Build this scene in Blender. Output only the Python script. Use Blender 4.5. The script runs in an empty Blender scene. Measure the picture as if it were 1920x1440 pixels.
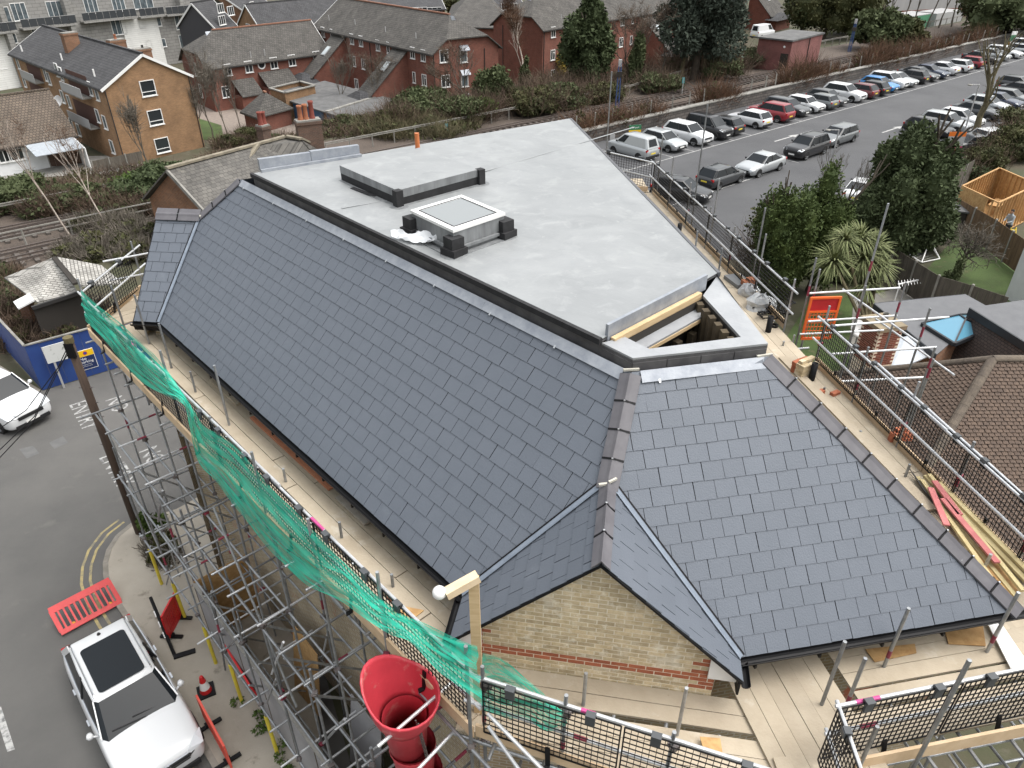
import bpy, math, random
import numpy as np
from mathutils import Matrix, Vector
random.seed(7)
V = Vector
S = bpy.context.scene
COL = S.collection
# ------------------------------------------------------------------ camera
H = 17.0                       # camera height above the street
FPX, PX0, PY0 = 1378.0, 960.0, 720.0      # focal length in photo pixels, photo centre
PITCH = math.radians(32.62)
cam = bpy.data.cameras.new("camera"); cam_o = bpy.data.objects.new("camera", cam); COL.objects.link(cam_o)
cam_o.location = (0, 0, H); cam_o.rotation_euler = (math.pi/2 - PITCH, 0, 0)
cam.sensor_width = 36.0; cam.lens = 36.0*FPX/1920.0; cam.clip_start = 0.1; cam.clip_end = 3000
S.camera = cam_o
# ------------------------------------------------------------------ sky and sun (overcast)
SUN_EL, SUN_AZ = math.radians(66), math.radians(95)    # azimuth clockwise from +Y
w = bpy.data.worlds.new("World"); S.world = w; w.use_nodes = True
nt = w.node_tree; nt.nodes.clear()
sky = nt.nodes.new("ShaderNodeTexSky"); sky.sky_type = 'NISHITA'; sky.sun_disc = False
sky.sun_elevation = SUN_EL; sky.sun_rotation = SUN_AZ; sky.air_density = 2.0; sky.dust_density = 6.0; sky.ozone_density = 0.6
hs = nt.nodes.new("ShaderNodeHueSaturation"); hs.inputs['Saturation'].default_value = 0.22
bg = nt.nodes.new("ShaderNodeBackground"); bg.inputs['Strength'].default_value = 0.15
wo = nt.nodes.new("ShaderNodeOutputWorld")
nt.links.new(sky.outputs[0], hs.inputs['Color']); nt.links.new(hs.outputs[0], bg.inputs[0]); nt.links.new(bg.outputs[0], wo.inputs[0])
sun = bpy.data.lights.new("sun", 'SUN'); sun.energy = 0.7; sun.angle = math.radians(75); sun.color = (1.0, 0.97, 0.92)
sun_o = bpy.data.objects.new("sun", sun); COL.objects.link(sun_o)
sd = V((math.sin(SUN_AZ)*math.cos(SUN_EL), math.cos(SUN_AZ)*math.cos(SUN_EL), math.sin(SUN_EL)))
sun_o.rotation_euler = sd.to_track_quat('Z', 'Y').to_euler(); sun_o.location = (0, 0, 60)
S.view_settings.view_transform = 'Standard'; S.view_settings.look = 'None'
S.view_settings.exposure = 0.92; S.view_settings.gamma = 1.0; S.view_settings.use_curve_mapping = False
# ------------------------------------------------------------------ pixel -> place
_c, _s = math.cos(PITCH), math.sin(PITCH)
def ray(u, v):
    x = (u-PX0)/FPX; y = -(v-PY0)/FPX
    return V((x, _c + y*_s, -_s + y*_c))
def G(u, v, z=0.0):            # where the sight line of a photo pixel meets height z
    r = ray(u, v); t = (z-H)/r.z
    return V((r.x*t, r.y*t, z))
def zat(u, v, P):              # height a sight line has reached above plan position P
    r = ray(u, v); t = math.hypot(P[0], P[1])/math.hypot(r.x, r.y); return H + t*r.z
# ------------------------------------------------------------------ mesh helpers
WM = {}
I4 = Matrix.Identity(4)
def wm(o): return WM.get(o, I4) if o else I4
def tag(o, label=None, cat=None, group=None, kind=None):
    if label: o['label'] = label
    if cat: o['category'] = cat
    if group: o['group'] = group
    if kind: o['kind'] = kind
    return o
def thing(name, loc, label, cat, group=None, rz=0.0):
    o = bpy.data.objects.new(name, None); COL.objects.link(o)
    m = Matrix.Translation(loc) @ Matrix.Rotation(rz, 4, 'Z')
    o.matrix_basis = m; WM[o] = m; o.empty_display_size = 0.2
    return tag(o, label, cat, group)
class MB:
    def __init__(s): s.v = []; s.f = []; s.m = []
    def add(s, vs, fs, mi=0):
        n = len(s.v); s.v += [tuple(p) for p in vs]; s.f += [tuple(i+n for i in f) for f in fs]; s.m += [mi]*len(fs); return s
    def box(s, c, d, R=None, mi=0):
        c = V(c); h = V(d)/2; vs = []
        for k in range(8):
            p = V((h.x*(1 if k & 1 else -1), h.y*(1 if k & 2 else -1), h.z*(1 if k & 4 else -1)))
            vs.append(c + (R @ p if R else p))
        return s.add(vs, [(0,2,3,1),(4,5,7,6),(0,1,5,4),(2,6,7,3),(0,4,6,2),(1,3,7,5)], mi)
    def bar(s, p, q, w, h, up=(0,0,1), mi=0):       # bar with its axis p-q, w wide, h high
        p = V(p); q = V(q); d = (q-p); L = d.length; d.normalize(); up = V(up)
        sx = d.cross(up)
        if sx.length < 1e-4: sx = d.cross(V((1,0,0)))
        sx.normalize(); uz = sx.cross(d); R = Matrix((sx, d, uz)).transposed()
        return s.box((p+q)/2, (w, L, h), R, mi)
    def tube(s, p, q, r, n=6, r2=None, mi=0, caps=True):
        p = V(p); q = V(q); d = q-p
        if d.length < 1e-6: return s
        d.normalize(); a = d.orthogonal().normalized(); b = d.cross(a); r2 = r if r2 is None else r2
        vs = []
        for k in range(n):
            t = 2*math.pi*k/n; e = a*math.cos(t)+b*math.sin(t); vs += [p+e*r, q+e*r2]
        fs = [(2*k, 2*((k+1) % n), 2*((k+1) % n)+1, 2*k+1) for k in range(n)]
        if caps: fs += [tuple(2*k for k in reversed(range(n))), tuple(2*k+1 for k in range(n))]
        return s.add(vs, fs, mi)
    def path(s, pts, r, n=6, mi=0):
        for a, b in zip(pts, pts[1:]): s.tube(a, b, r, n, mi=mi)
        return s
    def prism(s, pts, off, mi=0, bottom=True):      # polygon (counter-clockwise seen from +off) extruded by off
        pts = [V(p) for p in pts]; off = V(off); n = len(pts)
        vs = pts + [p+off for p in pts]
        fs = [tuple(range(n, 2*n))] + [(k, (k+1) % n, (k+1) % n+n, k+n) for k in range(n)]
        if bottom: fs.append(tuple(reversed(range(n))))
        return s.add(vs, fs, mi)
    def poly(s, pts, mi=0): return s.add(pts, [tuple(range(len(pts)))], mi)
    def lathe(s, prof, c=(0,0,0), n=16, mi=0, ax=None):
        R = ax.to_track_quat('Z', 'Y').to_matrix() if ax else None; vs = []
        for r, z in prof:
            for k in range(n):
                t = 2*math.pi*k/n; p = V((r*math.cos(t), r*math.sin(t), z)); vs.append(V(c) + (R @ p if R else p))
        m = len(prof); fs = []
        for i in range(m-1):
            for k in range(n): fs.append((i*n+k, i*n+(k+1) % n, (i+1)*n+(k+1) % n, (i+1)*n+k))
        return s.add(vs, fs, mi)
    def mesh(s, mats, M=None, smooth=False, uv=False, name="m"):
        me = bpy.data.meshes.new(name)
        vs = s.v
        if M is not None: vs = [tuple(M @ V(p)) for p in vs]
        me.from_pydata(vs, [], s.f)
        mats = mats if isinstance(mats, (list, tuple)) else [mats]
        for m in mats: me.materials.append(m)
        if len(mats) > 1: me.polygons.foreach_set('material_index', s.m)
        if smooth: me.polygons.foreach_set('use_smooth', [True]*len(me.polygons))
        if uv:
            ul = me.uv_layers.new(name="uv").data; X = s.v
            for p in me.polygons:
                vi = [me.loops[l].vertex_index for l in p.loop_indices]
                a, b, c = V(X[vi[0]]), V(X[vi[1]]), V(X[vi[2]]); nn = (b-a).cross(c-a)
                if nn.length < 1e-9: nn = V((0,0,1))
                nn.normalize()
                if abs(nn.z) > 0.985: t = V((1,0,0)); bt = V((0,1,0))
                else: t = V((0,0,1)).cross(nn).normalized(); bt = nn.cross(t)
                for l, k in zip(p.loop_indices, vi): q = V(X[k]); ul[l].uv = (q.dot(t), q.dot(bt))
        me.validate(); return me
    def build(s, name, mats, parent=None, smooth=False, uv=False, **kw):
        M = wm(parent).inverted() if parent else None
        o = bpy.data.objects.new(name, s.mesh(mats, M, smooth, uv, name)); COL.objects.link(o)
        if parent: o.parent = parent; WM[o] = wm(parent)
        return tag(o, **kw)
def inst(name, me, parent, M):         # a part that shares its mesh; M is its place in the world
    o = bpy.data.objects.new(name, me); COL.objects.link(o); o.parent = parent
    o.matrix_basis = wm(parent).inverted() @ M; return o
def np_obj(name, vs, faces, mat, parent=None, smooth=False, M=None, **kw):    # fast mesh from arrays
    vs = np.asarray(vs, np.float32)
    Mi = wm(parent).inverted() if parent else None
    if Mi is not None:
        A = np.array(Mi); vs = vs @ A[:3,:3].T + A[:3,3]
    me = bpy.data.meshes.new(name); faces = np.asarray(faces, np.int32); k = faces.shape[1]; n = len(faces)
    me.vertices.add(len(vs)); me.vertices.foreach_set('co', vs.astype(np.float32).ravel())
    me.loops.add(n*k); me.loops.foreach_set('vertex_index', faces.ravel())
    me.polygons.add(n); me.polygons.foreach_set('loop_start', np.arange(0, n*k, k, dtype=np.int32))
    if smooth: me.polygons.foreach_set('use_smooth', np.ones(n, bool))
    me.materials.append(mat); me.update(calc_edges=True)
    o = bpy.data.objects.new(name, me); COL.objects.link(o)
    if parent: o.parent = parent; WM[o] = wm(parent)
    return tag(o, **kw)
def copy_tree(o, M, parent=None):
    c = o.copy(); COL.objects.link(c)
    if parent: c.parent = parent
    else: c.matrix_basis = M; WM[c] = M
    for ch in list(o.children): copy_tree(ch, None, c)
    return c
# ------------------------------------------------------------------ materials
MATS = {}
def mat(name, col, rough=0.75, metal=0.0, col2=None, scale=2.0, detail=6, dist=0.0, lo=0.35, hi=0.65, rnd=0.0, bump=0.0, bscale=30.0,
        spots=None, alpha=1.0, spec=0.5, coat=0.0, emit=None, stretch=None, trans=0.0, ior=1.45, obj=False):
    if name in MATS: return MATS[name]
    m = bpy.data.materials.new(name); m.use_nodes = True; t = m.node_tree; N = t.nodes; Lk = t.links
    b = N['Principled BSDF']
    b.inputs['Roughness'].default_value = rough; b.inputs['Metallic'].default_value = metal
    b.inputs['Specular IOR Level'].default_value = spec; b.inputs['Coat Weight'].default_value = coat
    b.inputs['Transmission Weight'].default_value = trans; b.inputs['IOR'].default_value = ior
    if coat: b.inputs['Coat Roughness'].default_value = 0.05
    if alpha < 1: b.inputs['Alpha'].default_value = alpha
    if emit: b.inputs['Emission Color'].default_value = (*emit[:3], 1); b.inputs['Emission Strength'].default_value = emit[3]
    c = tuple(col)+(1,); b.inputs['Base Color'].default_value = c
    out = None
    if obj: co = N.new('ShaderNodeTexCoord').outputs['Object']
    else: co = N.new('ShaderNodeNewGeometry').outputs['Position']
    if stretch:
        mp = N.new('ShaderNodeMapping'); mp.inputs['Scale'].default_value = stretch; Lk.new(co, mp.inputs['Vector']); co = mp.outputs[0]
    def noise(sc, de=detail, di=dist):
        n = N.new('ShaderNodeTexNoise'); n.inputs['Scale'].default_value = sc; n.inputs['Detail'].default_value = de; n.inputs['Distortion'].default_value = di
        n.inputs['Roughness'].default_value = 0.62
        Lk.new(co, n.inputs['Vector']); return n.outputs['Fac']
    def ramp(fac, a, bb, c0, c1):
        r = N.new('ShaderNodeValToRGB'); r.color_ramp.elements[0].position = a; r.color_ramp.elements[1].position = bb
        r.color_ramp.elements[0].color = tuple(c0)+(1,); r.color_ramp.elements[1].color = tuple(c1)+(1,); Lk.new(fac, r.inputs[0]); return r.outputs[0]
    if col2 is not None: out = ramp(noise(scale), lo, hi, col, col2)
    if spots:        # (colour, scale, threshold, softness)
        for (sc_, ss, th, so) in (spots if isinstance(spots, list) else [spots]):
            f = ramp(noise(ss, 8), th, th+so, (0,0,0), (1,1,1))
            mx = N.new('ShaderNodeMix'); mx.data_type = 'RGBA'; Lk.new(f, mx.inputs['Factor'])
            if out: Lk.new(out, mx.inputs['A'])
            else: mx.inputs['A'].default_value = c
            mx.inputs['B'].default_value = tuple(sc_)+(1,); out = mx.outputs['Result']
    if rnd:
        oi = N.new('ShaderNodeObjectInfo'); mr = N.new('ShaderNodeMapRange'); mr.inputs['To Min'].default_value = 1-rnd; mr.inputs['To Max'].default_value = 1+rnd
        Lk.new(oi.outputs['Random'], mr.inputs['Value'])
        h = N.new('ShaderNodeHueSaturation'); Lk.new(mr.outputs[0], h.inputs['Value'])
        if out: Lk.new(out, h.inputs['Color'])
        else: h.inputs['Color'].default_value = c
        out = h.outputs[0]
    if out: Lk.new(out, b.inputs['Base Color'])
    if bump:
        bp = N.new('ShaderNodeBump'); bp.inputs['Strength'].default_value = min(1.0, bump); bp.inputs['Distance'].default_value = 0.02*max(1.0, bump)
        Lk.new(noise(bscale, 4), bp.inputs['Height']); Lk.new(bp.outputs[0], b.inputs['Normal'])
    MATS[name] = m; return m
def brickmat(name, c1, c2, mortar, bw=0.225, bh=0.075, mo=0.012, offset=0.5, rough=0.9, bumpd=0.006, var=0.6, big=None):
    if name in MATS: return MATS[name]
    m = bpy.data.materials.new(name); m.use_nodes = True; t = m.node_tree; N = t.nodes; Lk = t.links; b = N['Principled BSDF']; b.inputs['Roughness'].default_value = rough
    uv = N.new('ShaderNodeUVMap'); k = N.new('ShaderNodeTexBrick')
    k.inputs['Scale'].default_value = 1.0; k.inputs['Brick Width'].default_value = bw; k.inputs['Row Height'].default_value = bh; k.inputs['Mortar Size'].default_value = mo
    k.inputs['Mortar Smooth'].default_value = 0.2; k.offset = offset; k.inputs['Bias'].default_value = 0.0
    k.inputs['Color1'].default_value = (*c1, 1); k.inputs['Color2'].default_value = (*c2, 1); k.inputs['Mortar'].default_value = (*mortar, 1)
    Lk.new(uv.outputs[0], k.inputs['Vector'])
    g = N.new('ShaderNodeNewGeometry'); n = N.new('ShaderNodeTexNoise'); n.inputs['Scale'].default_value = 0.7; n.inputs['Detail'].default_value = 8; n.inputs['Roughness'].default_value = 0.7; Lk.new(g.outputs['Position'], n.inputs['Vector'])
    mr = N.new('ShaderNodeMapRange'); mr.inputs['From Min'].default_value = 0.3; mr.inputs['From Max'].default_value = 0.7; mr.inputs['To Min'].default_value = 1-var*0.5; mr.inputs['To Max'].default_value = 1+var*0.5; Lk.new(n.outputs['Fac'], mr.inputs['Value'])
    h = N.new('ShaderNodeHueSaturation'); Lk.new(mr.outputs[0], h.inputs['Value']); Lk.new(k.outputs['Color'], h.inputs['Color'])
    out = h.outputs[0]
    if big:
        n2 = N.new('ShaderNodeTexNoise'); n2.inputs['Scale'].default_value = big[1]; n2.inputs['Detail'].default_value = 8; n2.inputs['Roughness'].default_value = 0.75; Lk.new(g.outputs['Position'], n2.inputs['Vector'])
        r = N.new('ShaderNodeValToRGB'); r.color_ramp.elements[0].position = big[2]; r.color_ramp.elements[1].position = big[2]+big[3]; Lk.new(n2.outputs['Fac'], r.inputs[0])
        mx = N.new('ShaderNodeMix'); mx.data_type = 'RGBA'; Lk.new(r.outputs[0], mx.inputs['Factor']); Lk.new(out, mx.inputs['A']); mx.inputs['B'].default_value = (*big[0], 1); out = mx.outputs['Result']
    Lk.new(out, b.inputs['Base Color'])
    bp = N.new('ShaderNodeBump'); bp.inputs['Distance'].default_value = bumpd; bp.invert = True; Lk.new(k.outputs['Fac'], bp.inputs['Height']); Lk.new(bp.outputs[0], b.inputs['Normal'])
    MATS[name] = m; return m
def clip(poly, conv):           # Sutherland-Hodgman, conv is a convex counter-clockwise polygon
    out = list(poly); n = len(conv)
    for i in range(n):
        ax, ay = conv[i]; bx, by = conv[(i+1) % n]; src = out; out = []
        if not src: break
        f = lambda p: (bx-ax)*(p[1]-ay)-(by-ay)*(p[0]-ax)
        for j in range(len(src)):
            p = src[j]; q = src[(j+1) % len(src)]; fp = f(p); fq = f(q)
            if fp >= 0: out.append(p)
            if (fp >= 0) != (fq >= 0):
                t = fp/(fp-fq); out.append((p[0]+t*(q[0]-p[0]), p[1]+t*(q[1]-p[1])))
    return out
def area2(p): return sum(p[i][0]*p[(i+1) % len(p)][1]-p[(i+1) % len(p)][0]*p[i][1] for i in range(len(p)))/2
# ================================================================== GROUND, ROADS, RAILWAY LAND
RA = math.radians(40.3); RS = V((math.cos(RA), math.sin(RA), 0)); RT = V((-math.sin(RA), math.cos(RA), 0))
def ST(s, t, z=0.0): return RS*s + RT*t + V((0,0,z))
def st(P): return (P[0]*RS.x+P[1]*RS.y, P[0]*RT.x+P[1]*RT.y)
NZ = -4.0                       # level of the lower land beyond the railway
def gz(x, y):
    t = st((x, y))[1]
    return 0.0 if t < 62 else (NZ if t > 70 else NZ*(0.5-0.5*math.cos(math.pi*(t-62)/8)))
m_earth = mat('earth', (.075,.062,.042), .95, col2=(.05,.058,.028), scale=.25, spots=[((.11,.10,.075), .9, .56, .12)], bump=1.0, bscale=6)
m_grass = mat('grass_lawn', (.065,.10,.028), .95, col2=(.035,.055,.016), scale=.7, lo=.3, hi=.7, spots=[((.09,.085,.04), 1.4, .58, .1)], bump=1, bscale=25)
m_asph = mat('asphalt_road', (.118,.114,.108), .92, col2=(.086,.084,.081), scale=.35, lo=.3, hi=.7, spots=[((.15,.145,.135), 55, .62, .08), ((.135,.13,.12), .8, .6, .15)], bump=.5, bscale=120)
m_park = mat('asphalt_car_park', (.085,.086,.090), .88, col2=(.062,.063,.067), scale=.22, lo=.3, hi=.7, spots=[((.11,.11,.11), 40, .6, .1)], bump=.4, bscale=90)
m_pave = mat('pavement_concrete', (.35,.32,.27), .92, col2=(.265,.238,.198), scale=.6, lo=.3, hi=.7, spots=[((.15,.13,.105), 1.6, .6, .12), ((.40,.36,.29), 26, .66, .05), ((.34,.31,.27), .9, .62, .1)], bump=.5, bscale=50)
m_kerb = mat('kerb_stone', (.27,.25,.22), .9, col2=(.17,.155,.13), scale=2.0)
m_ball = mat('ballast', (.11,.085,.068), .95, col2=(.062,.05,.042), scale=9, lo=.35, hi=.65, bump=1.5, bscale=14)
m_conc = mat('old_concrete', (.27,.26,.24), .9, col2=(.17,.165,.15), scale=1.2, spots=((.10,.10,.08), 3, .6, .1), bump=.4)
m_yel = mat('worn_yellow_paint', (.36,.29,.13), .85, col2=(.17,.155,.12), scale=3.5, lo=.42, hi=.62)
m_white = mat('worn_white_paint', (.36,.36,.35), .8, col2=(.12,.12,.12), scale=5, lo=.46, hi=.62)
m_wline = mat('car_park_line_paint', (.42,.42,.41), .8, col2=(.27,.27,.265), scale=3)
# one sheet to the horizon, stepping down beyond the railway
b = MB(); SS = [-1200,-200,-120,-60,-30,0,30,60,90,120,160,220,400,1200]; TT = [-600,-100,-20,0,20,40,62,63.5,65,66,67,68.5,70,80,110,160,260,1500]
for t in TT:
    for s in SS:
        P = ST(s, t); b.v.append((P.x, P.y, -0.03 + (gz(P.x, P.y))))
nS = len(SS)
for i in range(len(TT)-1):
    for j in range(nS-1): b.f.append((i*nS+j, i*nS+j+1, (i+1)*nS+j+1, (i+1)*nS+j)); b.m.append(0)
b.build('ground', m_earth, kind='structure')
def sheet(name, pts, z, m, h=0.0):
    c = sum(p[0]*q[1]-q[0]*p[1] for p, q in zip(pts, pts[1:]+pts[:1]))
    if c < 0: pts = pts[::-1]
    b = MB()
    if h: b.prism([V((p[0], p[1], z)) for p in pts], (0,0,h), bottom=False)
    else: b.poly([V((p[0], p[1], z)) for p in pts])
    return b.build(name, m, kind='structure')
# street
HB0, HB1 = G(80,733), G(222,690)                    # foot of the blue hoarding
sheet('road', [(-60,-8), (-2.5,-8), (-2.5,7), (-6,14.5), (-9.5,21.5), (HB1.x+2.2,HB1.y+1.2), (HB1.x,HB1.y), (HB0.x,HB0.y), (-27,22.6), (-60,18)], 0.0, m_asph)
sheet('driveway', [(HB0.x,HB0.y), (-27,22.6), (-60,18), (-60,38), (-30,33)], 0.006, m_pave)
KERB = [G(248,985), G(222,1005), G(204,1030), G(196,1055), G(195,1080), G(203,1105), G(215,1130), G(260,1200), G(330,1320), G(400,1440), G(440,1510)]
INN = [G(560,1640), G(440,1310), G(380,1140), G(330,1060), G(290,990)]
KERB = [V((p.x, p.y, 0)) for p in KERB]
b = MB(); ring = [V((p.x, p.y, 0.0)) for p in KERB] + [V((-2.6,5.2,0)), V((-6.1,14.2,0)), V((-9.7,20.5,0)), V((-11.3,18.6,0))]
b.prism(ring if area2([(p.x, p.y) for p in ring]) > 0 else ring[::-1], (0,0,.10), bottom=False)
pav = b.build('pavement', m_pave, kind='structure')
def offs(pts, d):
    out = []
    for i, p in enumerate(pts):
        a = pts[max(i-1,0)]; c = pts[min(i+1,len(pts)-1)]; e = (c-a); n = V((-e.y, e.x, 0)).normalized(); out.append(p+n*d)
    return out
def ribbon(pts, d0, d1, z0, z1):
    a = offs(pts, d0); c = offs(pts, d1); b = MB()
    for i in range(len(pts)-1):
        q = [V((p.x, p.y, z0)) for p in (a[i], a[i+1], c[i+1], c[i])]
        if area2([(p.x, p.y) for p in q]) < 0: q = q[::-1]
        b.prism(q, (0,0,z1-z0), bottom=False)
    return b
# kerb stones, each one a stone
acc = 0; i = 0
def walk(pts, step):
    out = [pts[0]]; rest = step
    for a, c in zip(pts, pts[1:]):
        L = (c-a).length; d = (c-a)/L; pos = 0
        while L-pos >= rest: pos += rest; out.append(a+d*pos); rest = step
        rest -= (L-pos)
    return out
KS = walk(KERB, .62)
for a, c in zip(KS, KS[1:]):
    d = (c-a).normalized(); n = V((-d.y, d.x, 0)); z = random.uniform(-.006,.006)
    q = [a+d*.006-n*.02, c-d*.006-n*.02, c-d*.006+n*.13, a+d*.006+n*.13]
    if area2([(p.x, p.y) for p in q]) < 0: q = q[::-1]
    MB().prism([V((p.x, p.y, 0)) for p in q], (0,0,.108+z), bottom=False).build('kerb_stone', m_kerb, pav)
b = ribbon(KERB[:-1], -.42, -.34, .0, .004); c2 = ribbon(KERB[:-1], -.66, -.58, .0, .004); b.add(c2.v, c2.f)
b.build('yellow_lines', m_yel, kind='structure')
# centre dash, patches, painted words
def quad(name, P, m, z, parent=None, kind='structure'):
    return MB().poly([V((p.x, p.y, z)) for p in P]).build(name, m, parent, kind=kind)
quad('centre_line', [G(-12,1330), G(2,1325), G(28,1405), G(14,1410)], m_white, .004)
m_patch = mat('tarmac_patch', (.125,.124,.122), .9, col2=(.10,.10,.10), scale=3)
quad('road_patch', [G(92,830), G(118,818), G(128,830), G(102,842)], m_patch, .004)
quad('road_patch', [G(36,842), G(62,836), G(74,850), G(50,860)], m_patch, .004)
def text_obj(name, s, size, M, m, parent=None, depth=0.0, align='CENTER', kind=None, sx=1.0):
    cu = bpy.data.curves.new(name, 'FONT'); cu.body = s; cu.size = size; cu.align_x = align; cu.align_y = 'CENTER'; cu.extrude = depth; cu.resolution_u = 3
    o = bpy.data.objects.new('tmp', cu); COL.objects.link(o)
    dg = bpy.context.evaluated_depsgraph_get(); me = bpy.data.meshes.new_from_object(o.evaluated_get(dg))
    bpy.data.objects.remove(o); me.name = name; me.materials.clear(); me.materials.append(m)
    me.transform(Matrix.Diagonal((sx,1,1,1)))
    q = bpy.data.objects.new(name, me); COL.objects.link(q)
    if parent: q.parent = parent; q.matrix_basis = wm(parent).inverted() @ M
    else: q.matrix_basis = M
    return tag(q, kind=kind)
def Mxy(P, x, y):                # frame with given x and y axes
    x = V(x).normalized(); y = V(y); y = (y - x*y.dot(x)).normalized(); z = x.cross(y)
    M = Matrix((x, y, z)).transposed().to_4x4(); M.translation = P; return M
for cen, xe, he in ((G(188,768), (G(205,800)-G(178,755)), 1.0), (G(252,868), (G(262,905)-G(222,845)), 1.0)):
    x = V((xe.x, xe.y, 0)).normalized(); y = V((-x.y, x.x, 0))
    for k, (wd, oy) in enumerate((('NO', .62), ('ENTRY', -.62))):
        text_obj('road_lettering', wd, .95, Mxy(V((cen.x, cen.y, .006)) + y*oy, x, y), m_white, kind='structure', sx=.8)
# car park and its painted bays
CP = [ST(36,21), ST(30,45.6), ST(150,45.6), ST(150,21)]
sheet('car_park', [(p.x, p.y) for p in CP], .004, m_park)
def pline(name, a, c, wdt=.1, z=.010, m=None):
    d = (c-a).normalized(); n = V((-d.y, d.x, 0))*wdt/2
    return [V((p.x, p.y, z)) for p in (a-n, c-n, c+n, a+n)]
b = MB(); b.poly(pline('', ST(30,38.15), ST(150,38.15))); b.poly(pline('', ST(20,30.6), ST(52,30.6))); 
for k in range(36): b.poly(pline('', ST(33.2+2.78*k+.0,38.2), ST(33.2+2.78*k,44.5), .08))
for k in range(7): b.poly(pline('', ST(24+5.4*k,30.6), ST(24+5.4*k,33.0), .08))
b.build('bay_lines', m_wline, kind='structure')
def arrow(P, d):
    d = d.normalized(); n = V((-d.y, d.x, 0)); f = lambda a, c: V((P.x, P.y, .010))+d*a+n*c
    b = MB(); b.poly([f(-1.8,-.09), f(.9,-.09), f(.9,.09), f(-1.8,.09)]); b.poly([f(.9,-.38), f(2.0,0), f(.9,.38)]); return b
arrow(G(1474,259), RS).build('road_arrow', m_wline, kind='structure')
arrow(G(1672,243), RS).build('road_arrow', m_wline, kind='structure')
# gardens on the right
sheet('lawn', [(p.x, p.y) for p in (G(1690,560), G(1760,480), G(1800,430), G(1960,540), G(1960,620), G(1840,600))], .006, m_grass)
sheet('lawn', [(p.x, p.y) for p in (G(1470,640), G(1520,560), G(1640,540), G(1700,560), G(1760,640), G(1600,760))], .0, m_grass)
m_slab = mat('patio_slabs', (.22,.21,.19), .9, col2=(.15,.145,.13), scale=1)
sheet('patio', [(p.x, p.y) for p in (G(1600,560), G(1690,540), G(1740,575), G(1660,700), G(1590,720))], .010, m_slab)
sheet('lane', [(p.x, p.y) for p in (G(-60,300,NZ), G(200,292,NZ), G(268,300,NZ), G(262,322,NZ), G(-60,340,NZ))], NZ+.01, m_conc)
sheet('forecourt', [(p.x, p.y) for p in (G(350,215,NZ), G(385,262,NZ), G(560,262,NZ), G(560,205,NZ), G(380,190,NZ))], NZ+.01, mat('block_paving', (.24,.20,.17), .9, col2=(.18,.15,.13), scale=3))
sheet('lawn', [(p.x, p.y) for p in (G(372,222,NZ), G(377,262,NZ), G(420,262,NZ), G(415,235,NZ))], NZ+.016, m_grass)
# railway: ballast bed, sleepers and rails
def bed(t0, t1, s0, s1, z, name, m):
    return sheet(name, [(p.x, p.y) for p in (ST(s0,t0), ST(s1,t0), ST(s1,t1), ST(s0,t1))], z, m)
bed(46.2, 61.5, -60, 260, .0, 'ballast', m_ball)
m_rail = mat('rail_steel', (.10,.07,.055), .55, .6, col2=(.2,.18,.17), scale=20)
m_slp = mat('sleeper', (.075,.06,.05), .9, col2=(.12,.11,.10), scale=6)
for (tc, s0, s1) in ((49.2, -50, 240), (53.6, -50, 240)):
    b = MB()
    for o in (-.75,.75): b.bar(ST(s0,tc+o,.22), ST(s1,tc+o,.22), .07, .15)
    b.bar(ST(s0,tc+1.25,.26), ST(s1,tc+1.25,.26), .08, .10); b.bar(ST(s0,tc,.20), ST(s1,tc,.20), .08, .10)
    r = b.build('railway_track', m_rail, label='far rusty third-rail track with four rails' if tc > 51 else 'near rusty third-rail track beside the car park wall', cat='railway track')
    b = MB()
    for k in range(int((s1-s0)/.75)):
        b.box(ST(s0+.75*k,tc,.07), (.25,2.6,.14), Matrix.Rotation(RA,3,'Z'))
    b.build('sleepers', m_slp, r, kind='stuff')
# ================================================================== THE SLATE-ROOFED BUILDING
ZE, ZD, ZT, ZF = 9.0, 8.45, 11.74, 12.0
A1, A2 = math.radians(-47.2), math.radians(10.7)
D1 = V((math.cos(A1), math.sin(A1), 0)); N1 = V((-D1.y, D1.x, 0)); E1 = V((-8.12,15.01,ZE)) + N1*.045
D2 = V((math.cos(A2), math.sin(A2), 0)); N2 = V((-D2.y, D2.x, 0)); E2 = V((2.98,6.08,ZE)) - N2*.045
TP = math.tan(math.radians(45.5))
C0 = V((1.10,6.13,0)); ZR = 10.72; GP = 0.93        # front gable: foot centre, ridge height, slope
DW = V((math.cos(math.radians(-6.5)), math.sin(math.radians(-6.5)), 0)); NW = V((-DW.y, DW.x, 0)); EW = V((-8.82,15.22,ZE)); WP = 0.93; ZW = 10.86   # left wing
P1 = lambda p: ZE + TP*(p-E1).dot(N1)
def pl(E, n, s): return (V((-n.x*s, -n.y*s, 1)), -s*(n.x*E.x+n.y*E.y) + E.z)       # z = E.z + s*((p-E).n)
def meet(*ps):
    A = Matrix([p[0] for p in ps]); return A.inverted() @ V([p[1] for p in ps])
PL1 = pl(E1, N1, TP); PL2 = pl(E2, N2, TP); PLW = pl(EW, NW, WP)
zpl = lambda z: (V((0,0,1)), z)
hr = meet(PL1, PL2, zpl(ZR)); AX = V((math.cos(math.radians(80.5)), math.sin(math.radians(80.5)), 0)); AR = V((AX.y, -AX.x, 0)); C0 = C0 + AR*((hr-C0).dot(AR))     # the gable ridge dies into the hip
PGL = pl(V((C0.x, C0.y, ZR)), AR, GP); PGR = pl(V((C0.x, C0.y, ZR)), -AR, GP)
vpl = lambda P, n: (V((n.x, n.y, 0)), n.x*P.x+n.y*P.y)        # upright plane
hip_b = meet(PL1, PL2, zpl(ZE)); hip_t = meet(PL1, PL2, zpl(ZT))
GE = 1.86                                                    # half width of the gable roof at its eaves
zg = ZR - GP*GE
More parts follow.
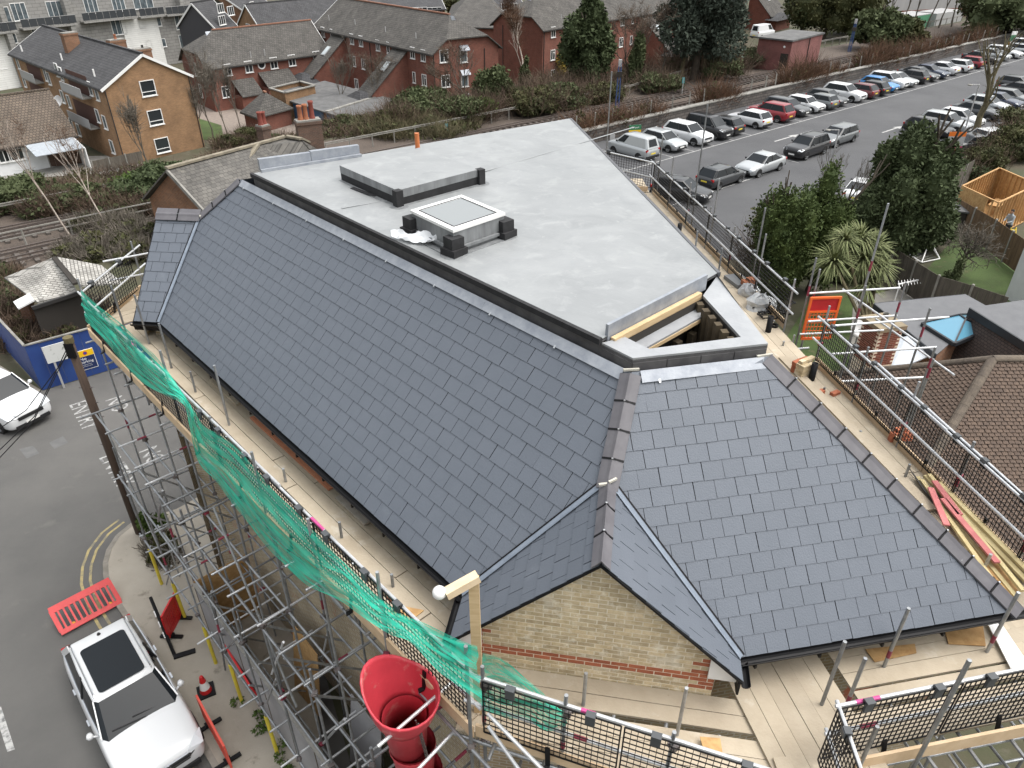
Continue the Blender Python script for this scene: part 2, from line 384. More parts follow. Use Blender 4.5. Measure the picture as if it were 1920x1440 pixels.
fr = -.16                                                   # verge overhang
rg_n = V((C0.x, C0.y, ZR)) + AX*fr
rg_f = hr; hx = hr
v1 = meet(PL1, PGL, zpl(ZE)); v2 = meet(PL2, PGR, zpl(ZE))
gl_n = V((C0.x, C0.y, 0)) + AX*fr - AR*GE; gl_n.z = zg
gr_n = V((C0.x, C0.y, 0)) + AX*fr + AR*GE; gr_n.z = zg
gl_f = meet(PL1, PGL, zpl(zg)); gr_f = meet(PL2, PGR, zpl(zg))
RR = E2 + D2*4.0                                             # right-hand eaves corner
T3 = V((3.60,8.93,ZT))
wv_b = meet(PL1, PLW, zpl(ZE)); wv_t = meet(PL1, PLW, zpl(ZW))
w_l = EW.copy(); w_lt = EW + NW*((ZW-ZE)/WP); w_lt.z = ZW
hl_t = E1 + N1*((ZT-ZE)/TP) + D1*(-.35); hl_t.z = ZT          # left end of the top edge
BT = thing('slate_roofed_building', V((0,12,0)), 'large new slate-roofed brick building with pale flat roof wrapped in scaffold', 'building')
m_slate = mat('slate', (.108,.122,.146), .48, col2=(.100,.114,.137), scale=1.3, rnd=.04, spots=[((.15,.168,.195), 1.1, .64, .14), ((.25,.28,.31), 9, .74, .05)], bump=.25, bscale=45, spec=.45)
m_under = mat('roof_underlay', (.012,.013,.015), .9)
m_lead = mat('lead_sheet', (.24,.26,.295), .5, .25, col2=(.34,.36,.39), scale=5, lo=.35, hi=.7, bump=.3, bscale=9)
m_leadb = mat('valley_trough', (.17,.20,.245), .45, .1, col2=(.215,.25,.30), scale=6)
m_ridge = mat('ridge_tile_clay', (.098,.094,.104), .5, col2=(.125,.121,.131), scale=4, spots=((.24,.24,.25), 6, .70, .05), rnd=.05)
m_black = mat('black_plastic', (.007,.007,.008), .5, spec=.25)
m_blackm = mat('black_membrane', (.012,.012,.013), .75, col2=(.022,.022,.024), scale=6)
m_mortar = mat('pale_mortar', (.50,.49,.43), .9, col2=(.40,.38,.33), scale=8)
m_steel = mat('bare_steel', (.55,.56,.57), .35, .9)
CAMP = V((0,0,H))
slates = []        # (distance, slope part, mesh or clipped prism)
def slope_part(name, poly, eave_d, n_up, label=None, order='ccw'):
    """roof slope: poly = corners in space; eave_d = direction along the eaves"""
    nrm = eave_d.cross(n_up).normalized()
    if nrm.z < 0: nrm = -nrm
    b = MB(); pts = [p - nrm*.012 for p in poly]; b.prism(pts, -nrm*.03)
    o = b.build(name, m_under, BT)
    if label: o['label'] = label
    return o, nrm
SW, SG = .300, .252
def slate_mesh():
    b = MB(); g = .0045
    x0, x1 = g, SW-g; t = .006; L = SG+.012
    top = [(x0,0,.011), (x1,0,.011), (x1,L,.0005), (x0,L,.0005)]
    b.add([V(p) for p in top] + [V((p[0], p[1], p[2]-t)) for p in top], [(0,1,2,3), (4,5,1,0), (5,6,2,1), (7,4,0,3)])
    return b.mesh(m_slate, name='slate')
SL_ME = slate_mesh()
def lay_slates(part, poly, O, du, dv, nrm, skip=None):
    """cover a slope with courses of slates, clipped to its outline"""
    uv = [((p-O).dot(du), (p-O).dot(dv)) for p in poly]
    if area2(uv) < 0: uv = uv[::-1]
    us = [p[0] for p in uv]; vs = [p[1] for p in uv]
    r0 = math.floor((min(vs)+.001)/SG); r1 = math.ceil(max(vs)/SG)
    R = Matrix((du, dv, nrm)).transposed().to_4x4()
    for r in range(r0, r1):
        off = (r % 2)*SW/2 + ((r*7) % 5)*.006
        for k in range(math.floor(min(us)/SW)-1, math.ceil(max(us)/SW)+1):
            u0 = k*SW+off; v0 = r*SG
            cell = [(u0,v0), (u0+SW,v0), (u0+SW,v0+SG), (u0,v0+SG)]
            c = clip(cell, uv); a = abs(area2(c)) if len(c) > 2 else 0
            if a < .003: continue
            cen = O + du*(u0+SW/2) + dv*(v0+SG/2); dist = (cen-CAMP).length
            full = a > SW*SG*.985
            slates.append((dist - (a/(SW*SG))*1.0, part, full, Matrix.Translation(O+du*u0+dv*v0) @ R, [(p[0]-u0, p[1]-v0) for p in c]))
def flush_slates(limit):
    slates.sort(key=lambda s: s[0]); rest = {}
    for i, (dist, part, full, M, c) in enumerate(slates):
        J = Matrix.Translation((random.gauss(0,.0012), random.gauss(0,.0015), random.gauss(0,.0008))) @ Matrix.Rotation(random.gauss(0,.0035), 4, 'Z')
        if full and i < limit: inst('slate', SL_ME, part, M @ J); continue
        if full: c = [(.0045,0), (SW-.0045,0), (SW-.0045,SG+.012), (.0045,SG+.012)]
        else:
            cx = sum(p[0] for p in c)/len(c); c = [(p[0]+(.0045 if p[0] < cx else -.0045), p[1]) for p in c]
        h = lambda v: .011-.0105*v/(SG+.012)
        top = [M @ J @ V((p[0], p[1], h(p[1]))) for p in c]; nz = M.to_3x3() @ V((0,0,1)); n = len(top)
        if i < limit: tgt = MB()
        else: tgt = rest.setdefault(part, MB())
        tgt.add(top + [p-nz*.007 for p in top], [tuple(range(n))] + [(k+n, (k+1) % n+n, (k+1) % n, k) for k in range(n)])
        if i < limit: tgt.build('slate', m_slate, part)
    for part, mb in rest.items(): mb.build('slates', m_slate2, part, kind='stuff')
m_slate2 = mat('slate_field', (.108,.122,.146), .48, col2=(.100,.114,.137), scale=2.2, spots=[((.14,.158,.183), .8, .64, .16), ((.24,.27,.30), 9, .76, .05)], bump=.25, bscale=45, spec=.45)
up1 = (N1 + V((0,0,TP))).normalized(); up2 = (N2 + V((0,0,TP))).normalized(); upw = (NW + V((0,0,WP))).normalized()
upgl = (AR + V((0,0,GP))).normalized(); upgr = (-AR + V((0,0,GP))).normalized()
polyM = [wv_b, v1, hx, hip_t, hl_t, wv_t]
polyR = [v2, RR, T3, hip_t, hx]
polyW = [w_l, wv_b, wv_t, w_lt]
polyGL = [gl_n, rg_n, rg_f, v1]; polyGR = [gr_n, v2, rg_f, rg_n]
for nm, po, dd, up, O, lab in (('roof_slope', polyM, D1, up1, E1, 'long main slate slope above the street scaffold'), ('roof_slope', polyR, D2, up2, E2, 'right-hand hipped slate slope'),
        ('roof_slope', polyW, DW, upw, EW, 'small slate slope of the left wing'), ('roof_slope', polyGL, -AX, upgl, gl_n, 'left slate slope of the front gable'), ('roof_slope', polyGR, AX, upgr, gr_n, 'right slate slope of the front gable')):
    o, nn = slope_part(nm, po, dd, up, lab); lay_slates(o, po, O, dd, up, nn)
flush_slates(300)
# hidden slopes behind: right side and back left
E3D = V((-.24,.97,0)); RB = RR + E3D*16.5; FB = G(1068,222,ZF); FC = G(1345,512,ZF); FA = G(472,325,ZF); FD = hip_t - D1*.32 + V((0,0,ZF-ZT)); FD = E1 + N1*2.74 + D1*((G(1120,640,ZF)-E1).dot(D1)); FD.z = ZF
FA = E1 + N1*2.74 + D1*((G(474,325,ZF)-E1).dot(D1)); FA.z = ZF
b = MB()
r0 = RR; r1 = RB
b.poly([r0, r1, V((FB.x,FB.y,ZT)), V((FC.x,FC.y,ZT)), T3]); b.poly([r1, V((FB.x-7,FB.y+1.5,ZE)), V((FB.x,FB.y,ZT))])
b.poly([V((hl_t.x,hl_t.y,ZT)), V((FB.x,FB.y,ZT)), V((FB.x-7,FB.y+1.5,ZE)), V((-8.6,19.6,ZE)), wv_t])
b.poly([wv_t, V((-8.6,19.6,ZE)), V((w_lt.x,w_lt.y,ZW)) + NW*2.0 - V((0,0,1.86)), w_lt])
b.build('roof_slope', m_slate2, BT)
# walls
m_brw = brickmat('yellow_stock_brick', (.36,.29,.18), (.27,.205,.13), (.42,.38,.31), big=((.40,.13,.07), .55, .57, .05))
IN = .38
wl = [E1 + N1*IN - D1*0.2, v1 + N1*IN, C0 - AR*1.56, C0 + AR*1.56, v2 + N2*IN, RR + N2*IN - D2*.3, RB - V((.4,1,0)), V((FB.x-6.8,FB.y+1.2,0)), V((-8.4,19.2,0)), V((w_l.x+.25,w_l.y+.3+3.6,0)), V((w_l.x+.25,w_l.y+.35,0))]
b = MB()
for k in range(len(wl)):
    if k == 2: continue
    p = wl[k]; q = wl[(k+1) % len(wl)]
    b.add([V((p.x,p.y,-.05)), V((q.x,q.y,-.05)), V((q.x,q.y,ZE-.22)), V((p.x,p.y,ZE-.22))], [(0,1,2,3)])
b.build('wall', m_brw, BT, uv=True)
b = MB(); b.add([V((w_l.x+.06,w_l.y+.3,0)), V((w_l.x+.06,w_l.y+.3,ZE-.2)), V((w_lt.x+.06,w_lt.y,ZW-.15)), V((w_lt.x+.06,w_lt.y,0))], [(0,1,2,3)]); b.build('wall', m_brw, BT, uv=True)
# soffit boards and gutters
m_gut = m_black
def gutter(a, c, out):
    d = (c-a).normalized(); b = MB(); prof = []
    for k in range(7):
        t = math.pi*(k/6); prof.append((out*(.06-.06*math.cos(t)) , -.065*math.sin(t)))
    o0 = V((0,0,-.035)) + out*(-.015)
    vs = []
    for P in (a, c):
        for (x, z) in prof: vs.append(P + o0 + x + V((0,0,z)))
        for (x, z) in reversed(prof): vs.append(P + o0 + out*.06 + (x-out*.06)*.9 + V((0,0,z*.9+.002)))
    n = 14; fs = [(k, (k+1) % n, (k+1) % n+n, k+n) for k in range(n)] + [tuple(range(n)), tuple(range(n, 2*n))]
    b.add(vs, fs)
    for k in range(int((c-a).length/.9)+1):
        P = a + d*min(.2+.9*k, (c-a).length-.05) + o0; b.box(P + out*.05 + V((0,0,-.085)), (.03,.12,.06), Matrix((d, out, V((0,0,1)))).transposed())
    b.build('gutter', m_gut, BT)
    MB().prism([a-out*.02+V((0,0,-.24)), c-out*.02+V((0,0,-.24)), c-out*.02+V((0,0,-.03)), a-out*.02+V((0,0,-.03))], -out*.03).build('fascia', m_black, BT)
gutter(wv_b, v1, -N1); gutter(v2, RR + D2*.12, -N2); gutter(w_l - DW*.05, wv_b + DW*.05, -NW)
gutter(gl_f*1.0, gl_n - AX*.02, -AR); gutter(gr_n - AX*.02, gr_f*1.0, AR)
m_wht = mat('white_upvc', (.72,.72,.71), .35)
for sgn, gn in ((-1, gl_n), (1, gr_n)):
    p = gn + V((0,0,-.16)) + AX*.10
    q = [p, p - AR*sgn*.40, p - AR*sgn*.40 + V((0,0,.36)), p + V((0,0,.0)) + V((0,0,.02))]
    MB().prism(q if sgn < 0 else q[::-1], AX*.03).build('eaves_box_end', m_wht, BT)
# valleys in grey trough, dark cut edge of slates beside them
def valley(a, c, na, nb, w=.055):
    d = (c-a).normalized(); n = (na+nb).normalized(); sx = d.cross(n).normalized(); b = MB(); h = n*.030
    ta = d.cross(na).normalized(); tb = d.cross(nb).normalized()        # across the valley, lying in each slope
    if ta.dot(V((0,0,1))) < 0: ta = -ta
    if tb.dot(V((0,0,1))) < 0: tb = -tb
    b.add([a+ta*w+na*.030, a+h, a+tb*w+nb*.030, c+ta*w+na*.030, c+h, c+tb*w+nb*.030], [(0,1,4,3), (1,2,5,4)]); b.build('valley_trough', m_leadb, BT)
    return ta
nm1 = D1.cross(up1); nm2 = D2.cross(up2); nmw = DW.cross(upw); nmgl = (-AX).cross(upgl); nmgr = AX.cross(upgr)
for (a, c, na, nb) in ((wv_b, wv_t, nm1, nmw), (v1, rg_f, nm1, nmgl), (v2, rg_f, nm2, nmgr)):
    ta = valley(a, c, na, nb)
    if nb == nmw: ta = (c-a).cross(nb).normalized(); ta = ta if ta.z > 0 else -ta
    m_ = nb if nb == nmw else na
    MB().bar(a+ta*.066+m_*.026, c+ta*.066+m_*.026, .022, .018, m_).build('slate_edge', m_black, BT)
# ridge and hip tiles with black clips
def ridge_run(a, c, na, nb, step=.46, wdt=.155, kind='ridge_tile', clips=True, lift=.03):
    L = (c-a).length; n = max(1, round(L/step)); d = (c-a)/n; du = d.normalized(); up = (na+nb).normalized()
    ta = na.cross(du); tb = nb.cross(du)
    if ta.dot(up) > 0: ta = -ta
    if tb.dot(up) > 0: tb = -tb
    ta.normalize(); tb.normalize()
    for k in range(n):
        p = a + d*k + up*lift; q = a + d*(k+1) + up*(lift+.006) - du*.006
        b = MB(); vs = []
        for P in (p, q):
            for th in (0, .022):
                o = up*th
                vs += [P+ta*wdt+o, P+ta*.05+up*.008+o, P+up*.022+o, P+tb*.05+up*.008+o, P+tb*wdt+o]
        A, B, Cc, Dd = range(0,5), range(5,10), range(10,15), range(15,20)
        fs = [(5+k2, 6+k2, 16+k2, 15+k2) for k2 in range(4)] + [(0,5,15,10), (4,14,19,9)] + [(k2, k2+1, k2+6, k2+5) for k2 in range(4)] + [(10+k2, 15+k2, 16+k2, 11+k2) for k2 in range(4)]
        b.add(vs, fs); t = b.build(kind, m_ridge, BT)
        if clips and k:
            b = MB(); e = du*.012
            for s_, (x0, x1) in ((ta, (wdt, .05)), (tb, (.05, wdt))):
                b.bar(p+s_*x0+up*.030, p+s_*x1+up*.036, .026, .014, up)
            b.bar(p+ta*.05+up*.036, p+up*.050, .026, .014, up); b.bar(p+tb*.05+up*.036, p+up*.050, .026, .014, up)
            b.build('ridge_clip', m_black, BT)
            b = MB(); b.box(p+up*.058, (.022,.022,.012)); b.build('clip_screw', m_steel, BT)
ridge_run(hx + (hip_t-hx).normalized()*(-.10), hip_t - (hip_t-hx).normalized()*.03, nm1, nm2, .44)
ridge_run(rg_n - AX*.02, rg_f - AX*.02, nmgl, nmgr, .44)
n3 = V((.68,.08,.73)).normalized()
ridge_run(RR + (T3-RR).normalized()*.0, T3, nm2, n3, .46, .17)
ridge_run(w_lt, wv_t, nmw, V((-NW.x*.68,-NW.y*.68,.73)), .46)
n4 = V((-.5,.5,.7)).normalized()
ridge_run(wv_t, hl_t - (hl_t-wv_t).normalized()*.05, nm1, n4, .46, clips=True)
for P_, d_, r_ in ((hx+V((-.07,-.10,.045)), (.14,.035,.03), A2), (hx+V((.045,-.06,.075)), (.13,.03,.03), .6), (hip_t+V((0,.01,.035)), (.22,.03,.03), A2*.5), (wv_t+V((.02,-.03,.03)), (.10,.09,.04), .6), (T3+V((-.05,-.02,.035)), (.24,.03,.03), .25)):
    MB().box(P_, d_, Matrix.Rotation(r_,3,'Z')).build('mortar_joint', m_mortar, BT)
# verge lines of the gable
for (a, c) in ((gl_n, rg_n), (gr_n, rg_n)): MB().bar(a-V((0,0,.035)), c-V((0,0,.035)), .02, .025).build('verge_trim', m_black, BT)
MB().bar(w_l-V((0,0,.03)), w_lt-V((0,0,.03)), .04, .04).build('verge_trim', m_black, BT)
# gable wall of single bricks
m_brk = mat('stock_brick', (.58,.485,.33), .92, col2=(.43,.34,.205), scale=9, rnd=.20, spots=[((.68,.62,.50), 7, .55, .14), ((.70,.65,.54), 1.6, .58, .12)], bump=.6, bscale=50)
m_brr = mat('red_brick', (.40,.135,.07), .92, col2=(.30,.095,.05), scale=8, rnd=.15, bump=.5, bscale=50)
m_mor = mat('lime_mortar', (.74,.69,.57), .95, col2=(.64,.58,.47), scale=3, bump=.4, bscale=40)
W0 = C0 - AR*1.56; WZ0 = ZD-.30
wpoly = [(0,0), (3.12,0), (3.12, (ZR-GP*1.56-.06)-WZ0), (1.56, ZR-.09-WZ0), (0, (ZR-GP*1.56-.06)-WZ0)]
P3 = lambda x, z, o=0.0: V((W0.x,W0.y,WZ0)) + AR*x + V((0,0,z)) - AX*o
b = MB(); b.prism([P3(x,z) for x, z in wpoly], AX*.10); b.add([P3(0,0), P3(3.12,0), P3(3.12,-8.2), P3(0,-8.2)], [(0,3,2,1)], 1)
gw = b.build('gable_wall', [m_mor, m_brw], BT, uv=True)
BL, BH = .225, .075
def bmesh_brick(c, m, parent, Pf, proud=.009):
    b = MB(); n = len(c); b.prism([Pf(x, z, 0.0) for x, z in c], Pf(0,0,proud)-Pf(0,0,0), bottom=False); b.build('brick', m, parent)
for r in range(0, 36):
    z0 = r*BH
    for k in range(-1, 15):
        x0 = k*BL + (BL/2 if r % 2 else 0)
        c = clip([(x0+.007,z0+.008), (x0+BL-.007,z0+.008), (x0+BL-.007,z0+BH-.007), (x0+.007,z0+BH-.007)], wpoly)
        if len(c) < 3 or abs(area2(c)) < .002 or r < 3: continue
        red = r in (7, 8) or (r in (5,6,9,10,11,12,13) and (r % 3 != 1) and (x0 < .02 or x0+BL > 3.02))
        bmesh_brick(c, m_brr if red else m_brk, gw, P3, random.uniform(.003,.007))
# lead flashing at the top of the slopes and the dark upstand under the flat roof edge
m_upst = mat('upstand_cladding', (.06,.058,.062), .6, col2=(.10,.098,.10), scale=4)
def flash(a, c, dn, nrm, wdt=.17, seg=1.5):
    L = (c-a).length; n = max(1, round(L/seg)); d = (c-a)/n
    for k in range(n):
        p = a+d*k + nrm*(.032+.004*(k % 2)); q = a+d*(k+1)+d.normalized()*.03 + nrm*(.032+.004*(k % 2))
        MB().prism([p+dn*wdt, q+dn*wdt, q, p], nrm*.004).build('lead_flashing', m_lead, BT)
        e = p + d.normalized()*.25
        MB().box(e+dn*wdt+nrm*.006, (.03,.05,.006), Matrix((d.normalized(), dn, nrm)).transposed()).build('lead_clip', m_steel, BT)
flash(hl_t + D1*.1, hip_t - D1*.12, -up1, nm1); flash(hip_t + D2*.12, T3 - D2*.1, -up2, nm2)
Q1 = hip_t + V((0,0,.0)); Q1 = V((hip_t.x,hip_t.y,0)) + (N1+N2).normalized()*.04
Q2 = V((T3.x,T3.y,0)) + V((-.02,.03,0)); QC = V((FC.x,FC.y,0)); QD = V((FD.x,FD.y,0)); QA = V((FA.x,FA.y,0)); QB = V((FB.x,FB.y,0))
Zq = lambda p, z: V((p.x, p.y, z))
b = MB(); CZ = 11.93
for (a, c, z1) in ((QA, QD, ZF-.02), (QD, Q1, CZ-.02), (Q1, Q2, CZ-.02)):
    b.add([Zq(a,ZT-.12), Zq(c,ZT-.12), Zq(c,z1), Zq(a,z1)], [(0,1,2,3)])
b.add([Zq(Q2,ZT-.2), Zq(QC,ZT-.2), Zq(QC,ZF-.02), Zq(Q2,CZ-.02)], [(0,1,2,3)]); b.add([Zq(QC,ZT-.2), Zq(QB,ZT-.2), Zq(QB,ZF-.02), Zq(QC,ZF-.02)], [(0,1,2,3)]); b.add([Zq(QB,ZT-.2), Zq(QA,ZT-.2), Zq(QA,ZF-.02), Zq(QB,ZF-.02)], [(0,1,2,3)])
b.build('upstand', m_upst, BT)
for (a, c) in ((QD, Q1), (Q1, Q2)):
    d = (c-a); n = max(1, round(d.length/.45)); out = V((d.y,-d.x,0)).normalized()
    for k in range(n): MB().prism([Zq(a+d*(k+.02)/n,ZT-.02)+out*.012, Zq(a+d*(k+.98)/n,ZT-.02)+out*.012, Zq(a+d*(k+.98)/n,CZ-.07)+out*.012, Zq(a+d*(k+.02)/n,CZ-.07)+out*.012], -out*.01).build('upstand_panel', m_upst, BT)
# flat roof
m_flat = mat('grey_roof_membrane', (.270,.280,.284), .42, col2=(.205,.215,.22), scale=.7, lo=.3, hi=.7, dist=.6, spots=[((.31,.32,.322), 1.9, .54, .24), ((.185,.195,.20), .9, .56, .22), ((.33,.34,.34), 7, .62, .16)], bump=.55, bscale=2.6, spec=.6)
nx, ny = 70, 44; vs = []; rng = random.Random(3)
waves = [(rng.uniform(.8,4.5), rng.uniform(0,6.28), rng.uniform(0,6.28), rng.uniform(.0015,.004)) for _ in range(16)]
for j in range(ny+1):
    for i in range(nx+1):
        a = i/nx; c = j/ny
        p = QA*(1-a)*(1-c) + QD*a*(1-c) + QC*a*c + QB*(1-a)*c
        e = min(1, 12*min(a,1-a,c,1-c))
        z = ZF + e*sum(am*math.sin(fr_*(p.x*math.cos(th)+p.y*math.sin(th))+ph) for fr_, th, ph, am in waves)
        vs.append((p.x, p.y, z))
fs = [(j*(nx+1)+i, j*(nx+1)+i+1, (j+1)*(nx+1)+i+1, (j+1)*(nx+1)+i) for j in range(ny) for i in range(nx)]
np_obj('flat_roof', vs, fs, m_flat, BT, smooth=True, label='pale grey membrane flat roof')
MB().prism([Zq(QA,ZF-.05), Zq(QD,ZF-.05), Zq(QC,ZF-.05), Zq(QB,ZF-.05)], (0,0,.02)).build('roof_deck', m_upst, BT)
m_seam = mat('membrane_seam', (.25,.26,.265), .45)
for (p, q) in (((905,322),(1190,238)), ((640,390),(770,368))):
    a = G(*p,ZF+.012); c = G(*q,ZF+.012); MB().bar(a, c, .05, .003).build('membrane_seam', m_seam, BT)
# black edge trim A-D, thin dark trim C-B
out1 = -N1
MB().bar(Zq(QA,ZF-.03)+out1*.03, Zq(QD,ZF-.03)+out1*.03, .07, .09).build('edge_trim', m_blackm, BT)
o3 = V((.993,.116,0))
MB().bar(Zq(QC,ZF-.03)+o3*.03, Zq(QB,ZF-.03)+o3*.03, .06, .08).build('edge_trim', mat('grey_trim', (.09,.092,.10), .5), BT)
# raised upstands: insulated box and rooflight
def boxq(top4, h, capm, sidem, name, band=True):
    b = MB(); t = top4; lo = [p - V((0,0,h)) for p in t]
    b.poly(t, 0)
    for k in range(4): b.add([lo[k], lo[(k+1) % 4], t[(k+1) % 4], t[k]], [(0,1,2,3)], 1)
    return b
zt = ZF + .33
t0, t1, t2 = G(637,310,zt), G(745,357,zt), G(900,317,zt); t3 = t0 + t2 - t1
o = boxq([t0,t1,t2,t3], .33, None, None, '').build('roof_hatch_upstand', [m_flat, m_blackm], BT, label='low membrane-topped box on the flat roof with black taped sides')
m_tape = mat('grey_flashing_tape', (.22,.23,.235), .4, col2=(.13,.135,.14), scale=5, stretch=(1,1,.2))
for a, c in ((t0,t1), (t1,t2)):
    d = (c-a).normalized(); out = V((d.y,-d.x,0))
    MB().prism([a+out*.006-V((0,0,.17)), c+out*.006-V((0,0,.15)), c+out*.006, a+out*.006], -out*.005).build('flashing_tape', m_tape, o)
    MB().prism([a+out*.012-V((0,0,.32)), c+out*.012-V((0,0,.32)), c+out*.10-V((0,0,.325)), a+out*.08-V((0,0,.325))], (0,0,.006)).build('skirt', m_tape, o)
for c in (t1, t2):
    MB().box(c-V((0,0,.165)), (.16,.16,.34), Matrix.Rotation(RA,3,'Z')).build('corner_patch', m_blackm, o)
    MB().lathe([(.0,.012), (.20,.012), (.21,.0)], c-V((0,0,.33)), 14).build('corner_disc', m_tape, o)
MB().bar(G(660,352,ZF+.012), G(705,368,ZF+.012), .10, .012).build('black_tape_strip', m_blackm, BT)
zr_ = ZF + .40
q0, q1, q2 = G(772,399,zr_), G(850,436,zr_), G(945,404,zr_); q3 = q0 + q2 - q1
RL = boxq([q0,q1,q2,q3], .40, None, None, '').build('rooflight', [m_wht, m_tape], BT, label='square white-framed rooflight on black taped kerb')
ce = (q0+q2)/2; ins = lambda p, k, z=0: ce + (p-ce)*k + V((0,0,z))
b = MB(); Q = [q0,q1,q2,q3]
for k in range(4):
    a, c = Q[k], Q[(k+1) % 4]
    b.prism([ins(a,1.03), ins(c,1.03), ins(c,.82), ins(a,.82)], (0,0,.05))
b.build('frame', m_wht, RL)
for k in range(4): MB().bar(ins(Q[k],.84,.052), ins(Q[(k+1) % 4],.84,.052), .022, .008).build('gasket', m_blackm, RL)
MB().prism([ins(p,.83,.03) for p in Q], (0,0,.015)).build('pane', mat('rooflight_glass', (.22,.235,.24), .10, spec=.5), RL)
for k in (0,1,2):
    MB().box(Q[k]-V((0,0,.17)), (.26,.26,.20), Matrix.Rotation(RA,3,'Z')).build('corner_patch', m_blackm, RL)
    MB().box(Q[k]-V((0,0,.33)), (.34,.34,.13), Matrix.Rotation(RA+.15,3,'Z')).build('corner_patch', m_blackm, RL)
    MB().lathe([(.0,.012), (.24,.012), (.25,.0)], Q[k]-V((0,0,.40)), 14).build('corner_disc', m_tape, RL)
for a, c in ((q0,q1), (q1,q2)):
    d = (c-a).normalized(); out = V((d.y,-d.x,0))
    MB().prism([a+out*.01-V((0,0,.40)), c+out*.01-V((0,0,.40)), c+out*.16-V((0,0,.395)), a+out*.16-V((0,0,.395))], (0,0,.012)).build('skirt', m_tape, RL)
    MB().bar(a+out*.03-V((0,0,.30)), c+out*.03-V((0,0,.30)), .05, .05).build('ledge', m_tape, RL)
# orange vent pipe
vp = G(784,290,ZF)
m_orange = mat('orange_pipe', (.52,.17,.055), .45, col2=(.45,.14,.05), scale=8)
b = MB(); b.tube(vp, vp+V((0,0,.52)), .058, 14); VPo = b.build('vent_pipe', m_orange, BT, smooth=False)
MB().lathe([(.10,.0), (.085,.05), (.066,.16)], vp, 14).build('collar', m_blackm, VPo); MB().lathe([(.0,.012), (.26,.012), (.27,.0)], vp, 18).build('base_disc', m_tape, VPo)
# lead-faced parapet at the back left
pa, pb = G(489,322,ZF), G(676,292,ZF); hp = .30
b = MB(); d = (pb-pa).normalized(); out = V((d.y,-d.x,0))
for k in range(2): 
    x = pa + (pb-pa)*(k/2); y = pa + (pb-pa)*((k+1)/2-.004)
    MB().prism([x, y, y+V((0,0,zat(676,272,pb)-ZF)), x+V((0,0,zat(485,299,pa)-ZF))], -out*.12).build('lead_parapet', m_lead, BT)
MB().bar(pa+out*.05+V((0,0,.03)), pb+out*.05+V((0,0,.03)), .08, .06).build('edge_trim', m_lead, BT)
# open bay: bright lead capping, timber kerb, dark pit with studs
m_cap = mat('new_lead_capping', (.29,.30,.315), .45, .25, col2=(.38,.39,.40), scale=1.6, lo=.3, hi=.7, bump=.6, bscale=5)
m_tim = mat('new_timber', (.56,.42,.25), .8, col2=(.46,.33,.18), scale=3, stretch=(1,1,9))
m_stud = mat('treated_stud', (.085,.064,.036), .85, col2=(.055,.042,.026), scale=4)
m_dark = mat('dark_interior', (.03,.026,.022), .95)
cz = CZ
o0 = Zq(QD,cz); o1 = Zq(Q1,cz); o2 = Zq(Q2,cz); o3_ = Zq(QC,cz)
ia, ib, ic, id_ = G(1217,655,cz), G(1389,633,cz), G(1318,555,cz), G(1172,633,cz)
CAP = [ [o0, o1, ia, id_], [o1, o2, ib, ia], [o2, o3_, ic, ib] ]
for q in CAP:
    if area2([(p.x, p.y) for p in q]) < 0: q = q[::-1]
    MB().prism([p - V((0,0,.035)) for p in q], (0,0,.035+.01)).build('lead_capping', m_cap, BT)
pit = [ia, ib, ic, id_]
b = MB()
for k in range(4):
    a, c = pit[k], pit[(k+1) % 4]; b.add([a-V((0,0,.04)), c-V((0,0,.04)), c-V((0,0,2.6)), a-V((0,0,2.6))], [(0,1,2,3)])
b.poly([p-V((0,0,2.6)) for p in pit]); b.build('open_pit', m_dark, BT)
e0, e1 = pit[3], pit[2]; dd_ = (e1-e0).normalized(); ino = V((dd_.y,-dd_.x,0))
MB().bar(Zq(e0,ZF+.05)+dd_*-.25-ino*.14, Zq(e1,ZF+.05)+dd_*.25-ino*.14, .05, .26).build('lead_kerb', m_lead, BT)
MB().bar(Zq(e0,cz-.02)-ino*.06+dd_*-.2, Zq(e1,cz-.02)-ino*.06, .08, .13).build('timber_kerb', m_tim, BT)
MB().bar(Zq(e0,cz-.20)+ino*.10, Zq(e1,cz-.20)+ino*.10, .20, .04).build('box_gutter', m_cap, BT)
MB().bar(Zq(e0,cz-.25)+ino*.19, Zq(e1,cz-.25)+ino*.19, .04, .06).build('gutter_beam', m_tim, BT)
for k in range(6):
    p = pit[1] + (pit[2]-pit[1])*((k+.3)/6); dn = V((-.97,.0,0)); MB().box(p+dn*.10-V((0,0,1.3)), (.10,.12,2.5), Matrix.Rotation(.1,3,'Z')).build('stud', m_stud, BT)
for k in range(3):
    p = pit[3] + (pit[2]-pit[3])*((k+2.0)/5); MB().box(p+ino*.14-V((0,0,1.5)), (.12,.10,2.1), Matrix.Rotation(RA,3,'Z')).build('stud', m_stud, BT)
MB().box(G(1440,1190,9.02), (.17,.24,.012), Matrix((D2, up2, nm2)).transposed()).build('lead_slate', m_lead, BT)
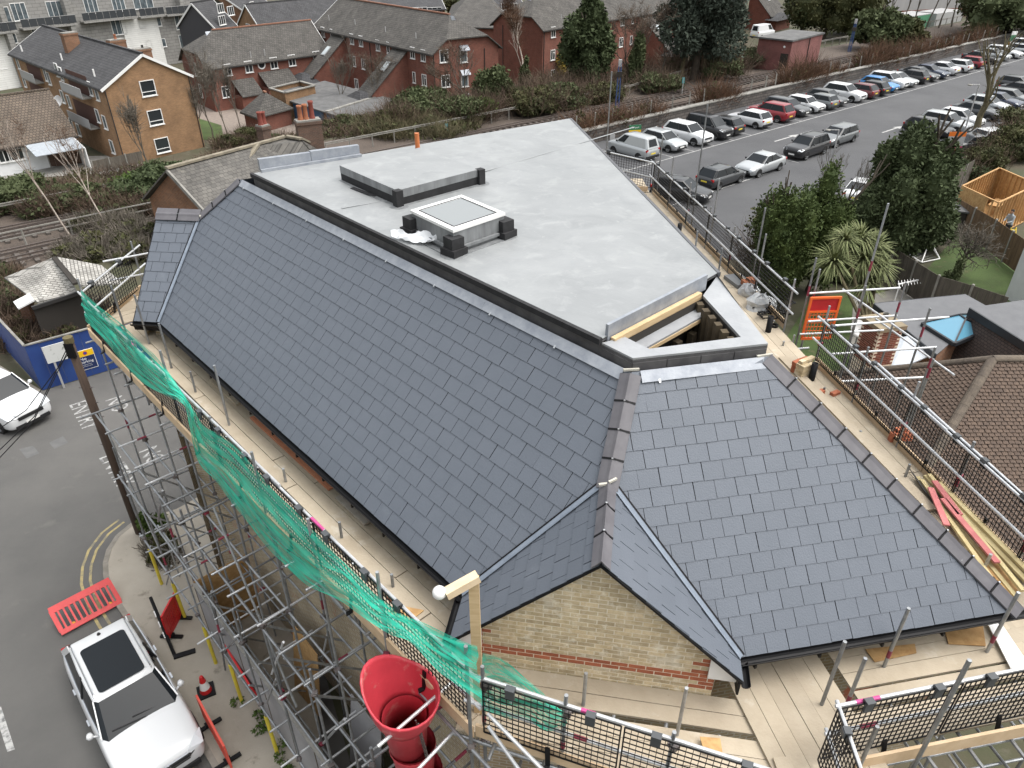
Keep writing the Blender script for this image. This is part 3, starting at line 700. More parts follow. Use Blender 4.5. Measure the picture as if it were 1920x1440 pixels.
# ================================================================== SCAFFOLD
SC = thing('scaffold', V((-4,8,0)), 'grey steel tube scaffold with pale plank decks around the slate-roofed building', 'scaffold')
m_tube = mat('galvanised_tube', (.36,.375,.39), .42, .65, col2=(.24,.25,.26), scale=7, rnd=.22)
m_tubew = mat('sky_bright_tube', (.60,.615,.63), .40, .35, col2=(.46,.47,.48), scale=7, rnd=.1)  # same galvanised steel, with bright sky reflection put into its paler colour
m_maroon = mat('maroon_band_paint', (.26,.035,.06), .6, col2=(.18,.03,.05), scale=20)
m_pink = mat('pink_band_paint', (.55,.07,.24), .6, col2=(.40,.06,.20), scale=20)
m_yslv = mat('yellow_sleeve', (.62,.50,.05), .55, col2=(.50,.40,.04), scale=6)
m_coup = mat('coupler_steel', (.20,.19,.185), .5, .6, col2=(.13,.10,.095), scale=20, rnd=.3)
m_board = mat('scaffold_board', (.42,.36,.275), .85, col2=(.345,.29,.215), scale=1.4, rnd=.09, spots=[((.48,.435,.36), 2.2, .60, .14), ((.30,.24,.17), 4, .70, .05)], bump=.3, bscale=20)
m_toe = mat('toe_board_timber', (.60,.455,.30), .8, col2=(.50,.36,.22), scale=3, rnd=.08)
TR = .0242
def unit_tube(m, n=8):
    return MB().tube((0,0,0), (0,0,1), TR, n).mesh(m, name='tube', smooth=False)
TUBE, TUBEW = unit_tube(m_tube), unit_tube(m_tubew)
COUP = MB().box((0,0,0), (.085,.085,.075)).box((.03,.03,0), (.07,.03,.05)).tube((-.02,.05,0), (.06,.05,0), .012, 5).mesh(m_coup, name='coupler')
COUPM = MB().box((0,0,0), (.085,.085,.07)).box((.03,.03,0), (.07,.03,.05)).mesh(m_maroon, name='coupler')
def tube_at(name, p, q, me=None):
    p = V(p); q = V(q); d = q-p; M = Matrix.Translation(p) @ d.to_track_quat('Z','Y').to_matrix().to_4x4() @ Matrix.Diagonal((1,1,d.length,1))
    return inst(name, me or TUBE, SC, M)
def band(p, q, a, L, m=None):
    p = V(p); q = V(q); d = (q-p).normalized(); MB().tube(p+d*a, p+d*(a+L), TR+.0025, 8).build('painted_band', m or m_maroon, SC)
def coupler(P, m=False): inst('coupler', COUPM if m else COUP, SC, Matrix.Translation(P) @ Matrix.Rotation(random.uniform(0,6.3),4,'Z'))
rs = random.Random(11); random.seed(5)
def L1(s, o, z): return V((E1.x,E1.y,0)) + D1*s - N1*o + V((0,0,z))     # along the street side: s along the eaves, o outwards
def board(a, c, wd=.222, th=.036, z=ZD, m=None, name='deck_board', ends=True):
    a = V((a.x,a.y,z-th/2+rs.uniform(-.003,.003))); c = V((c.x,c.y,z-th/2+rs.uniform(-.003,.003)))
    return MB().bar(a, c, wd, th).build(name, m or m_board, SC)
S_END = 12.15
# --- street side deck: three inner boards, a slot, three outer boards
for o, jit in ((-.32,0), (-.09,.7), (.14,-.4), (.372,.5), (.70,.2), (.928,-.6)):
    s = -1.75
    first = True
    while s < S_END + (.0 if o > .3 else -1.2):
        L = min(3.9 + (jit if first else 0), S_END-(0 if o > .3 else 1.2) - s); first = False
        if L > .3: board(L1(s+.012,o,0), L1(s+L-.012,o,0))
        s += L
for k in range(6): board(L1(-1.95-.23*k,1.02-.16*k,0), L1(-1.95-.23*k,-2.6,0))
board(L1(2.2,-.15,0), L1(3.5,-.15,0), .20, .05, ZD+.05); 
orange_b = MB().bar(L1(4.1,-.10,ZD+.02), L1(7.1,-.10,ZD+.02), .10, .03).build('timber_batten', mat('orange_batten', (.60,.25,.14), .8, col2=(.50,.20,.11), scale=5), None, label='long orange-painted batten lying on the street-side deck under the eaves', cat='batten')
MB().bar(L1(7.4,-.12,ZD+.055), L1(8.3,-.12,ZD+.055), .22, .038).build('loose_board', mat('weathered_board', (.40,.36,.31), .9, col2=(.30,.27,.23), scale=4), None, label='short weathered board with painted end on the deck beside the orange batten', cat='board')
# --- gable side deck
GA, GB = V((-.34,5.34,0)), V((2.80,4.22,0)); GD = (GB-GA).normalized(); GN = V((-GD.y, GD.x, 0))     # GN points to the wall
GW0 = C0 - AR*1.56
sheet('yard', [(2.2,-6), (9.5,-6), (9.5,7.5), (2.2,7.5)], .012, mat('dirty_yard', (.13,.115,.095), .95, col2=(.08,.072,.06), scale=1))
for k, (o, x0, x1, dz) in enumerate(((.12,-.30,3.65,-.035), (.35,-.30,3.75,-.035), (.66,-.15,3.85,-.035), (.89,-.05,3.9,-.035), (1.12,1.1,3.95,-.035), (1.35,2.3,4.0,-.035))):
    board(GW0 - AX*o + AR*x0, GW0 - AX*o + AR*x1, z=ZD+dz)
# --- deck between gable and right-hand slope: boards running away from the camera
for k in range(6):
    x0 = V((2.93,6.2,0)) + D2*(.02+.228*k); board(x0 + N2*.12, x0 - N2*(2.6), z=ZD+.012+(.004 if k % 2 else 0))
board(V((3.22,5.0,0)), V((3.30,3.5,0)), .2, .036, ZD+.055)
# --- deck along the right-hand front eaves
for k, o in enumerate((-.22,.01,.24,.50,.80,1.03)):
    z = ZD + (0 if o < .6 else .035)
    a = E2 + D2*(1.42 if o < .6 else 1.05) - N2*o; c = E2 + D2*5.6 - N2*o; board(a, a+(c-a)*.62 if k % 2 else c, z=z)
    if k % 2: board(a+(c-a)*.625, c, z=z)
# --- right-hand side deck, along the car park side
RL0, RL1, RL2, RL3 = V((5.05,26.3,0)), V((6.62,15.9,0)), V((6.78,14.2,0)), V((8.05,6.6,0))
def side_deck(a, c, inward, offs_):
    for k, o in enumerate(offs_):
        n = max(1, round((c-a).length/3.9))
        for j in range(n):
            p = a + (c-a)*(j/n) + inward*o; q = a + (c-a)*((j+1)/n) + inward*o; board(p + (q-p).normalized()*.01, q - (q-p).normalized()*.01)
inw1 = V((-(RL1-RL0).normalized().y*-1, 0, 0)); dR = (RL1-RL0).normalized(); inw1 = V((dR.y, -dR.x, 0)); dR2 = (RL3-RL2).normalized(); inw2 = V((dR2.y, -dR2.x, 0))
side_deck(RL0, RL2, inw1, (.10,.33,.56,.79,1.02,1.25,1.48,1.71)); side_deck(RL2, RL3, inw2, (.10,.33,.56,.79,1.02,1.25))
for k in range(7): board(V((5.0,26.45+.23*k,0)), V((2.2,26.45+.23*k+.25,0)))
# board stack
for k in range(2): board(V((6.15,14.4,0)) + inw2*(.18*k), V((7.0,9.3,0)) + inw2*(.18*k-.1), .2, .036, ZD+.04+.036*(1-k))
# --- standards, ledgers and transoms down to the street
LIFTS = (2.05, 4.15, 6.25, 8.33)
rows = ((-.02, 0.0, 9.4), (1.07, 0.0, 9.9), (1.58, 0.0, 6.9))
ss = [-1.7 + 1.75*k for k in range(9)]
for ri, (o, z0, z1) in enumerate(rows):
    for k, s in enumerate(ss):
        if ri == 0 and s < -1: continue
        s_ = s + rs.uniform(-.12,.12) + (.45 if ri == 0 else 0)
        if ri == 2 and s > 11.5: continue
        top = z1 + (rs.uniform(-.5,.5) if ri < 2 else rs.uniform(-1.8,.3))
        if ri == 0: top = rs.choice((7.9, 8.2))
        if ri == 1: top = ZD + rs.choice((1.45,1.2,1.75,1.3))
        p = L1(s_+rs.uniform(-.06,.06), o, z0); q = L1(s_, o+rs.uniform(-.03,.03), top)
        tube_at('standard', p, q)
        if ri == 2: MB().tube(p + V((0,0,.10)), p+(q-p)*(1.55/(q-p).length), TR+.022, 10).build('yellow_sleeve', m_yslv, SC)
        for z in LIFTS:
            if z < top: coupler(L1(s_+.04, o+.04, z), rs.random() < .35)
        if rs.random() < .5: band(p, q, rs.uniform(2,6.5), .28)
    for z in LIFTS[:(4 if ri < 2 else 3)]:
        s = -1.9
        while s < 11.6:
            L = min(rs.choice((3.2,4.8,6.4)), 13.2-s); zz = z + rs.uniform(-.05,.05)
            tube_at('ledger', L1(s-.15,o+.05,zz), L1(s+L+.15,o+.05,zz+rs.uniform(-.04,.04))); s += L
for z in LIFTS[:3]:
    for k in range(17):
        s = -1.75 + .88*k + rs.uniform(-.12,.12)
        if s > 11.8 or rs.random() < .08: continue
        zz = z+.06+rs.uniform(-.04,.04)
        p = L1(s,-.25,zz); q = L1(s+rs.uniform(-.08,.08), rs.choice((1.7,1.8,2.0,1.75)), zz); tube_at('transom', p, q, TUBEW if rs.random() < .35 else None)
        if rs.random() < .35: band(p, q, rs.uniform(.3,1.4), .22)
for k in range(22):
    s = -1.6 + .65*k
    p = L1(s,-.35,8.36); q = L1(s+rs.uniform(-.05,.05), 1.05+rs.choice((0,.1,.3)), 8.36); tube_at('transom', p, q)
for k in range(13):       # braces
    s = -1.6 + 1.0*k; o = rs.choice((.95,1.55,1.55,0.0)); z = rs.choice((.2,2.05,4.1)); up = rs.choice((2.1,2.1,4.0)); d = rs.choice((-1.7,1.7,1.2))
    tube_at('brace', L1(s,o-.05,z), L1(s+d,o-.05,z+up), TUBEW if rs.random() < .3 else None)
    tube_at('brace', L1(s+.3,0,z), L1(s+.35,1.6,z+1.9))
# gable and right front: standards down to the street
for (P, hgt, z0) in ((GA,ZD+1.3,0), (GA+GD*1.0,ZD+1.25,0), (GA+GD*2.2,ZD+1.2,0), (GA+GD*1.05+GN*.8,ZD+.62,0), (GA+GD*2.25+GN*.8,ZD+.9,0)):
    tube_at('standard', Zq(P,z0), Zq(P,hgt)); coupler(Zq(P,8.3), rs.random() < .4); (coupler(Zq(P,ZD+.95)+GD*.03) if hgt > ZD+1 else None)
    if rs.random() < .6: band(Zq(P,ZD), Zq(P,hgt), .25, .12)
for (b_, t_) in (((1540,1322),(1578,1200)), ((1582,1335),(1618,1232)), ((1657,1250),(1703,1140)), ((1712,1440),(1822,1240)), ((1850,1222),(1912,1112)), ((1610,1440),(1645,1362))):
    P = G(*b_, ZD); z = zat(*t_, P); P = Zq(P,0); T = Zq(P, min(z, ZD+2.2)); tube_at('standard', P, T)
    if rs.random() < .6: band(Zq(P,ZD), T, .2, .14)
    coupler(Zq(P,8.3))
for z in (8.30, 6.25, 4.15):
    tube_at('ledger', Zq(GA,z)-GD*.4-GN*.05, Zq(GB,z)+GD*.3-GN*.05); tube_at('ledger', Zq(GA,z)+GN*.8-GD*.1, Zq(GB,z)+GN*.8)
    a = E2 + D2*.5 - N2*1.28; tube_at('ledger', Zq(a,z), Zq(a+D2*5.5,z)); a2 = E2+D2*1.2-N2*.62; tube_at('ledger', Zq(a2,z), Zq(a2+D2*4.6,z))
    for k in range(7):
        p = E2 + D2*(1.2+.62*k) - N2*.0; tube_at('transom', Zq(p,z+.06), Zq(p-N2*2.0+D2*rs.uniform(-.1,.1),z+.06))
    for k in range(5):
        p = GA + GD*(.15+.65*k) + GN*1.0; tube_at('transom', Zq(p,z+.06), Zq(p-GN*rs.uniform(1.1,1.5),z+.06))
# guard rails (street side, gable, right front) and toe boards
RZ = (ZD+1.08, ZD+.55)
for z in RZ:
    w0 = 1.10
    a = L1(-1.75,w0,z); c = L1(12.25,.96,z)
    n = 3
    for k in range(n): tube_at('guard_rail', a+(c-a)*(k/n-.01)+V((0,0,.05*(k % 2))), a+(c-a)*((k+1)/n+.01)+V((0,0,.05*(k % 2))), TUBEW)
    tube_at('guard_rail', Zq(GA-GD*.25,z), Zq(GB+GD*.1,z-.02), TUBEW)
    tube_at('guard_rail', Zq(V((3.62,4.98,0)),z), Zq(V((8.3,5.94,0)),z), TUBEW)
    tube_at('guard_rail', Zq(V((3.66,5.05,0)),z), Zq(V((3.58,3.6,0)),z), TUBEW)
    # left end return
    p = L1(-1.75,1.10,z); q = L1(-3.55,-.75,z+.02); tube_at('guard_rail', p, q+(q-p).normalized()*.35, TUBEW)
    p = L1(-3.2,-.30,z+.03); q = L1(-2.6,-3.1,z+.03); tube_at('guard_rail', p+(p-q).normalized()*.4, q, TUBEW)
band(Zq(GA,RZ[0]), Zq(GB,RZ[0]-.02), 1.18, .16, m_pink); band(Zq(GA,RZ[1]), Zq(GB,RZ[1]-.02), 1.12, .16, m_maroon); 
band(Zq(V((3.62,4.98,0)),RZ[0]), Zq(V((8.3,5.94,0)),RZ[0]), .25, .3, m_pink); band(Zq(V((3.62,4.98,0)),RZ[1]), Zq(V((8.3,5.94,0)),RZ[1]), .45, .22, m_maroon)
for s, L in ((1.45,.25), (2.7,.35), (8.65,.35)): band(L1(-1.75,1.10,RZ[0]+.0), L1(12.25,.96,RZ[0]), s+1.75, L, m_pink)
tube_at('standard', L1(-3.55,-.75,0), L1(-3.55,-.75,ZD+1.35)); tube_at('standard', L1(-3.0,-2.2,0), L1(-3.0,-2.2,ZD+1.3))
# diagonal ties low over the gable rail
p = GA + V((.05,-.10,0)); tube_at('tie_tube', Zq(p,9.0), Zq(p+V((.95,-.75,0)),8.55), TUBEW); tube_at('tie_tube', Zq(p,8.75), Zq(p+V((.85,-.85,0)),8.1), TUBEW)
# toe boards
def toe(a, c, z=ZD, h=.225, m=None):
    n = max(1, round((c-a).length/3.6))
    for k in range(n):
        MB().bar(Zq(a+(c-a)*(k/n),z+h/2-.05), Zq(a+(c-a)*((k+1)/n-.003),z+h/2-.05+rs.uniform(-.02,.02)), .038, h).build('toe_board', m or m_toe, SC)
toe(L1(-1.8,1.17,0), L1(12.35,1.03,0)); toe(GA-GN*.03-GD*.1, GB-GN*.03, ZD); toe(E2+D2*.85-N2*1.32, E2+D2*5.6-N2*1.32, ZD+.02)
toe(L1(-1.95,1.14,0), L1(-3.45,-.65,0)); toe(RL0-inw1*.06, RL1-inw1*.06); toe(RL2-inw2*.06, RL3-inw2*.06); toe(V((4.95,26.4,0)), V((2.4,26.9,0)))
# --- right-hand side: rails, standards
rside = [(RL0,RL1), (RL2,RL3)]
for (a, c) in rside:
    for z in RZ:
        n = max(1, round((c-a).length/4.0))
        for k in range(n): tube_at('guard_rail', Zq(a+(c-a)*(k/n-.03),z), Zq(a+(c-a)*((k+1)/n+.03),z+rs.uniform(-.02,.02)), TUBEW)
    n = max(2, round((c-a).length/1.7))
    for k in range(n+1):
        P = a+(c-a)*(k/n) - inw1*.05; T = Zq(P, ZD+rs.choice((1.3,1.45,1.75,1.25))); tube_at('standard', Zq(P,0), T); coupler(Zq(P,ZD+1.05)); coupler(Zq(P,ZD+.52), rs.random() < .4)
        if rs.random() < .3: band(Zq(P,ZD), T, .3, .25)
tube_at('guard_rail', Zq(RL2,RZ[0]+.06)+(RL3-RL2)*.25-inw2*.05, Zq(RL3,RZ[0]+.0)-inw2*.05, TUBEW)
tube_at('guard_rail', Zq(RL0,RZ[0]), Zq(V((2.6,28.6,0)),RZ[0]), TUBEW); tube_at('guard_rail', Zq(RL0,RZ[1]), Zq(V((2.6,28.6,0)),RZ[1]), TUBEW)
for (b_, t_) in (((1137,282),(1146,134)), ((1303,372),(1320,196)), ((1236,318),(1238,256)), ((1348,505),(1355,465)), ((1340,395),(1347,335)), ((1420,470),(1437,390)), ((1303,470),(1307,433))):
    P = G(*b_, ZD+.9); z = zat(*t_, P); tube_at('standard', Zq(P,0.0), Zq(P, z)) 
for k in range(15):
    f_ = k/14; a = RL0+(RL3-RL0)*f_; tube_at('transom', Zq(a+inw1*1.4,8.36), Zq(a-inw1*.25,8.36))
for z in LIFTS: tube_at('ledger', Zq(RL0-inw1*.03,z), Zq(RL2-inw1*.03,z)); tube_at('ledger', Zq(RL2-inw2*.03,z), Zq(RL3-inw2*.03,z))
# inner poles standing in the deck slots, placed from their feet in the photo
for (b_, t_) in (((236,622),(203,537)), ((280,645),(247,554)), ((322,690),(300,606)), ((367,735),(354,697)), ((430,797),(411,683)), ((536,903),(530,879)), ((641,1008),(636,979)), ((737,1100),(733,1077)),
                 ((1487,640),(1490,628)), ((1544,735),(1548,727)), ((1612,815),(1615,808)), ((1695,900),(1704,870)), ((1843,1070),(1862,1041)), ((1468,648),(1471,640))):
    P = G(*b_, ZD); tube_at('standard', Zq(P,6.3), Zq(P, zat(*t_, P)))
# small access bay beyond the right deck: cross tubes and orange gate
def XY(x, y): return V((x,y,0))
for (p, q, z) in ((XY(6.95,15.6), XY(9.2,15.9), ZD+1.08), (XY(6.9,15.2), XY(9.1,15.5), ZD+.55), (XY(6.95,14.0), XY(9.6,14.4), ZD+1.08), (XY(6.9,13.7), XY(9.3,14.0), ZD+.55), (XY(8.0,16.2), XY(8.6,13.6), ZD+.9), (XY(8.9,16.0), XY(9.5,13.4), ZD+.2), (XY(6.9,15.5), XY(9.0,15.7), ZD+.05), (XY(7.0,13.6), XY(9.2,13.8), ZD-.1)):
    tube_at('guard_rail', Zq(p,z), Zq(q,z), TUBEW)
for (P, h_) in ((XY(6.98,15.75),1.9), (XY(7.15,15.8),1.6), (XY(7.85,14.9),1.6), (XY(8.25,15.7),3.2), (XY(9.0,14.2),1.4), (XY(8.75,13.2),1.0), (XY(8.6,12.9),.9), (XY(8.95,15.3),1.5)):
    tube_at('standard', Zq(P,0), Zq(P,ZD+h_)); band(Zq(P,ZD), Zq(P,ZD+h_), h_*.5, .25)
# timber gallows post with lamp at the gable corner
GP_ = G(898,1330,ZD)
PO = thing('timber_post', Zq(GP_,ZD), 'tall pale timber post with a cross arm and white lamp at the gable corner', 'post')
tp = Zq(GP_, zat(890,1085,GP_)); MB().bar(Zq(GP_,ZD-.1), tp, .115, .10, (0,1,0)).build('upright', m_tim, PO)
arm_e = G(836,1114, tp.z-.06); MB().bar(tp+V((.05,0,.04)), arm_e, .11, .10).build('arm', mat('pale_timber', (.66,.53,.37), .8, col2=(.58,.45,.29), scale=4), PO)
MB().lathe([(.0,.06), (.05,.055), (.075,.02), (.078,-.03), (.05,-.07), (0,-.085)], arm_e+V((-.07,0,.03)), 12).build('lamp', m_wht, PO, smooth=True)
# --- mesh brick guards
def guard_mesh(Wd=1.9, Hh=.98, nx=22, ny=11):
    b = MB(); r = .004
    for i in range(nx+1): b.bar((Wd*i/nx,0,0), (Wd*i/nx,0,Hh), r*2 if i % nx else .02, .012, (0,1,0))
    for j in range(ny+1): b.bar((0,.0,Hh*j/ny), (Wd,.0,Hh*j/ny), .012, r*2 if j % ny else .02, (0,0,1))
    return b.mesh(m_black, name='mesh_grid')
GM = guard_mesh(); HOOK = MB().bar((0,-.02,0), (0,-.02,.16), .13, .03, (0,1,0)).bar((0,-.05,.16), (0,.03,.16), .13, .03).bar((0,.03,.16), (0,.03,.08), .13, .02, (0,1,0)).mesh(mat('guard_hook', (.06,.065,.07), .5), name='hook')
FOOT = MB().bar((0,0,0), (.03,-.05,-.28), .07, .02, (0,1,0)).bar((.03,-.05,-.28), (.0,-.12,-.30), .07, .02).mesh(m_black, name='foot')
ORD = ('first','second','third','fourth','fifth','sixth','seventh','eighth','ninth','tenth','eleventh','twelfth','thirteenth','fourteenth','fifteenth','sixteenth')
def guards(a, c, n, side, tilt=.0, cols=None):
    d = (c-a); L = d.length; d = d.normalized(); out = V((d.y,-d.x,0)); st_ = L/n
    for k in range(n):
        P = Zq(a+d*(st_*k+.02), ZD+.12); M = Mxy(P, d, V((0,0,1)))
        M = Matrix.Translation(P) @ Matrix((d, -out, V((0,0,1)))).transposed().to_4x4() @ Matrix.Diagonal(((st_-.04)/1.9,1,1,1))
        t = bpy.data.objects.new('brick_guard', None); COL.objects.link(t); t.matrix_basis = M; WM[t] = M
        tag(t, '%s black mesh guard along the %s' % (ORD[k], side), 'mesh guard', 'black mesh guards hung on the scaffold rails')
        inst('mesh_grid', GM, t, M)
        for x in (.4,1.5): inst('hook', HOOK, t, M @ Matrix.Translation((x,0,.86)))
        inst('foot', FOOT, t, M @ Matrix.Translation((.95,-.02,.15)))
guards(L1(-1.6,1.14,0), L1(12.2,1.0,0), 8, 'street-side deck edge counting from the far end')
guards(GA-GN*.06, GB-GN*.06, 2, 'gable deck edge counting from the timber post')
guards(V((3.66,4.94,0)), V((8.3,5.90,0)), 3, 'right front deck edge counting from the deck corner')
guards(V((3.55,3.6,0)), V((3.62,4.95,0)), 1, 'short return beside the deck corner')
guards(RL1-inw1*.02, RL0-inw1*.02, 6, 'car park side deck counting from the orange gate')
guards(RL3-inw2*.02, RL2-inw2*.02, 5, 'tiled neighbour roof side counting from the near end')
guards(V((5.05,26.45,0)), V((3.2,28.0,0)), 1, 'far end of the car park side deck')
guards(L1(-3.35,-.55,0), L1(-1.8,1.08,0), 1, 'far left return of the street-side deck')
# --- orange ladder gate
og = XY(7.0,15.55); OG = thing('safety_gate', Zq(og,ZD), 'orange ladder safety gate with a red panel on the right scaffold', 'gate')
m_og = mat('orange_plastic', (.75,.13,.025), .5); m_rp = mat('red_plastic', (.48,.02,.025), .45, col2=(.40,.018,.02), scale=5)
gx = V((.97,.06,0)); f = lambda x, z: Zq(og,ZD+z)+gx*x
b = MB()
for x in (0,.72): b.bar(f(x,-.12), f(x,1.0), .05, .05, (0,1,0))
for z in (-.1,.40,.62,.98): b.bar(f(0,z), f(.72,z), .05, .05)
b.build('frame', m_og, OG)
b = MB()
for k in range(1,9): b.bar(f(.08*k,-.1), f(.08*k,.62), .012, .012, (0,1,0))
for k in range(1,7): b.bar(f(0,-.1+.105*k), f(.72,-.1+.105*k), .012, .012)
b.build('mesh_grid', m_og, OG); MB().prism([f(.02,.64), f(.70,.64), f(.70,.96), f(.02,.96)], (0,.02,0)).build('red_panel', m_rp, OG)
# --- green debris net draped over the street-side rail
m_net = mat('green_debris_net', (.015,.46,.31), .6, col2=(.010,.36,.24), scale=3, detail=8, lo=.3, hi=.7)
def netmat():
    m = m_net; t = m.node_tree; N = t.nodes; g = N.new('ShaderNodeUVMap'); mp = N.new('ShaderNodeMapping'); mp.inputs['Scale'].default_value = (.9, 7.0, 1)
    n = N.new('ShaderNodeTexNoise'); n.inputs['Scale'].default_value = 2.2; n.inputs['Detail'].default_value = 6; n.inputs['Distortion'].default_value = .4
    r = N.new('ShaderNodeMapRange'); r.inputs['From Min'].default_value = .36; r.inputs['From Max'].default_value = .62; r.inputs['To Min'].default_value = .26; r.inputs['To Max'].default_value = .90
    t.links.new(g.outputs[0], mp.inputs[0]); t.links.new(mp.outputs[0], n.inputs['Vector']); t.links.new(n.outputs['Fac'], r.inputs['Value']); t.links.new(r.outputs[0], N['Principled BSDF'].inputs['Alpha'])
netmat()
def onV(u, v, off):       # sight line meets the upright plane 'off' metres outside the street eaves
    r = ray(u, v); n = -N1; t = ((V((E1.x,E1.y,H))+n*off-CAMP).dot(n))/r.dot(n); return CAMP + r*t
def onVg(u, v, off):
    r = ray(u, v); n = -GN; t = ((GA + n*off - V((0,0,0))).dot(n) - V((0,0,0)).dot(n))/r.dot(n); return CAMP + r*t
def cloth(name, tops, bots, nu, nv, label, fold, seed):
    rr = random.Random(seed); K = len(tops)-1; vs = []; uvs = []
    def cr(P, x):
        i = min(int(x), K-1); f_ = x-i; p0 = P[max(i-1,0)]; p1 = P[i]; p2 = P[i+1]; p3 = P[min(i+2,K)]
        return .5*((2*p1) + (p2-p0)*f_ + (2*p0-5*p1+4*p2-p3)*f_*f_ + (3*p1-p0-3*p2+p3)*f_**3)
    ph = [rr.uniform(0,6.28) for _ in range(12)]
    for i in range(nu+1):
        x = K*i/nu; t = cr(tops, x); b_ = cr(bots, x)
        for j in range(nv+1):
            c = j/nv; p = t.lerp(b_, c); wv = fold*math.sin(math.pi*min(c*1.15,1))
            p = p + V((-.73,-.68,0))*(wv*(math.sin(x*2.1+c*5+ph[0])*.5+math.sin(c*17+x*3.1+ph[1])*.35+math.sin(c*31-x*4.2+ph[2])*.22)) + V((0,0,1))*fold*.35*math.sin(c*23+x*5+ph[3])
            vs.append(p); uvs.append((x*.5, c))
    fs = [(i*(nv+1)+j, i*(nv+1)+j+1, (i+1)*(nv+1)+j+1, (i+1)*(nv+1)+j) for i in range(nu) for j in range(nv)]
    o = np_obj(name, [tuple(p) for p in vs], fs, m_net, None, smooth=True); me = o.data; ul = me.uv_layers.new(name='uv').data
    for l in me.loops: ul[l.index].uv = uvs[l.vertex_index]
    return o
tops = [(152,545),(200,585),(250,628),(305,683),(340,733),(362,768),(385,800),(440,835),(500,905),(560,965),(605,1012),(640,1048),(690,1100),(733,1138),(800,1172),(895,1212)]
bots = [(160,600),(205,648),(247,700),(302,738),(343,757),(354,800),(366,885),(392,935),(432,990),(490,1062),(562,1112),(652,1140),(716,1182),(765,1202),(828,1262),(905,1322)]
o = cloth('debris_net', [onV(u,v,1.15-.13*i_/15) for i_, (u, v) in enumerate(tops)], [onV(u+(tu-u)*kk,v+(tv-v)*kk,1.36-.2*kk) for (u,v), (tu,tv), kk in zip(bots, tops, (0,0,0,0,0,.1,.25,.3,.3,.28,.2,.05,0,0,0,0))], 150, 26, '', .05, 2)
tag(o, 'long translucent green debris net draped along the street-side guard rail', 'net')
tg = [(905,1225),(935,1232),(990,1275),(1030,1312),(1062,1340)]; bg_ = [(905,1330),(945,1345),(990,1350),(1030,1372),(1064,1356)]
o = cloth('debris_net', [onVg(u,v,-.12) for u, v in tg], [onVg(u,v,.06) for u, v in bg_], 40, 18, '', .035, 4)
tag(o, 'short green net veil tied between the timber post and gable rail', 'net')
tg = [(850,1330),(960,1345),(1020,1370),(1062,1372)]; bg_ = [(930,1385),(985,1412),(1040,1440),(1072,1400)]
# --- red rubble chute
CH = thing('rubble_chute', onV(770,1380,1.55), 'red plastic rubble chute with flared hopper hanging below the deck edge', 'rubble chute')
m_ch = mat('red_chute_plastic', (.56,.05,.07), .5, col2=(.48,.04,.058), scale=3, spots=[((.52,.24,.21), 4.5, .58, .16)])
m_chi = mat('dusty_chute_inside', (.40,.10,.09), .75, col2=(.42,.30,.22), scale=3, lo=.35, hi=.6)
top = onV(752,1296,1.45); ax_ = (onV(800,1425,1.62)-onV(768,1345,1.55)).normalized()
ax_ = V((.10,.02,-1)).normalized()
b = MB(); nseg = 28; rim = []
e0_ = V((1,0,0)); e1_ = V((0,1,0))
ring0 = [(.47,.0),(.46,.05),(.40,.30),(.33,.46),(.30,.55)]
vs = []
for (r_, dz) in ring0:
    for k in range(nseg):
        t = 2*math.pi*k/nseg; k1 = 1 - dz/.55
        dirx = D1*math.cos(t) - N1*math.sin(t)
        lift = (.30*max(0, math.cos(t-2.6))**1.5 - .05)*k1
        vs.append(top + dirx*(r_*(1+.06*k1*math.cos(2*t))) + V((0,0,-dz+lift)) + ax_*0.0)
fs = [(i*nseg+k, (i+1)*nseg+k, (i+1)*nseg+(k+1) % nseg, i*nseg+(k+1) % nseg) for i in range(len(ring0)-1) for k in range(nseg)]
b.add(vs, fs); hp_ = b.build('hopper', m_ch, CH, smooth=True)
sm = hp_.modifiers.new('thick', 'SOLIDIFY'); sm.thickness = .025; sm.offset = -1
for k in range(6):
    c = top + V((0,0,-.50-.62*k)) + ax_*(.0) + V((.06,.0,0))*(k)
    b = MB(); b.lathe([(.31,.0), (.315,-.04), (.295,-.08), (.25,-.66), (.24,-.66), (.28,-.05), (.29,0)], c, 24); b.build('chute_section', m_ch, CH, smooth=True)
b = MB()
for sx_ in (.33,.30):
    for k in range(9):
        P = top + D1*.30 - N1*(.02) + V((.03*k*.3+.0,0,-.25-.09*k)) + D1*(sx_-.3)*2; b.tube(P, P+V((.01,0,-.075)), .011, 5)
b.build('chain', m_coup, CH)
tube_at('transom', top + D1*.25 - N1*.55 + V((0,0,-.28)), top + D1*.2 + N1*.75 + V((0,0,-.22)), TUBEW); tube_at('transom', top + D1*.62 - N1*.6 + V((0,0,-.75)), top + D1*.5 + N1*.7 + V((0,0,-.62)), TUBEW)
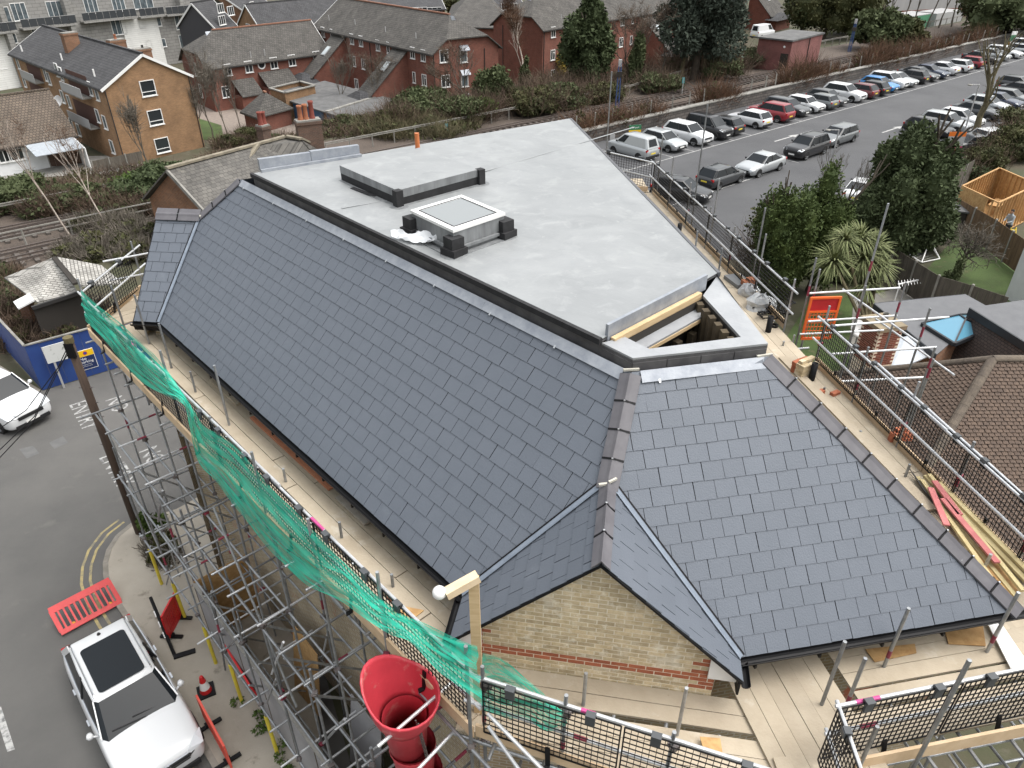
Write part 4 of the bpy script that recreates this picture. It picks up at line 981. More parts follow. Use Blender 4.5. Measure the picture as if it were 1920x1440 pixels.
# ================================================================== BUILDINGS AROUND
m_redb = brickmat('red_brick_wall', (.185,.058,.038), (.135,.044,.031), (.17,.105,.08), mo=.008, bumpd=.003, var=.5)
m_tanb = brickmat('tan_brick_wall', (.27,.152,.075), (.205,.112,.055), (.27,.19,.12), mo=.008, bumpd=.003, var=.5)
m_orab = brickmat('orange_brick_wall', (.24,.105,.05), (.17,.078,.042), (.22,.17,.125), mo=.010, bumpd=.004)
m_pinkb = brickmat('painted_pink_brick', (.20,.08,.072), (.17,.068,.062), (.19,.09,.083), mo=.006, bumpd=.003)
m_tileg = brickmat('grey_roof_tile', (.088,.082,.074), (.062,.058,.053), (.030,.028,.026), bw=.33, bh=.30, mo=.022, bumpd=.02, big=((.14,.135,.11), 1.6, .60, .12), var=.7)
m_tiled = brickmat('dark_roof_tile', (.060,.060,.063), (.045,.045,.048), (.022,.022,.024), bw=.33, bh=.32, mo=.025, bumpd=.02, big=((.10,.10,.095), 1.4, .62, .10))
m_tileb = brickmat('brown_roof_tile', (.135,.105,.080), (.105,.083,.064), (.045,.036,.03), bw=.30, bh=.30, mo=.03, bumpd=.03, big=((.17,.15,.11), 1.5, .60, .12))
m_oslate = brickmat('old_slate', (.115,.108,.098), (.083,.079,.073), (.048,.045,.041), bw=.30, bh=.24, mo=.012, bumpd=.01, big=((.165,.155,.13), 1.3, .56, .15), var=.8)
m_glass = mat('window_glass', (.025,.03,.034), .08, spec=.8)
m_glassl = mat('curtained_glass', (.13,.16,.175), .15, col2=(.06,.075,.085), scale=1.5, spec=.8)
m_wfr = mat('window_white', (.74,.74,.73), .4)
m_pipe = mat('dark_pipe', (.03,.028,.027), .5)
m_lgrey = mat('balcony_panel', (.33,.33,.33), .6)
m_rtile = mat('red_ridge_tile', (.27,.13,.08), .85, col2=(.20,.10,.07), scale=2)
m_pot = mat('terracotta_pot', (.33,.125,.06), .8, col2=(.25,.095,.05), scale=5)
m_potr = mat('dark_red_pot', (.22,.055,.04), .8, col2=(.17,.045,.033), scale=5)
class Face:          # one upright face of a building
    def __init__(s, O, t, n, root): s.O = V((O.x,O.y,0)); s.t = t; s.n = n; s.root = root
    def hit(s, u, v):
        r = ray(u, v); k = ((s.O-V((0,0,0))).dot(s.n))/(r.dot(s.n)); P = CAMP + r*k; return P
    def M(s, P, out=0.0): M_ = Matrix((s.t, -s.n, V((0,0,1)))).transposed().to_4x4(); M_.translation = P + s.n*out; return M_
def win_me(w, h, style):
    key = ('win', round(w,2), round(h,2), style)
    if key in MATS: return MATS[key]
    b = MB(); f_ = .07
    for x in (-w/2+f_/2, w/2-f_/2): b.box((x,0,0), (f_,.10,h))
    for z in (-h/2+f_/2, h/2-f_/2): b.box((0,0,z), (w-2*f_,.10,f_))
    if 'm' in style: b.box((0,0,0), (.06,.09,h-2*f_))
    if 't' in style: b.box((0,0,-h*.22), (w-2*f_,.09,.06))
    if 'u' in style: b.box((w*.22,0,h*.2), (w*.4,.09,.06))
    if '3' in style:
        for x in (-w/6, w/6): b.box((x,0,0), (.06,.09,h-2*f_))
    b.box((0,-.05,-h/2-.04), (w+.12,.12,.06))
    g = MB().box((0,.01,0), (w-2*f_+.01,.03,h-2*f_+.01))
    MATS[key] = (b.mesh(m_wfr, name='frame'), g.mesh(m_glassl if 'c' in style else m_glass, name='pane')); return MATS[key]
def window(face, u, v, w, h, style='m'):
    P = face.hit(u, v); fr_, pa_ = win_me(w, h, style); M = face.M(P, .03)
    o = inst('window', fr_, face.root, M); WM[o] = M; p = inst('pane', pa_, o, M); return o
def block(name, label, P, dx, W, dy, L, z0, ze, zr, wallm, roofm, ridge='y', hip=(0,0), over=.35, barge=True, ridgem=None, cat='house', gablet=False, group=None, jerk=0.0):
    root = thing(name, V((P.x,P.y,z0)), label, cat, group)
    p00 = V((P.x,P.y,0)); p10 = p00+dx*W; p01 = p00+dy*L; p11 = p10+dy*L
    Z = lambda p, z: V((p.x,p.y,z)); b = MB()
    ring = [p00,p10,p11,p01]
    for k in range(4):
        a, c = ring[k], ring[(k+1) % 4]; b.add([Z(a,z0-.3), Z(c,z0-.3), Z(c,ze), Z(a,ze)], [(0,1,2,3)])
    if ridge == 'y': A, B = (p00+p10)/2, (p01+p11)/2; ends = ((p00,p10,A), (p11,p01,B)); along = dy
    else: A, B = (p00+p01)/2, (p10+p11)/2; ends = ((p01,p00,A), (p10,p11,B)); along = dx
    RA_ = Z(A,zr) + along*hip[0]; RB_ = Z(B,zr) - along*hip[1]
    for k, (a, c, m_) in enumerate(ends):
        if hip[k] == 0: b.add([Z(a,ze), Z(c,ze), Z(m_,zr-.02)], [(0,1,2)])
        elif jerk: zj = ze+jerk*(zr-ze); b.add([Z(a,ze), Z(c,ze), Z(c+(m_-c)*jerk,zj), Z(a+(m_-a)*jerk,zj)], [(0,1,2,3)])
    b.build('wall', wallm, root, uv=True)
    half = (W if ridge == 'y' else L)/2; sl = (zr-ze)/half; ov = over; ze_ = ze - sl*ov
    side = dx if ridge == 'y' else dy
    lo0, lo1, hi0, hi1 = (p00,p01,p10,p11) if ridge == 'y' else (p00,p10,p01,p11)
    e0 = along*(ov if hip[0] else .22); e1 = along*(ov if hip[1] else .22)
    a0 = Z(lo0,ze_) - side*ov - e0; a1 = Z(lo1,ze_) - side*ov + e1; c0 = Z(hi0,ze_) + side*ov - e0; c1 = Z(hi1,ze_) + side*ov + e1
    r0 = RA_ - (along*.22 if not hip[0] else V((0,0,0))); r1 = RB_ + (along*.22 if not hip[1] else V((0,0,0)))
    r0 = r0 + V((0,0,.03)); r1 = r1 + V((0,0,.03)); b = MB(); th = V((0,0,-.14))
    def slab(q):
        nn = (q[1]-q[0]).cross(q[2]-q[0])
        if nn.z < 0: q = q[::-1]
        b.prism([p+th for p in q], -th)
    def jk(a, r, k):        # foot of a half hip on the verge
        rv = V((r.x,r.y,r.z)) - (along*(1 if k == 0 else -1))*hip[k]; rv = rv - (along*(1 if k == 0 else -1))*ov
        return a + (rv-a)*jerk
    if jerk:
        ja0 = jk(a0,r0,0) if hip[0] else None; jc0 = jk(c0,r0,0) if hip[0] else None; ja1 = jk(a1,r1,1) if hip[1] else None; jc1 = jk(c1,r1,1) if hip[1] else None
        slab([p for p in (a0,a1,ja1,r1,r0,ja0) if p is not None]); slab([p for p in (c1,c0,jc0,r0,r1,jc1) if p is not None])
        if hip[0]: slab([jc0,ja0,r0])
        if hip[1]: slab([ja1,jc1,r1])
    else:
        slab([a0,a1,r1,r0]); slab([c1,c0,r0,r1])
        if hip[0]: slab([c0,a0,r0])
        if hip[1]: slab([a1,c1,r1])
    rf = b.build('roof', roofm, root, uv=True)
    MB().bar(r0+V((0,0,.05)), r1+V((0,0,.05)), .26, .14).build('ridge', ridgem or roofm, rf, uv=ridgem is None)
    if barge:
        for k, hh in enumerate(hip):
            if hh == 0:
                q0, q1, rr = (a0,c0,r0) if k == 0 else (a1,c1,r1)
                for s_ in (q0,q1): MB().bar(s_+V((0,0,-.12)), rr+V((0,0,-.12)), .05, .24).build('bargeboard', m_wfr, rf)
    MB().bar(a0+V((0,0,-.14)), a1+V((0,0,-.14)), .12, .12).build('gutter', m_pipe, rf); MB().bar(c0+V((0,0,-.14)), c1+V((0,0,-.14)), .12, .12).build('gutter', m_pipe, rf)
    if gablet:
        q = r0 if hip[0] else r1; d_ = -along if hip[0] else along
        MB().prism([q+d_*.9-side*.7+V((0,0,-1.15)), q+d_*.9+side*.7+V((0,0,-1.15)), q+d_*.9+V((0,0,-.1))] if (d_.cross(side)).z < 0 else [q+d_*.9+side*.7+V((0,0,-1.15)), q+d_*.9-side*.7+V((0,0,-1.15)), q+d_*.9+V((0,0,-.1))], -d_*.7).build('gablet', m_lead, rf)
    f = Face(p00, dx, V((dx.y,-dx.x,0)), root); l = Face(p00, -dy, V((-dy.y,dy.x,0)), root); r_ = Face(p10, dy, V((dy.y,-dy.x,0)), root)
    return root, f, l, r_, rf
def frame_from(pa, pb, pc, z):       # corner pixel, along-x pixel, along-y pixel at eaves height z -> P, dx, W, dy, L
    A, B, C = G(*pa,z), G(*pb,z), G(*pc,z); dx = (B-A); W = dx.length; dx = dx/W; dy = (C-A); L = dy.length; dy = dy/L
    if abs(dx.dot(dy)) > .30: dy = (V((-dx.y,dx.x,0)) + dx*(.30 if dx.dot(dy) > 0 else -.30)).normalized()      # plans stay close to square
    return A, dx, W, dy, L
def downpipe(face, u0, v0, z0, z1, root):
    P = face.hit(u0, v0); MB().tube(Zq(P,z0)+face.n*.06, Zq(P,z1)+face.n*.06, .05, 6).build('downpipe', m_pipe, root)
def catslide(face, uv0, uv1, out, zt, zb, root, sky=True, wall=m_redb):
    """brick stair projection with a roof sliding down from the eaves"""
    a = face.hit(*uv0); c = face.hit(*uv1); a.z = c.z = 0; n = face.n; t = (c-a).normalized()
    Zf = lambda p, z: V((p.x,p.y,z)); b = MB()
    for p in (a, c): b.add([Zf(p,NZ), Zf(p+n*out,NZ), Zf(p+n*out,zb), Zf(p,zt)], [(0,1,2,3)])
    b.add([Zf(a+n*out,NZ), Zf(c+n*out,NZ), Zf(c+n*out,zb), Zf(a+n*out,zb)], [(0,1,2,3)]); b.build('stair_wall', wall, root, uv=True)
    sl = (zt-zb)/out; q = [Zf(a-t*.2,zt+.1), Zf(c+t*.2,zt+.1), Zf(c+t*.2+n*(out+.4),zb+.1-sl*.4), Zf(a-t*.2+n*(out+.4),zb+.1-sl*.4)]
    nn = (q[1]-q[0]).cross(q[2]-q[0]); q = q if nn.z > 0 else q[::-1]
    rf = MB().prism([p-V((0,0,.12)) for p in q], (0,0,.12)).build('catslide_roof', m_tileg, root, uv=True)
    md = Zf((a+c)/2+n*out*.42, zt-sl*out*.42+.14); sl_n = (n*sl + V((0,0,1))).normalized(); ti = t; R_ = Matrix((ti, sl_n.cross(ti), sl_n)).transposed()
    if sky:
        o = MB().box(md, (1.0,1.5,.12), R_).build('rooflight', mat('skylight_frame', (.30,.31,.31), .5), rf); MB().box(md+sl_n*.07, (.78,1.25,.03), R_).build('pane', mat('skylight_glass', (.45,.50,.52), .12, spec=.8), rf)
    # hipped porch roof below
    m0 = Zf((a+c)/2 + n*(out+.9), 0); hw = (c-a).length/2+1.0; pz = zb-.6; b = MB()
    bs = [m0-t*hw-n*1.6, m0+t*hw-n*1.6, m0+t*hw+n*1.4, m0-t*hw+n*1.4]; tp_ = [m0-t*.5-n*.6, m0+t*.5-n*.6, m0+t*.5+n*.1, m0-t*.5+n*.1]
    zt2 = zb+.2; zb2 = NZ+2.1
    for k in range(4):
        q = [Zf(bs[k],zb2), Zf(bs[(k+1) % 4],zb2), Zf(tp_[(k+1) % 4],zt2), Zf(tp_[k],zt2)]; b.add(q, [(0,1,2,3)])
    b.poly([Zf(p,zt2) for p in tp_]); b.build('porch_roof', m_tiled, root, uv=True)
    MB().box(Zf(m0-n*.2,NZ+1.05), (hw*1.5,1.6,2.1), Matrix((t, -n, V((0,0,1)))).transposed()).build('porch_wall', wall, root, uv=True)
def vent(rf, P, h=.5): MB().tube(P, P+V((0,0,h)), .06, 6).build('soil_vent', m_lgrey, rf)
# ---- tan brick flats
A_, dx, W, dy, L = frame_from((193,163), (354,138), (20,97), 3.3)
tan, tf, tl, tr_, trf = block('brick_flats', 'three-storey tan brick flats with dark tiled gable roof and white windows', A_, dx, W, dy, L, NZ, 3.3, 3.3+W*.27, m_tanb, m_tiled, 'y', cat='flats')
for (u, v) in ((277,165), (291,220), (304,272)): window(tf, u, v, 1.5, 1.45, 't')
for (u, v) in ((170,166), (182,175), (184,217), (197,229), (211,275), (107,131), (115,138), (118,181), (130,190), (135,233), (148,243), (34,118), (46,152), (86,140), (92,147)): window(tl, u, v, .9, 1.3, 'c')
for (a, c) in (((128,150),(172,182)), ((142,205),(187,238)), ((52,130),(82,152)), ((60,172),(92,196))):
    P, Q = tl.hit(*a), tl.hit(*c); zt_ = (P.z+Q.z)/2
    MB().prism([Zq(P,zt_-.45)+tl.n*.9, Zq(Q,zt_-.45)+tl.n*.9, Zq(Q,zt_+.45)+tl.n*.9, Zq(P,zt_+.45)+tl.n*.9], -tl.n*.06).build('balcony_panel', m_lgrey, tan)
    MB().prism([Zq(P,zt_-.55), Zq(Q,zt_-.55), Zq(Q,zt_-.55)+tl.n*.9, Zq(P,zt_-.55)+tl.n*.9], (0,0,.12)).build('balcony_floor', m_conc, tan)
    MB().prism([Zq(P,zt_-.5)+tl.n*.02, Zq(Q,zt_-.5)+tl.n*.02, Zq(Q,zt_+1.5)+tl.n*.02, Zq(P,zt_+1.5)+tl.n*.02], -tl.n*.015).build('balcony_recess', mat('dark_recess', (.09,.045,.035), .9), tan)
downpipe(tf, 196,170, NZ, 3.2, tan); downpipe(tf, 352,140, NZ, 3.2, tan)
def stack(name, P, w, d, z0, z1, rz, wm_, pots, label, cat='chimney', bricks=False, cap=True):
    root = thing(name, Zq(P,z0), label, cat, 'chimney stacks'); R_ = Matrix.Rotation(rz,3,'Z')
    MB().box(Zq(P,(z0+z1)/2), (w,d,z1-z0), R_).build('stack', wm_, root, uv=True)
    if cap:
        MB().box(Zq(P,z1-.09), (w+.12,d+.12,.16), R_).build('corbel', wm_, root, uv=True); MB().box(Zq(P,z1+.05), (w+.02,d+.02,.10), R_).build('flaunching', m_conc, root)
    for (x, y, h_, m_, r_) in pots:
        c = Zq(P,z1+.05) + R_ @ V((x,y,0)); MB().lathe([(r_*1.15,0), (r_*1.1,h_*.1), (r_*.95,h_*.2), (r_*.85,h_*.85), (r_*1.0,h_*.9), (r_*1.0,h_), (r_*.7,h_), (r_*.65,h_*.5)], c, 12).build('chimney_pot', m_, root, smooth=True)
    return root
rz = math.atan2(dx.y, dx.x)
for (u, v, zz, w_, pots, lb) in ((128,62,6.3,1.5,[],'broad low brick chimney at the far end of the tan flats roof'), (217,75,6.0,1.6,[(0,0,.5,m_pot,.14)],'brick chimney with one pot midway along the tan flats roof'), (264,92,5.6,1.7,[(.2,0,.3,m_pipe,.12)],'brick chimney behind the gable of the tan flats')):
    P = G(u,v,zz); stack('chimney_stack', P, w_, .8, 2.8, zz, rz, m_orab, pots, lb)
for (u, v) in ((40,91), (115,107), (176,137)):
    P = G(u,v,4.3); b = MB(); b.tube(P-V((0,0,.3)), P+V((0,0,.35)), .08, 6); b.build('roof_vent', m_wfr, trf)
# ---- red brick terrace A (two storeys), B, C, D (three storeys)
A_, dx, W, dy, L = frame_from((388,125), (604,96), (340,107), 1.3)
rA, fA, lA, _, rfA = block('red_brick_house', 'low two-storey red brick range with grey hipped roof and red ridge', A_, dx, W+1, dy, max(L,8), NZ, 1.3, 4.6, m_redb, m_tileg, 'x', hip=(3.2,0), ridgem=m_rtile, gablet=True, jerk=.42, cat='housing block')
for (u, v) in ((426,131), (466,125), (513,118), (547,113), (593,106), (423,172)): window(fA, u, v, 1.05, 1.35, 'mu')
for (u, v) in ((367,130), (377,170)): window(lA, u, v, .75, 1.6, 'c')
P = fA.hit(490,121); MB().lathe([(.42,0), (.42,.08), (.56,.08), (.56,0)], P, 18, ax=fA.n).build('round_window', m_wfr, rA); MB().lathe([(0,.03), (.42,.03)], P, 18, ax=fA.n).build('pane', m_glass, rA)
for (u0, u1, v_) in ((436,478,165), (486,545,150)):
    a, c = fA.hit(u0,v_), fA.hit(u1,v_); zz = a.z; t = (c-a).normalized(); n = fA.n; b = MB()
    q = [Zq(a,zz-.8)+n*2.2, Zq(c,zz-.8)+n*2.2, Zq(c,zz+.9), Zq(a,zz+.9)]; b.prism([p-V((0,0,.1)) for p in q], (0,0,.1)); b.build('porch_roof', m_tileg, rA, uv=True)
    MB().prism([Zq(a,NZ)+n*2.0, Zq(c,NZ)+n*2.0, Zq(c,zz-.8)+n*2.0, Zq(a,zz-.8)+n*2.0], -n*1.9).build('porch_wall', m_redb, rA, uv=True)
for (u, v) in ((471,108), (497,104)): vent(rfA, G(u,v,2.2), .7)
A_, dx, W, dy, L = frame_from((812,97), (934,84), (588,48), 3.8)
rB, fB, lB, _, rfB = block('red_brick_house', 'three-storey red brick block with hipped grey roof facing the railway bushes', A_, dx, W, dy, L, NZ, 3.8, 3.8+W*.36, m_redb, m_tileg, 'y', hip=(3.2,0), ridgem=m_rtile, gablet=True, jerk=.42, cat='housing block')
for (u, v) in ((606,60), (660,73), (677,77), (709,85), (774,99), (794,104), (682,120), (796,150), (669,157)): window(lB, u, v, .95, 1.25, 'mu')
for (u, v) in ((622,64), (728,89), (665,115), (777,145)): window(lB, u, v, .6, 1.25, '')
for (u, v) in ((832,105), (835,152)): window(fB, u, v, 1.15, 1.35, 'mu')
for (u, v) in ((869,102), (871,148), (872,193)):
    o = window(fB, u, v, .95, 1.7, 'c'); P = fB.hit(u, v-16); MB().prism([P-fB.t*.6, P+fB.t*.6, P+fB.t*.6+fB.n*.5-V((0,0,.5)), P-fB.t*.6+fB.n*.5-V((0,0,.5))][::-1], (0,0,.08)).build('lead_hood', m_lead, rB)
catslide(lB, (650,95), (628,90), 5.2, 3.2, -1.0, rB); catslide(lB, (764,120), (740,115), 5.2, 3.2, -1.0, rB)
downpipe(lB, 694,90, NZ, 3.6, rB); downpipe(fB, 812,100, NZ, 3.6, rB); downpipe(fB, 908,98, NZ, 3.6, rB)
for (u, v) in ((617,38), (666,46), (723,60), (780,72)): vent(rfB, G(u,v,4.9), .6)
A_, dx, W, dy, L = frame_from((1018,53), (1268,14), (925,42), 3.8)
rC, fC, lC, _, rfC = block('red_brick_house', 'long three-storey red brick block behind the conifer with grey hipped roof', A_, dx, W, dy, max(L,9), NZ, 3.8, 3.8+max(L,9)*.36, m_redb, m_tileg, 'x', hip=(3.4,3.4), gablet=True, jerk=.42, cat='housing block')
for (u, v) in ((1037,60), (1036,103), (1131,44), (1167,39), (1164,79), (1037,140), (1247,25)): window(fC, u, v, 1.0, 1.35, 'mu')
for (u, v) in ((1060,56), (1059,98), (1186,36), (1183,75), (1230,28)): window(fC, u, v, .6, 1.25, '')
catslide(fC, (1202,55), (1224,52), 5.2, 3.2, -1.0, rC); downpipe(fC, 1020,60, NZ, 3.6, rC); downpipe(fC, 1148,50, NZ, 3.6, rC); downpipe(lC, 943,45, NZ, 3.6, rC)
for (u, v) in ((1052,37), (1113,27), (1180,17)): vent(rfC, G(u,v,4.9), .6)
A_, dx, W, dy, L = frame_from((1355,-20), (1500,-42), (1310,-40), 4.4)
rD, fD, lD, _, rfD = block('red_brick_house', 'red brick block at the top edge beyond the pruned tree', A_, dx, 13, dy, 9, NZ, 4.4, 7.6, m_redb, m_tileg, 'x', hip=(3,3), cat='housing block')
for (u, v) in ((1352,22), (1385,26), (1456,3), (1476,4), (1471,35), (1466,62)): window(fD, u, v, 1.0, 1.35, 'mu')
for (u, v) in ((1451,33), (1446,64)): window(fD, u, v, .6, 1.2, '')
catslide(fD, (1402,22), (1432,18), 5.0, 3.6, -1.0, rD)
# ---- pale modern apartments behind the tan flats
m_stone = brickmat('grey_stone_cladding', (.27,.265,.25), (.235,.23,.22), (.15,.147,.14), bw=1.1, bh=.45, mo=.03, bumpd=.01, var=.3)
m_wclad = brickmat('white_boarding', (.72,.72,.70), (.69,.69,.67), (.55,.55,.53), bw=6, bh=.28, mo=.02, bumpd=.008, var=.15)
Pw0 = G(-40,175,NZ); Pw1 = G(405,108,NZ); dW = (Pw1-Pw0); LW = dW.length; dW = dW/LW; nW = V((dW.y,-dW.x,0))
AP = thing('apartment_building', (Pw0+Pw1)/2, 'modern pale apartment building with white panels and dark glass balconies', 'apartments')
fW = Face(Pw0, dW, nW, AP)
b = MB(); back = -nW*10
for (a, c) in ((Pw0,Pw1), (Pw1,Pw1+back), (Pw1+back,Pw0+back), (Pw0+back,Pw0)): b.add([Zq(a,NZ), Zq(c,NZ), Zq(c,7.6), Zq(a,7.6)], [(0,1,2,3)])
b.add([Zq(Pw0,7.6), Zq(Pw1,7.6), Zq(Pw1+back,7.6), Zq(Pw0+back,7.6)], [(0,1,2,3)]); b.build('wall', m_stone, AP, uv=True)
def panel(u0, v0, u1, v1, m_, out=.08, name='panel'):
    a, c = fW.hit(u0,v1), fW.hit(u1,v1); zt_ = fW.hit((u0+u1)/2, v0).z; zb_ = (a.z+c.z)/2
    return MB().prism([Zq(a,zb_)+nW*out, Zq(c,zb_)+nW*out, Zq(c,zt_)+nW*out, Zq(a,zt_)+nW*out], -nW*out*.95).build(name, m_, AP, uv=True)
panel(-40,62,46,172,m_wclad); panel(252,32,318,140,m_wclad)
for (u, v) in ((25,72), (4,120), (265,44), (297,41), (279,84), (306,80)): window(fW, u, v, .9, 1.25, 'c')
for (u, v, w_, h_) in ((103,18,2.2,2.2), (222,8,2.0,2.0), (268,4,3.2,1.8), (36,22,2.0,2.2), (5,30,2.0,2.2), (340,40,2.3,2.3), (348,78,2.2,2.2), (222,50,2.2,2.2), (238,83,1.6,1.6), (67,58,1.2,1.0), (372,30,2.4,2.2), (378,62,2.4,2.0), (170,10,2.0,2.2)): window(fW, u, v, w_, h_, '3c')
m_bal = mat('dark_balcony_glass', (.05,.055,.06), .12, spec=.7)
for (u0, u1, v0, v1) in ((-40,26,45,56), (30,138,36,44), (145,250,24,32), (252,300,16,20), (302,350,13,18), (360,405,48,50)):
    a, c = fW.hit(u0,v0), fW.hit(u1,v1); zt_ = max(a.z,c.z); L_ = (c-a).length; n_ = max(2, round(L_/1.1))
    MB().prism([Zq(a,zt_-1.35), Zq(c,zt_-1.35), Zq(c,zt_-1.35)+nW*1.3, Zq(a,zt_-1.35)+nW*1.3], (0,0,.25)).build('balcony_floor', m_stone, AP, uv=True)
    for k in range(n_):
        p = a+(c-a)*(k/n_); q = a+(c-a)*((k+.93)/n_); MB().prism([Zq(p,zt_-1.0)+nW*1.25, Zq(q,zt_-1.0)+nW*1.25, Zq(q,zt_)+nW*1.25, Zq(p,zt_)+nW*1.25], -nW*.04).build('balustrade_pane', m_bal, AP)
    MB().bar(Zq(a,zt_+.03)+nW*1.25, Zq(c,zt_+.03)+nW*1.25, .06, .06).build('handrail', m_lgrey, AP)
for u in (20, 142, 352): 
    P = fW.hit(u,90); MB().bar(Zq(P,NZ)+nW*.6, Zq(P,7.6)+nW*.6, .7, 1.2, nW).build('pier', m_stone, AP, uv=True)
b = MB(); c = fW.hit(375,15); 
for k in range(9):
    t0 = math.pi*k/9; t1 = math.pi*(k+1)/9; R_ = 4.5
    b.add([c+dW*(R_*math.cos(t0)*1.0)+V((0,0,R_*.35*math.sin(t0))), c+dW*(R_*math.cos(t1))+V((0,0,R_*.35*math.sin(t1))), c+dW*(R_*math.cos(t1))+V((0,0,R_*.35*math.sin(t1)))-nW*9, c+dW*(R_*math.cos(t0))+V((0,0,R_*.35*math.sin(t0)))-nW*9], [(0,1,2,3)])
b.build('curved_roof', m_conc, AP)
# ---- bungalow on the left with lean-to
A_ = G(138,249,-1.2); Bp = G(-60,282,-1.2); dxb = (A_-Bp).normalized(); dyb = V((-dxb.y,dxb.x,0)); Wb = (A_-Bp).length
bun, fbn, lbn, rbn, rfn = block('bungalow', 'white-walled bungalow with brown tiled roof at the left edge', Bp, dxb, Wb, dyb, 9.0, NZ, -1.2, 2.2, mat('white_render', (.70,.71,.72), .8, col2=(.62,.63,.64), scale=2), m_tileb, 'x', barge=False)
window(fbn, 24,286, 1.7, 1.5, '3u'); window(fbn, 5,290, .9, 1.4, '')
a, c = fbn.hit(46,275), fbn.hit(135,258); n = fbn.n
MB().prism([Zq(a,-1.5), Zq(c,-1.5), Zq(c,-2.1)+n*3.0, Zq(a,-2.1)+n*3.0][::-1], (0,0,.06)).build('lean_to_roof', mat('corrugated_plastic', (.27,.30,.33), .5, col2=(.35,.38,.41), scale=.8, stretch=(8,8,1)), bun)
MB().prism([Zq(c,NZ), Zq(c,NZ)+n*3.0, Zq(c,-2.1)+n*3.0, Zq(c,-1.5)], dxb*.1).build('lean_to_wall', m_wfr, bun)
d_ = MB().lathe([(0,-.02), (.5,.10), (.58,.22), (.5,.14), (0,.03)], G(111,191,1.2), 20, ax=V((-.3,-.8,.4))); d_.build('satellite_dish', mat('dish_grey', (.50,.50,.50), .6), bun, smooth=True)
# ---- garages with blue doors and the brick plant room
A_, dx, W, dy, L = frame_from((516,178), (650,220), (600,155), -1.6)
L = 9.0
Gp = A_; GR = thing('garage_row', Zq(Gp,NZ), 'row of lock-up garages with faded blue doors and grey felt roof', 'garages')
fG = Face(Gp, dx, -dy, GR)
W += 4
b = MB()
for (a, c) in ((Gp,Gp+dx*W), (Gp+dx*W,Gp+dx*W+dy*L), (Gp+dx*W+dy*L,Gp+dy*L), (Gp+dy*L,Gp)): b.add([Zq(a,NZ), Zq(c,NZ), Zq(c,-1.7), Zq(a,-1.7)], [(0,1,2,3)])
b.build('wall', m_orab, GR, uv=True)
m_felt = mat('grey_felt', (.13,.13,.13), .9, col2=(.085,.085,.085), scale=1.2, bump=.5, bscale=8, spots=((.18,.17,.14), 2, .62, .1))
MB().prism([Zq(Gp-dx*.3-dy*.5,-1.7), Zq(Gp+dx*(W+.3)-dy*.5,-1.7), Zq(Gp+dx*(W+.3)+dy*L,-1.55), Zq(Gp-dx*.3+dy*L,-1.55)], (0,0,.15)).build('roof', m_felt, GR)
MB().bar(Zq(Gp+dx*W*.62-dy*.4,-1.5), Zq(Gp+dx*W*.62+dy*L,-1.36), .5, .12).build('parapet', m_conc, GR)
m_blue = mat('faded_blue_paint', (.055,.125,.24), .7, col2=(.085,.15,.235), scale=1.2, spots=((.14,.12,.10), 2.6, .62, .1))
nd = 7
for k in range(nd):
    p = Gp+dx*(W*(k+.12)/nd)-dy*.06; q = Gp+dx*(W*(k+.90)/nd)-dy*.06; MB().prism([Zq(p,NZ+.05), Zq(q,NZ+.05), Zq(q,-1.85), Zq(p,-1.85)], dy*.04).build('garage_door', m_blue, GR)
A_ = G(506,166,-.6); PL_ = thing('plant_room', Zq(A_,NZ), 'small tan brick plant room with sunken flat roof beside the garages', 'plant room')
dxp = dx; dyp = dy; wv = [A_, A_+dxp*3.6, A_+dxp*3.6+dyp*5.0, A_+dyp*5.0]
b = MB()
for k in range(4): b.add([Zq(wv[k],NZ), Zq(wv[(k+1) % 4],NZ), Zq(wv[(k+1) % 4],-.6), Zq(wv[k],-.6)], [(0,1,2,3)])
b.build('wall', m_tanb, PL_, uv=True); MB().poly([Zq(p,-1.1) for p in wv]).build('roof', m_felt, PL_)
for k in range(4): MB().bar(Zq(wv[k],-.55), Zq(wv[(k+1) % 4],-.55), .35, .12).build('coping', m_conc, PL_)
A_ = G(456,205,-1.9); bs_ = block('bin_store', 'dark low store with grey hipped roof left of the plant room', A_, dx, 3.4, dy, 5.0, NZ, -1.9, -.2, m_redb, m_tileg, 'x', hip=(1.6,1.2), ridgem=m_rtile, barge=False, cat='store')
# ---- old station house roof in front of the railway, two chimney stacks
SH = thing('station_house', G(440,300,0), 'old brick station house with weathered slate roof beside the railway', 'house')
zr = 5.2; r0 = G(312,317,zr); r1 = G(480,272,zr); r2 = G(536,257,zr); r3 = G(565,262,zr)
dr_ = (r1-r0).normalized(); fn = V((dr_.y,-dr_.x,0)); ZS = 2.9; run = 3.4
e0 = Zq(r0+fn*run,ZS); e1 = Zq(r1+fn*run+dr_*3,ZS); bk0 = Zq(r0-fn*run,ZS); 
b = MB()
for q in ([r0,e0,e1,r1], [r1,e1,Zq(r3+fn*3.4+dr_*2,ZS),r3,r2], [r0,r1,r2,Zq(r2-fn*run,ZS),bk0], [r2,r3,Zq(r3+dr_*3.2-fn*1,ZS),Zq(r2-fn*run,ZS)], [r3,Zq(r3+fn*3.4+dr_*2,ZS),Zq(r3+dr_*3.2-fn*1,ZS)]):
    nn = (q[1]-q[0]).cross(q[2]-q[0]); q = q if nn.z > 0 else q[::-1]; b.prism([p-V((0,0,.1)) for p in q], (0,0,.1))
rfS = b.build('roof', m_oslate, SH, uv=True)
m_moss = mat('mossy_ridge', (.27,.24,.18), .95, col2=(.15,.13,.10), scale=2.5, spots=((.50,.24,.05), 1.0, .74, .03), bump=1, bscale=12)
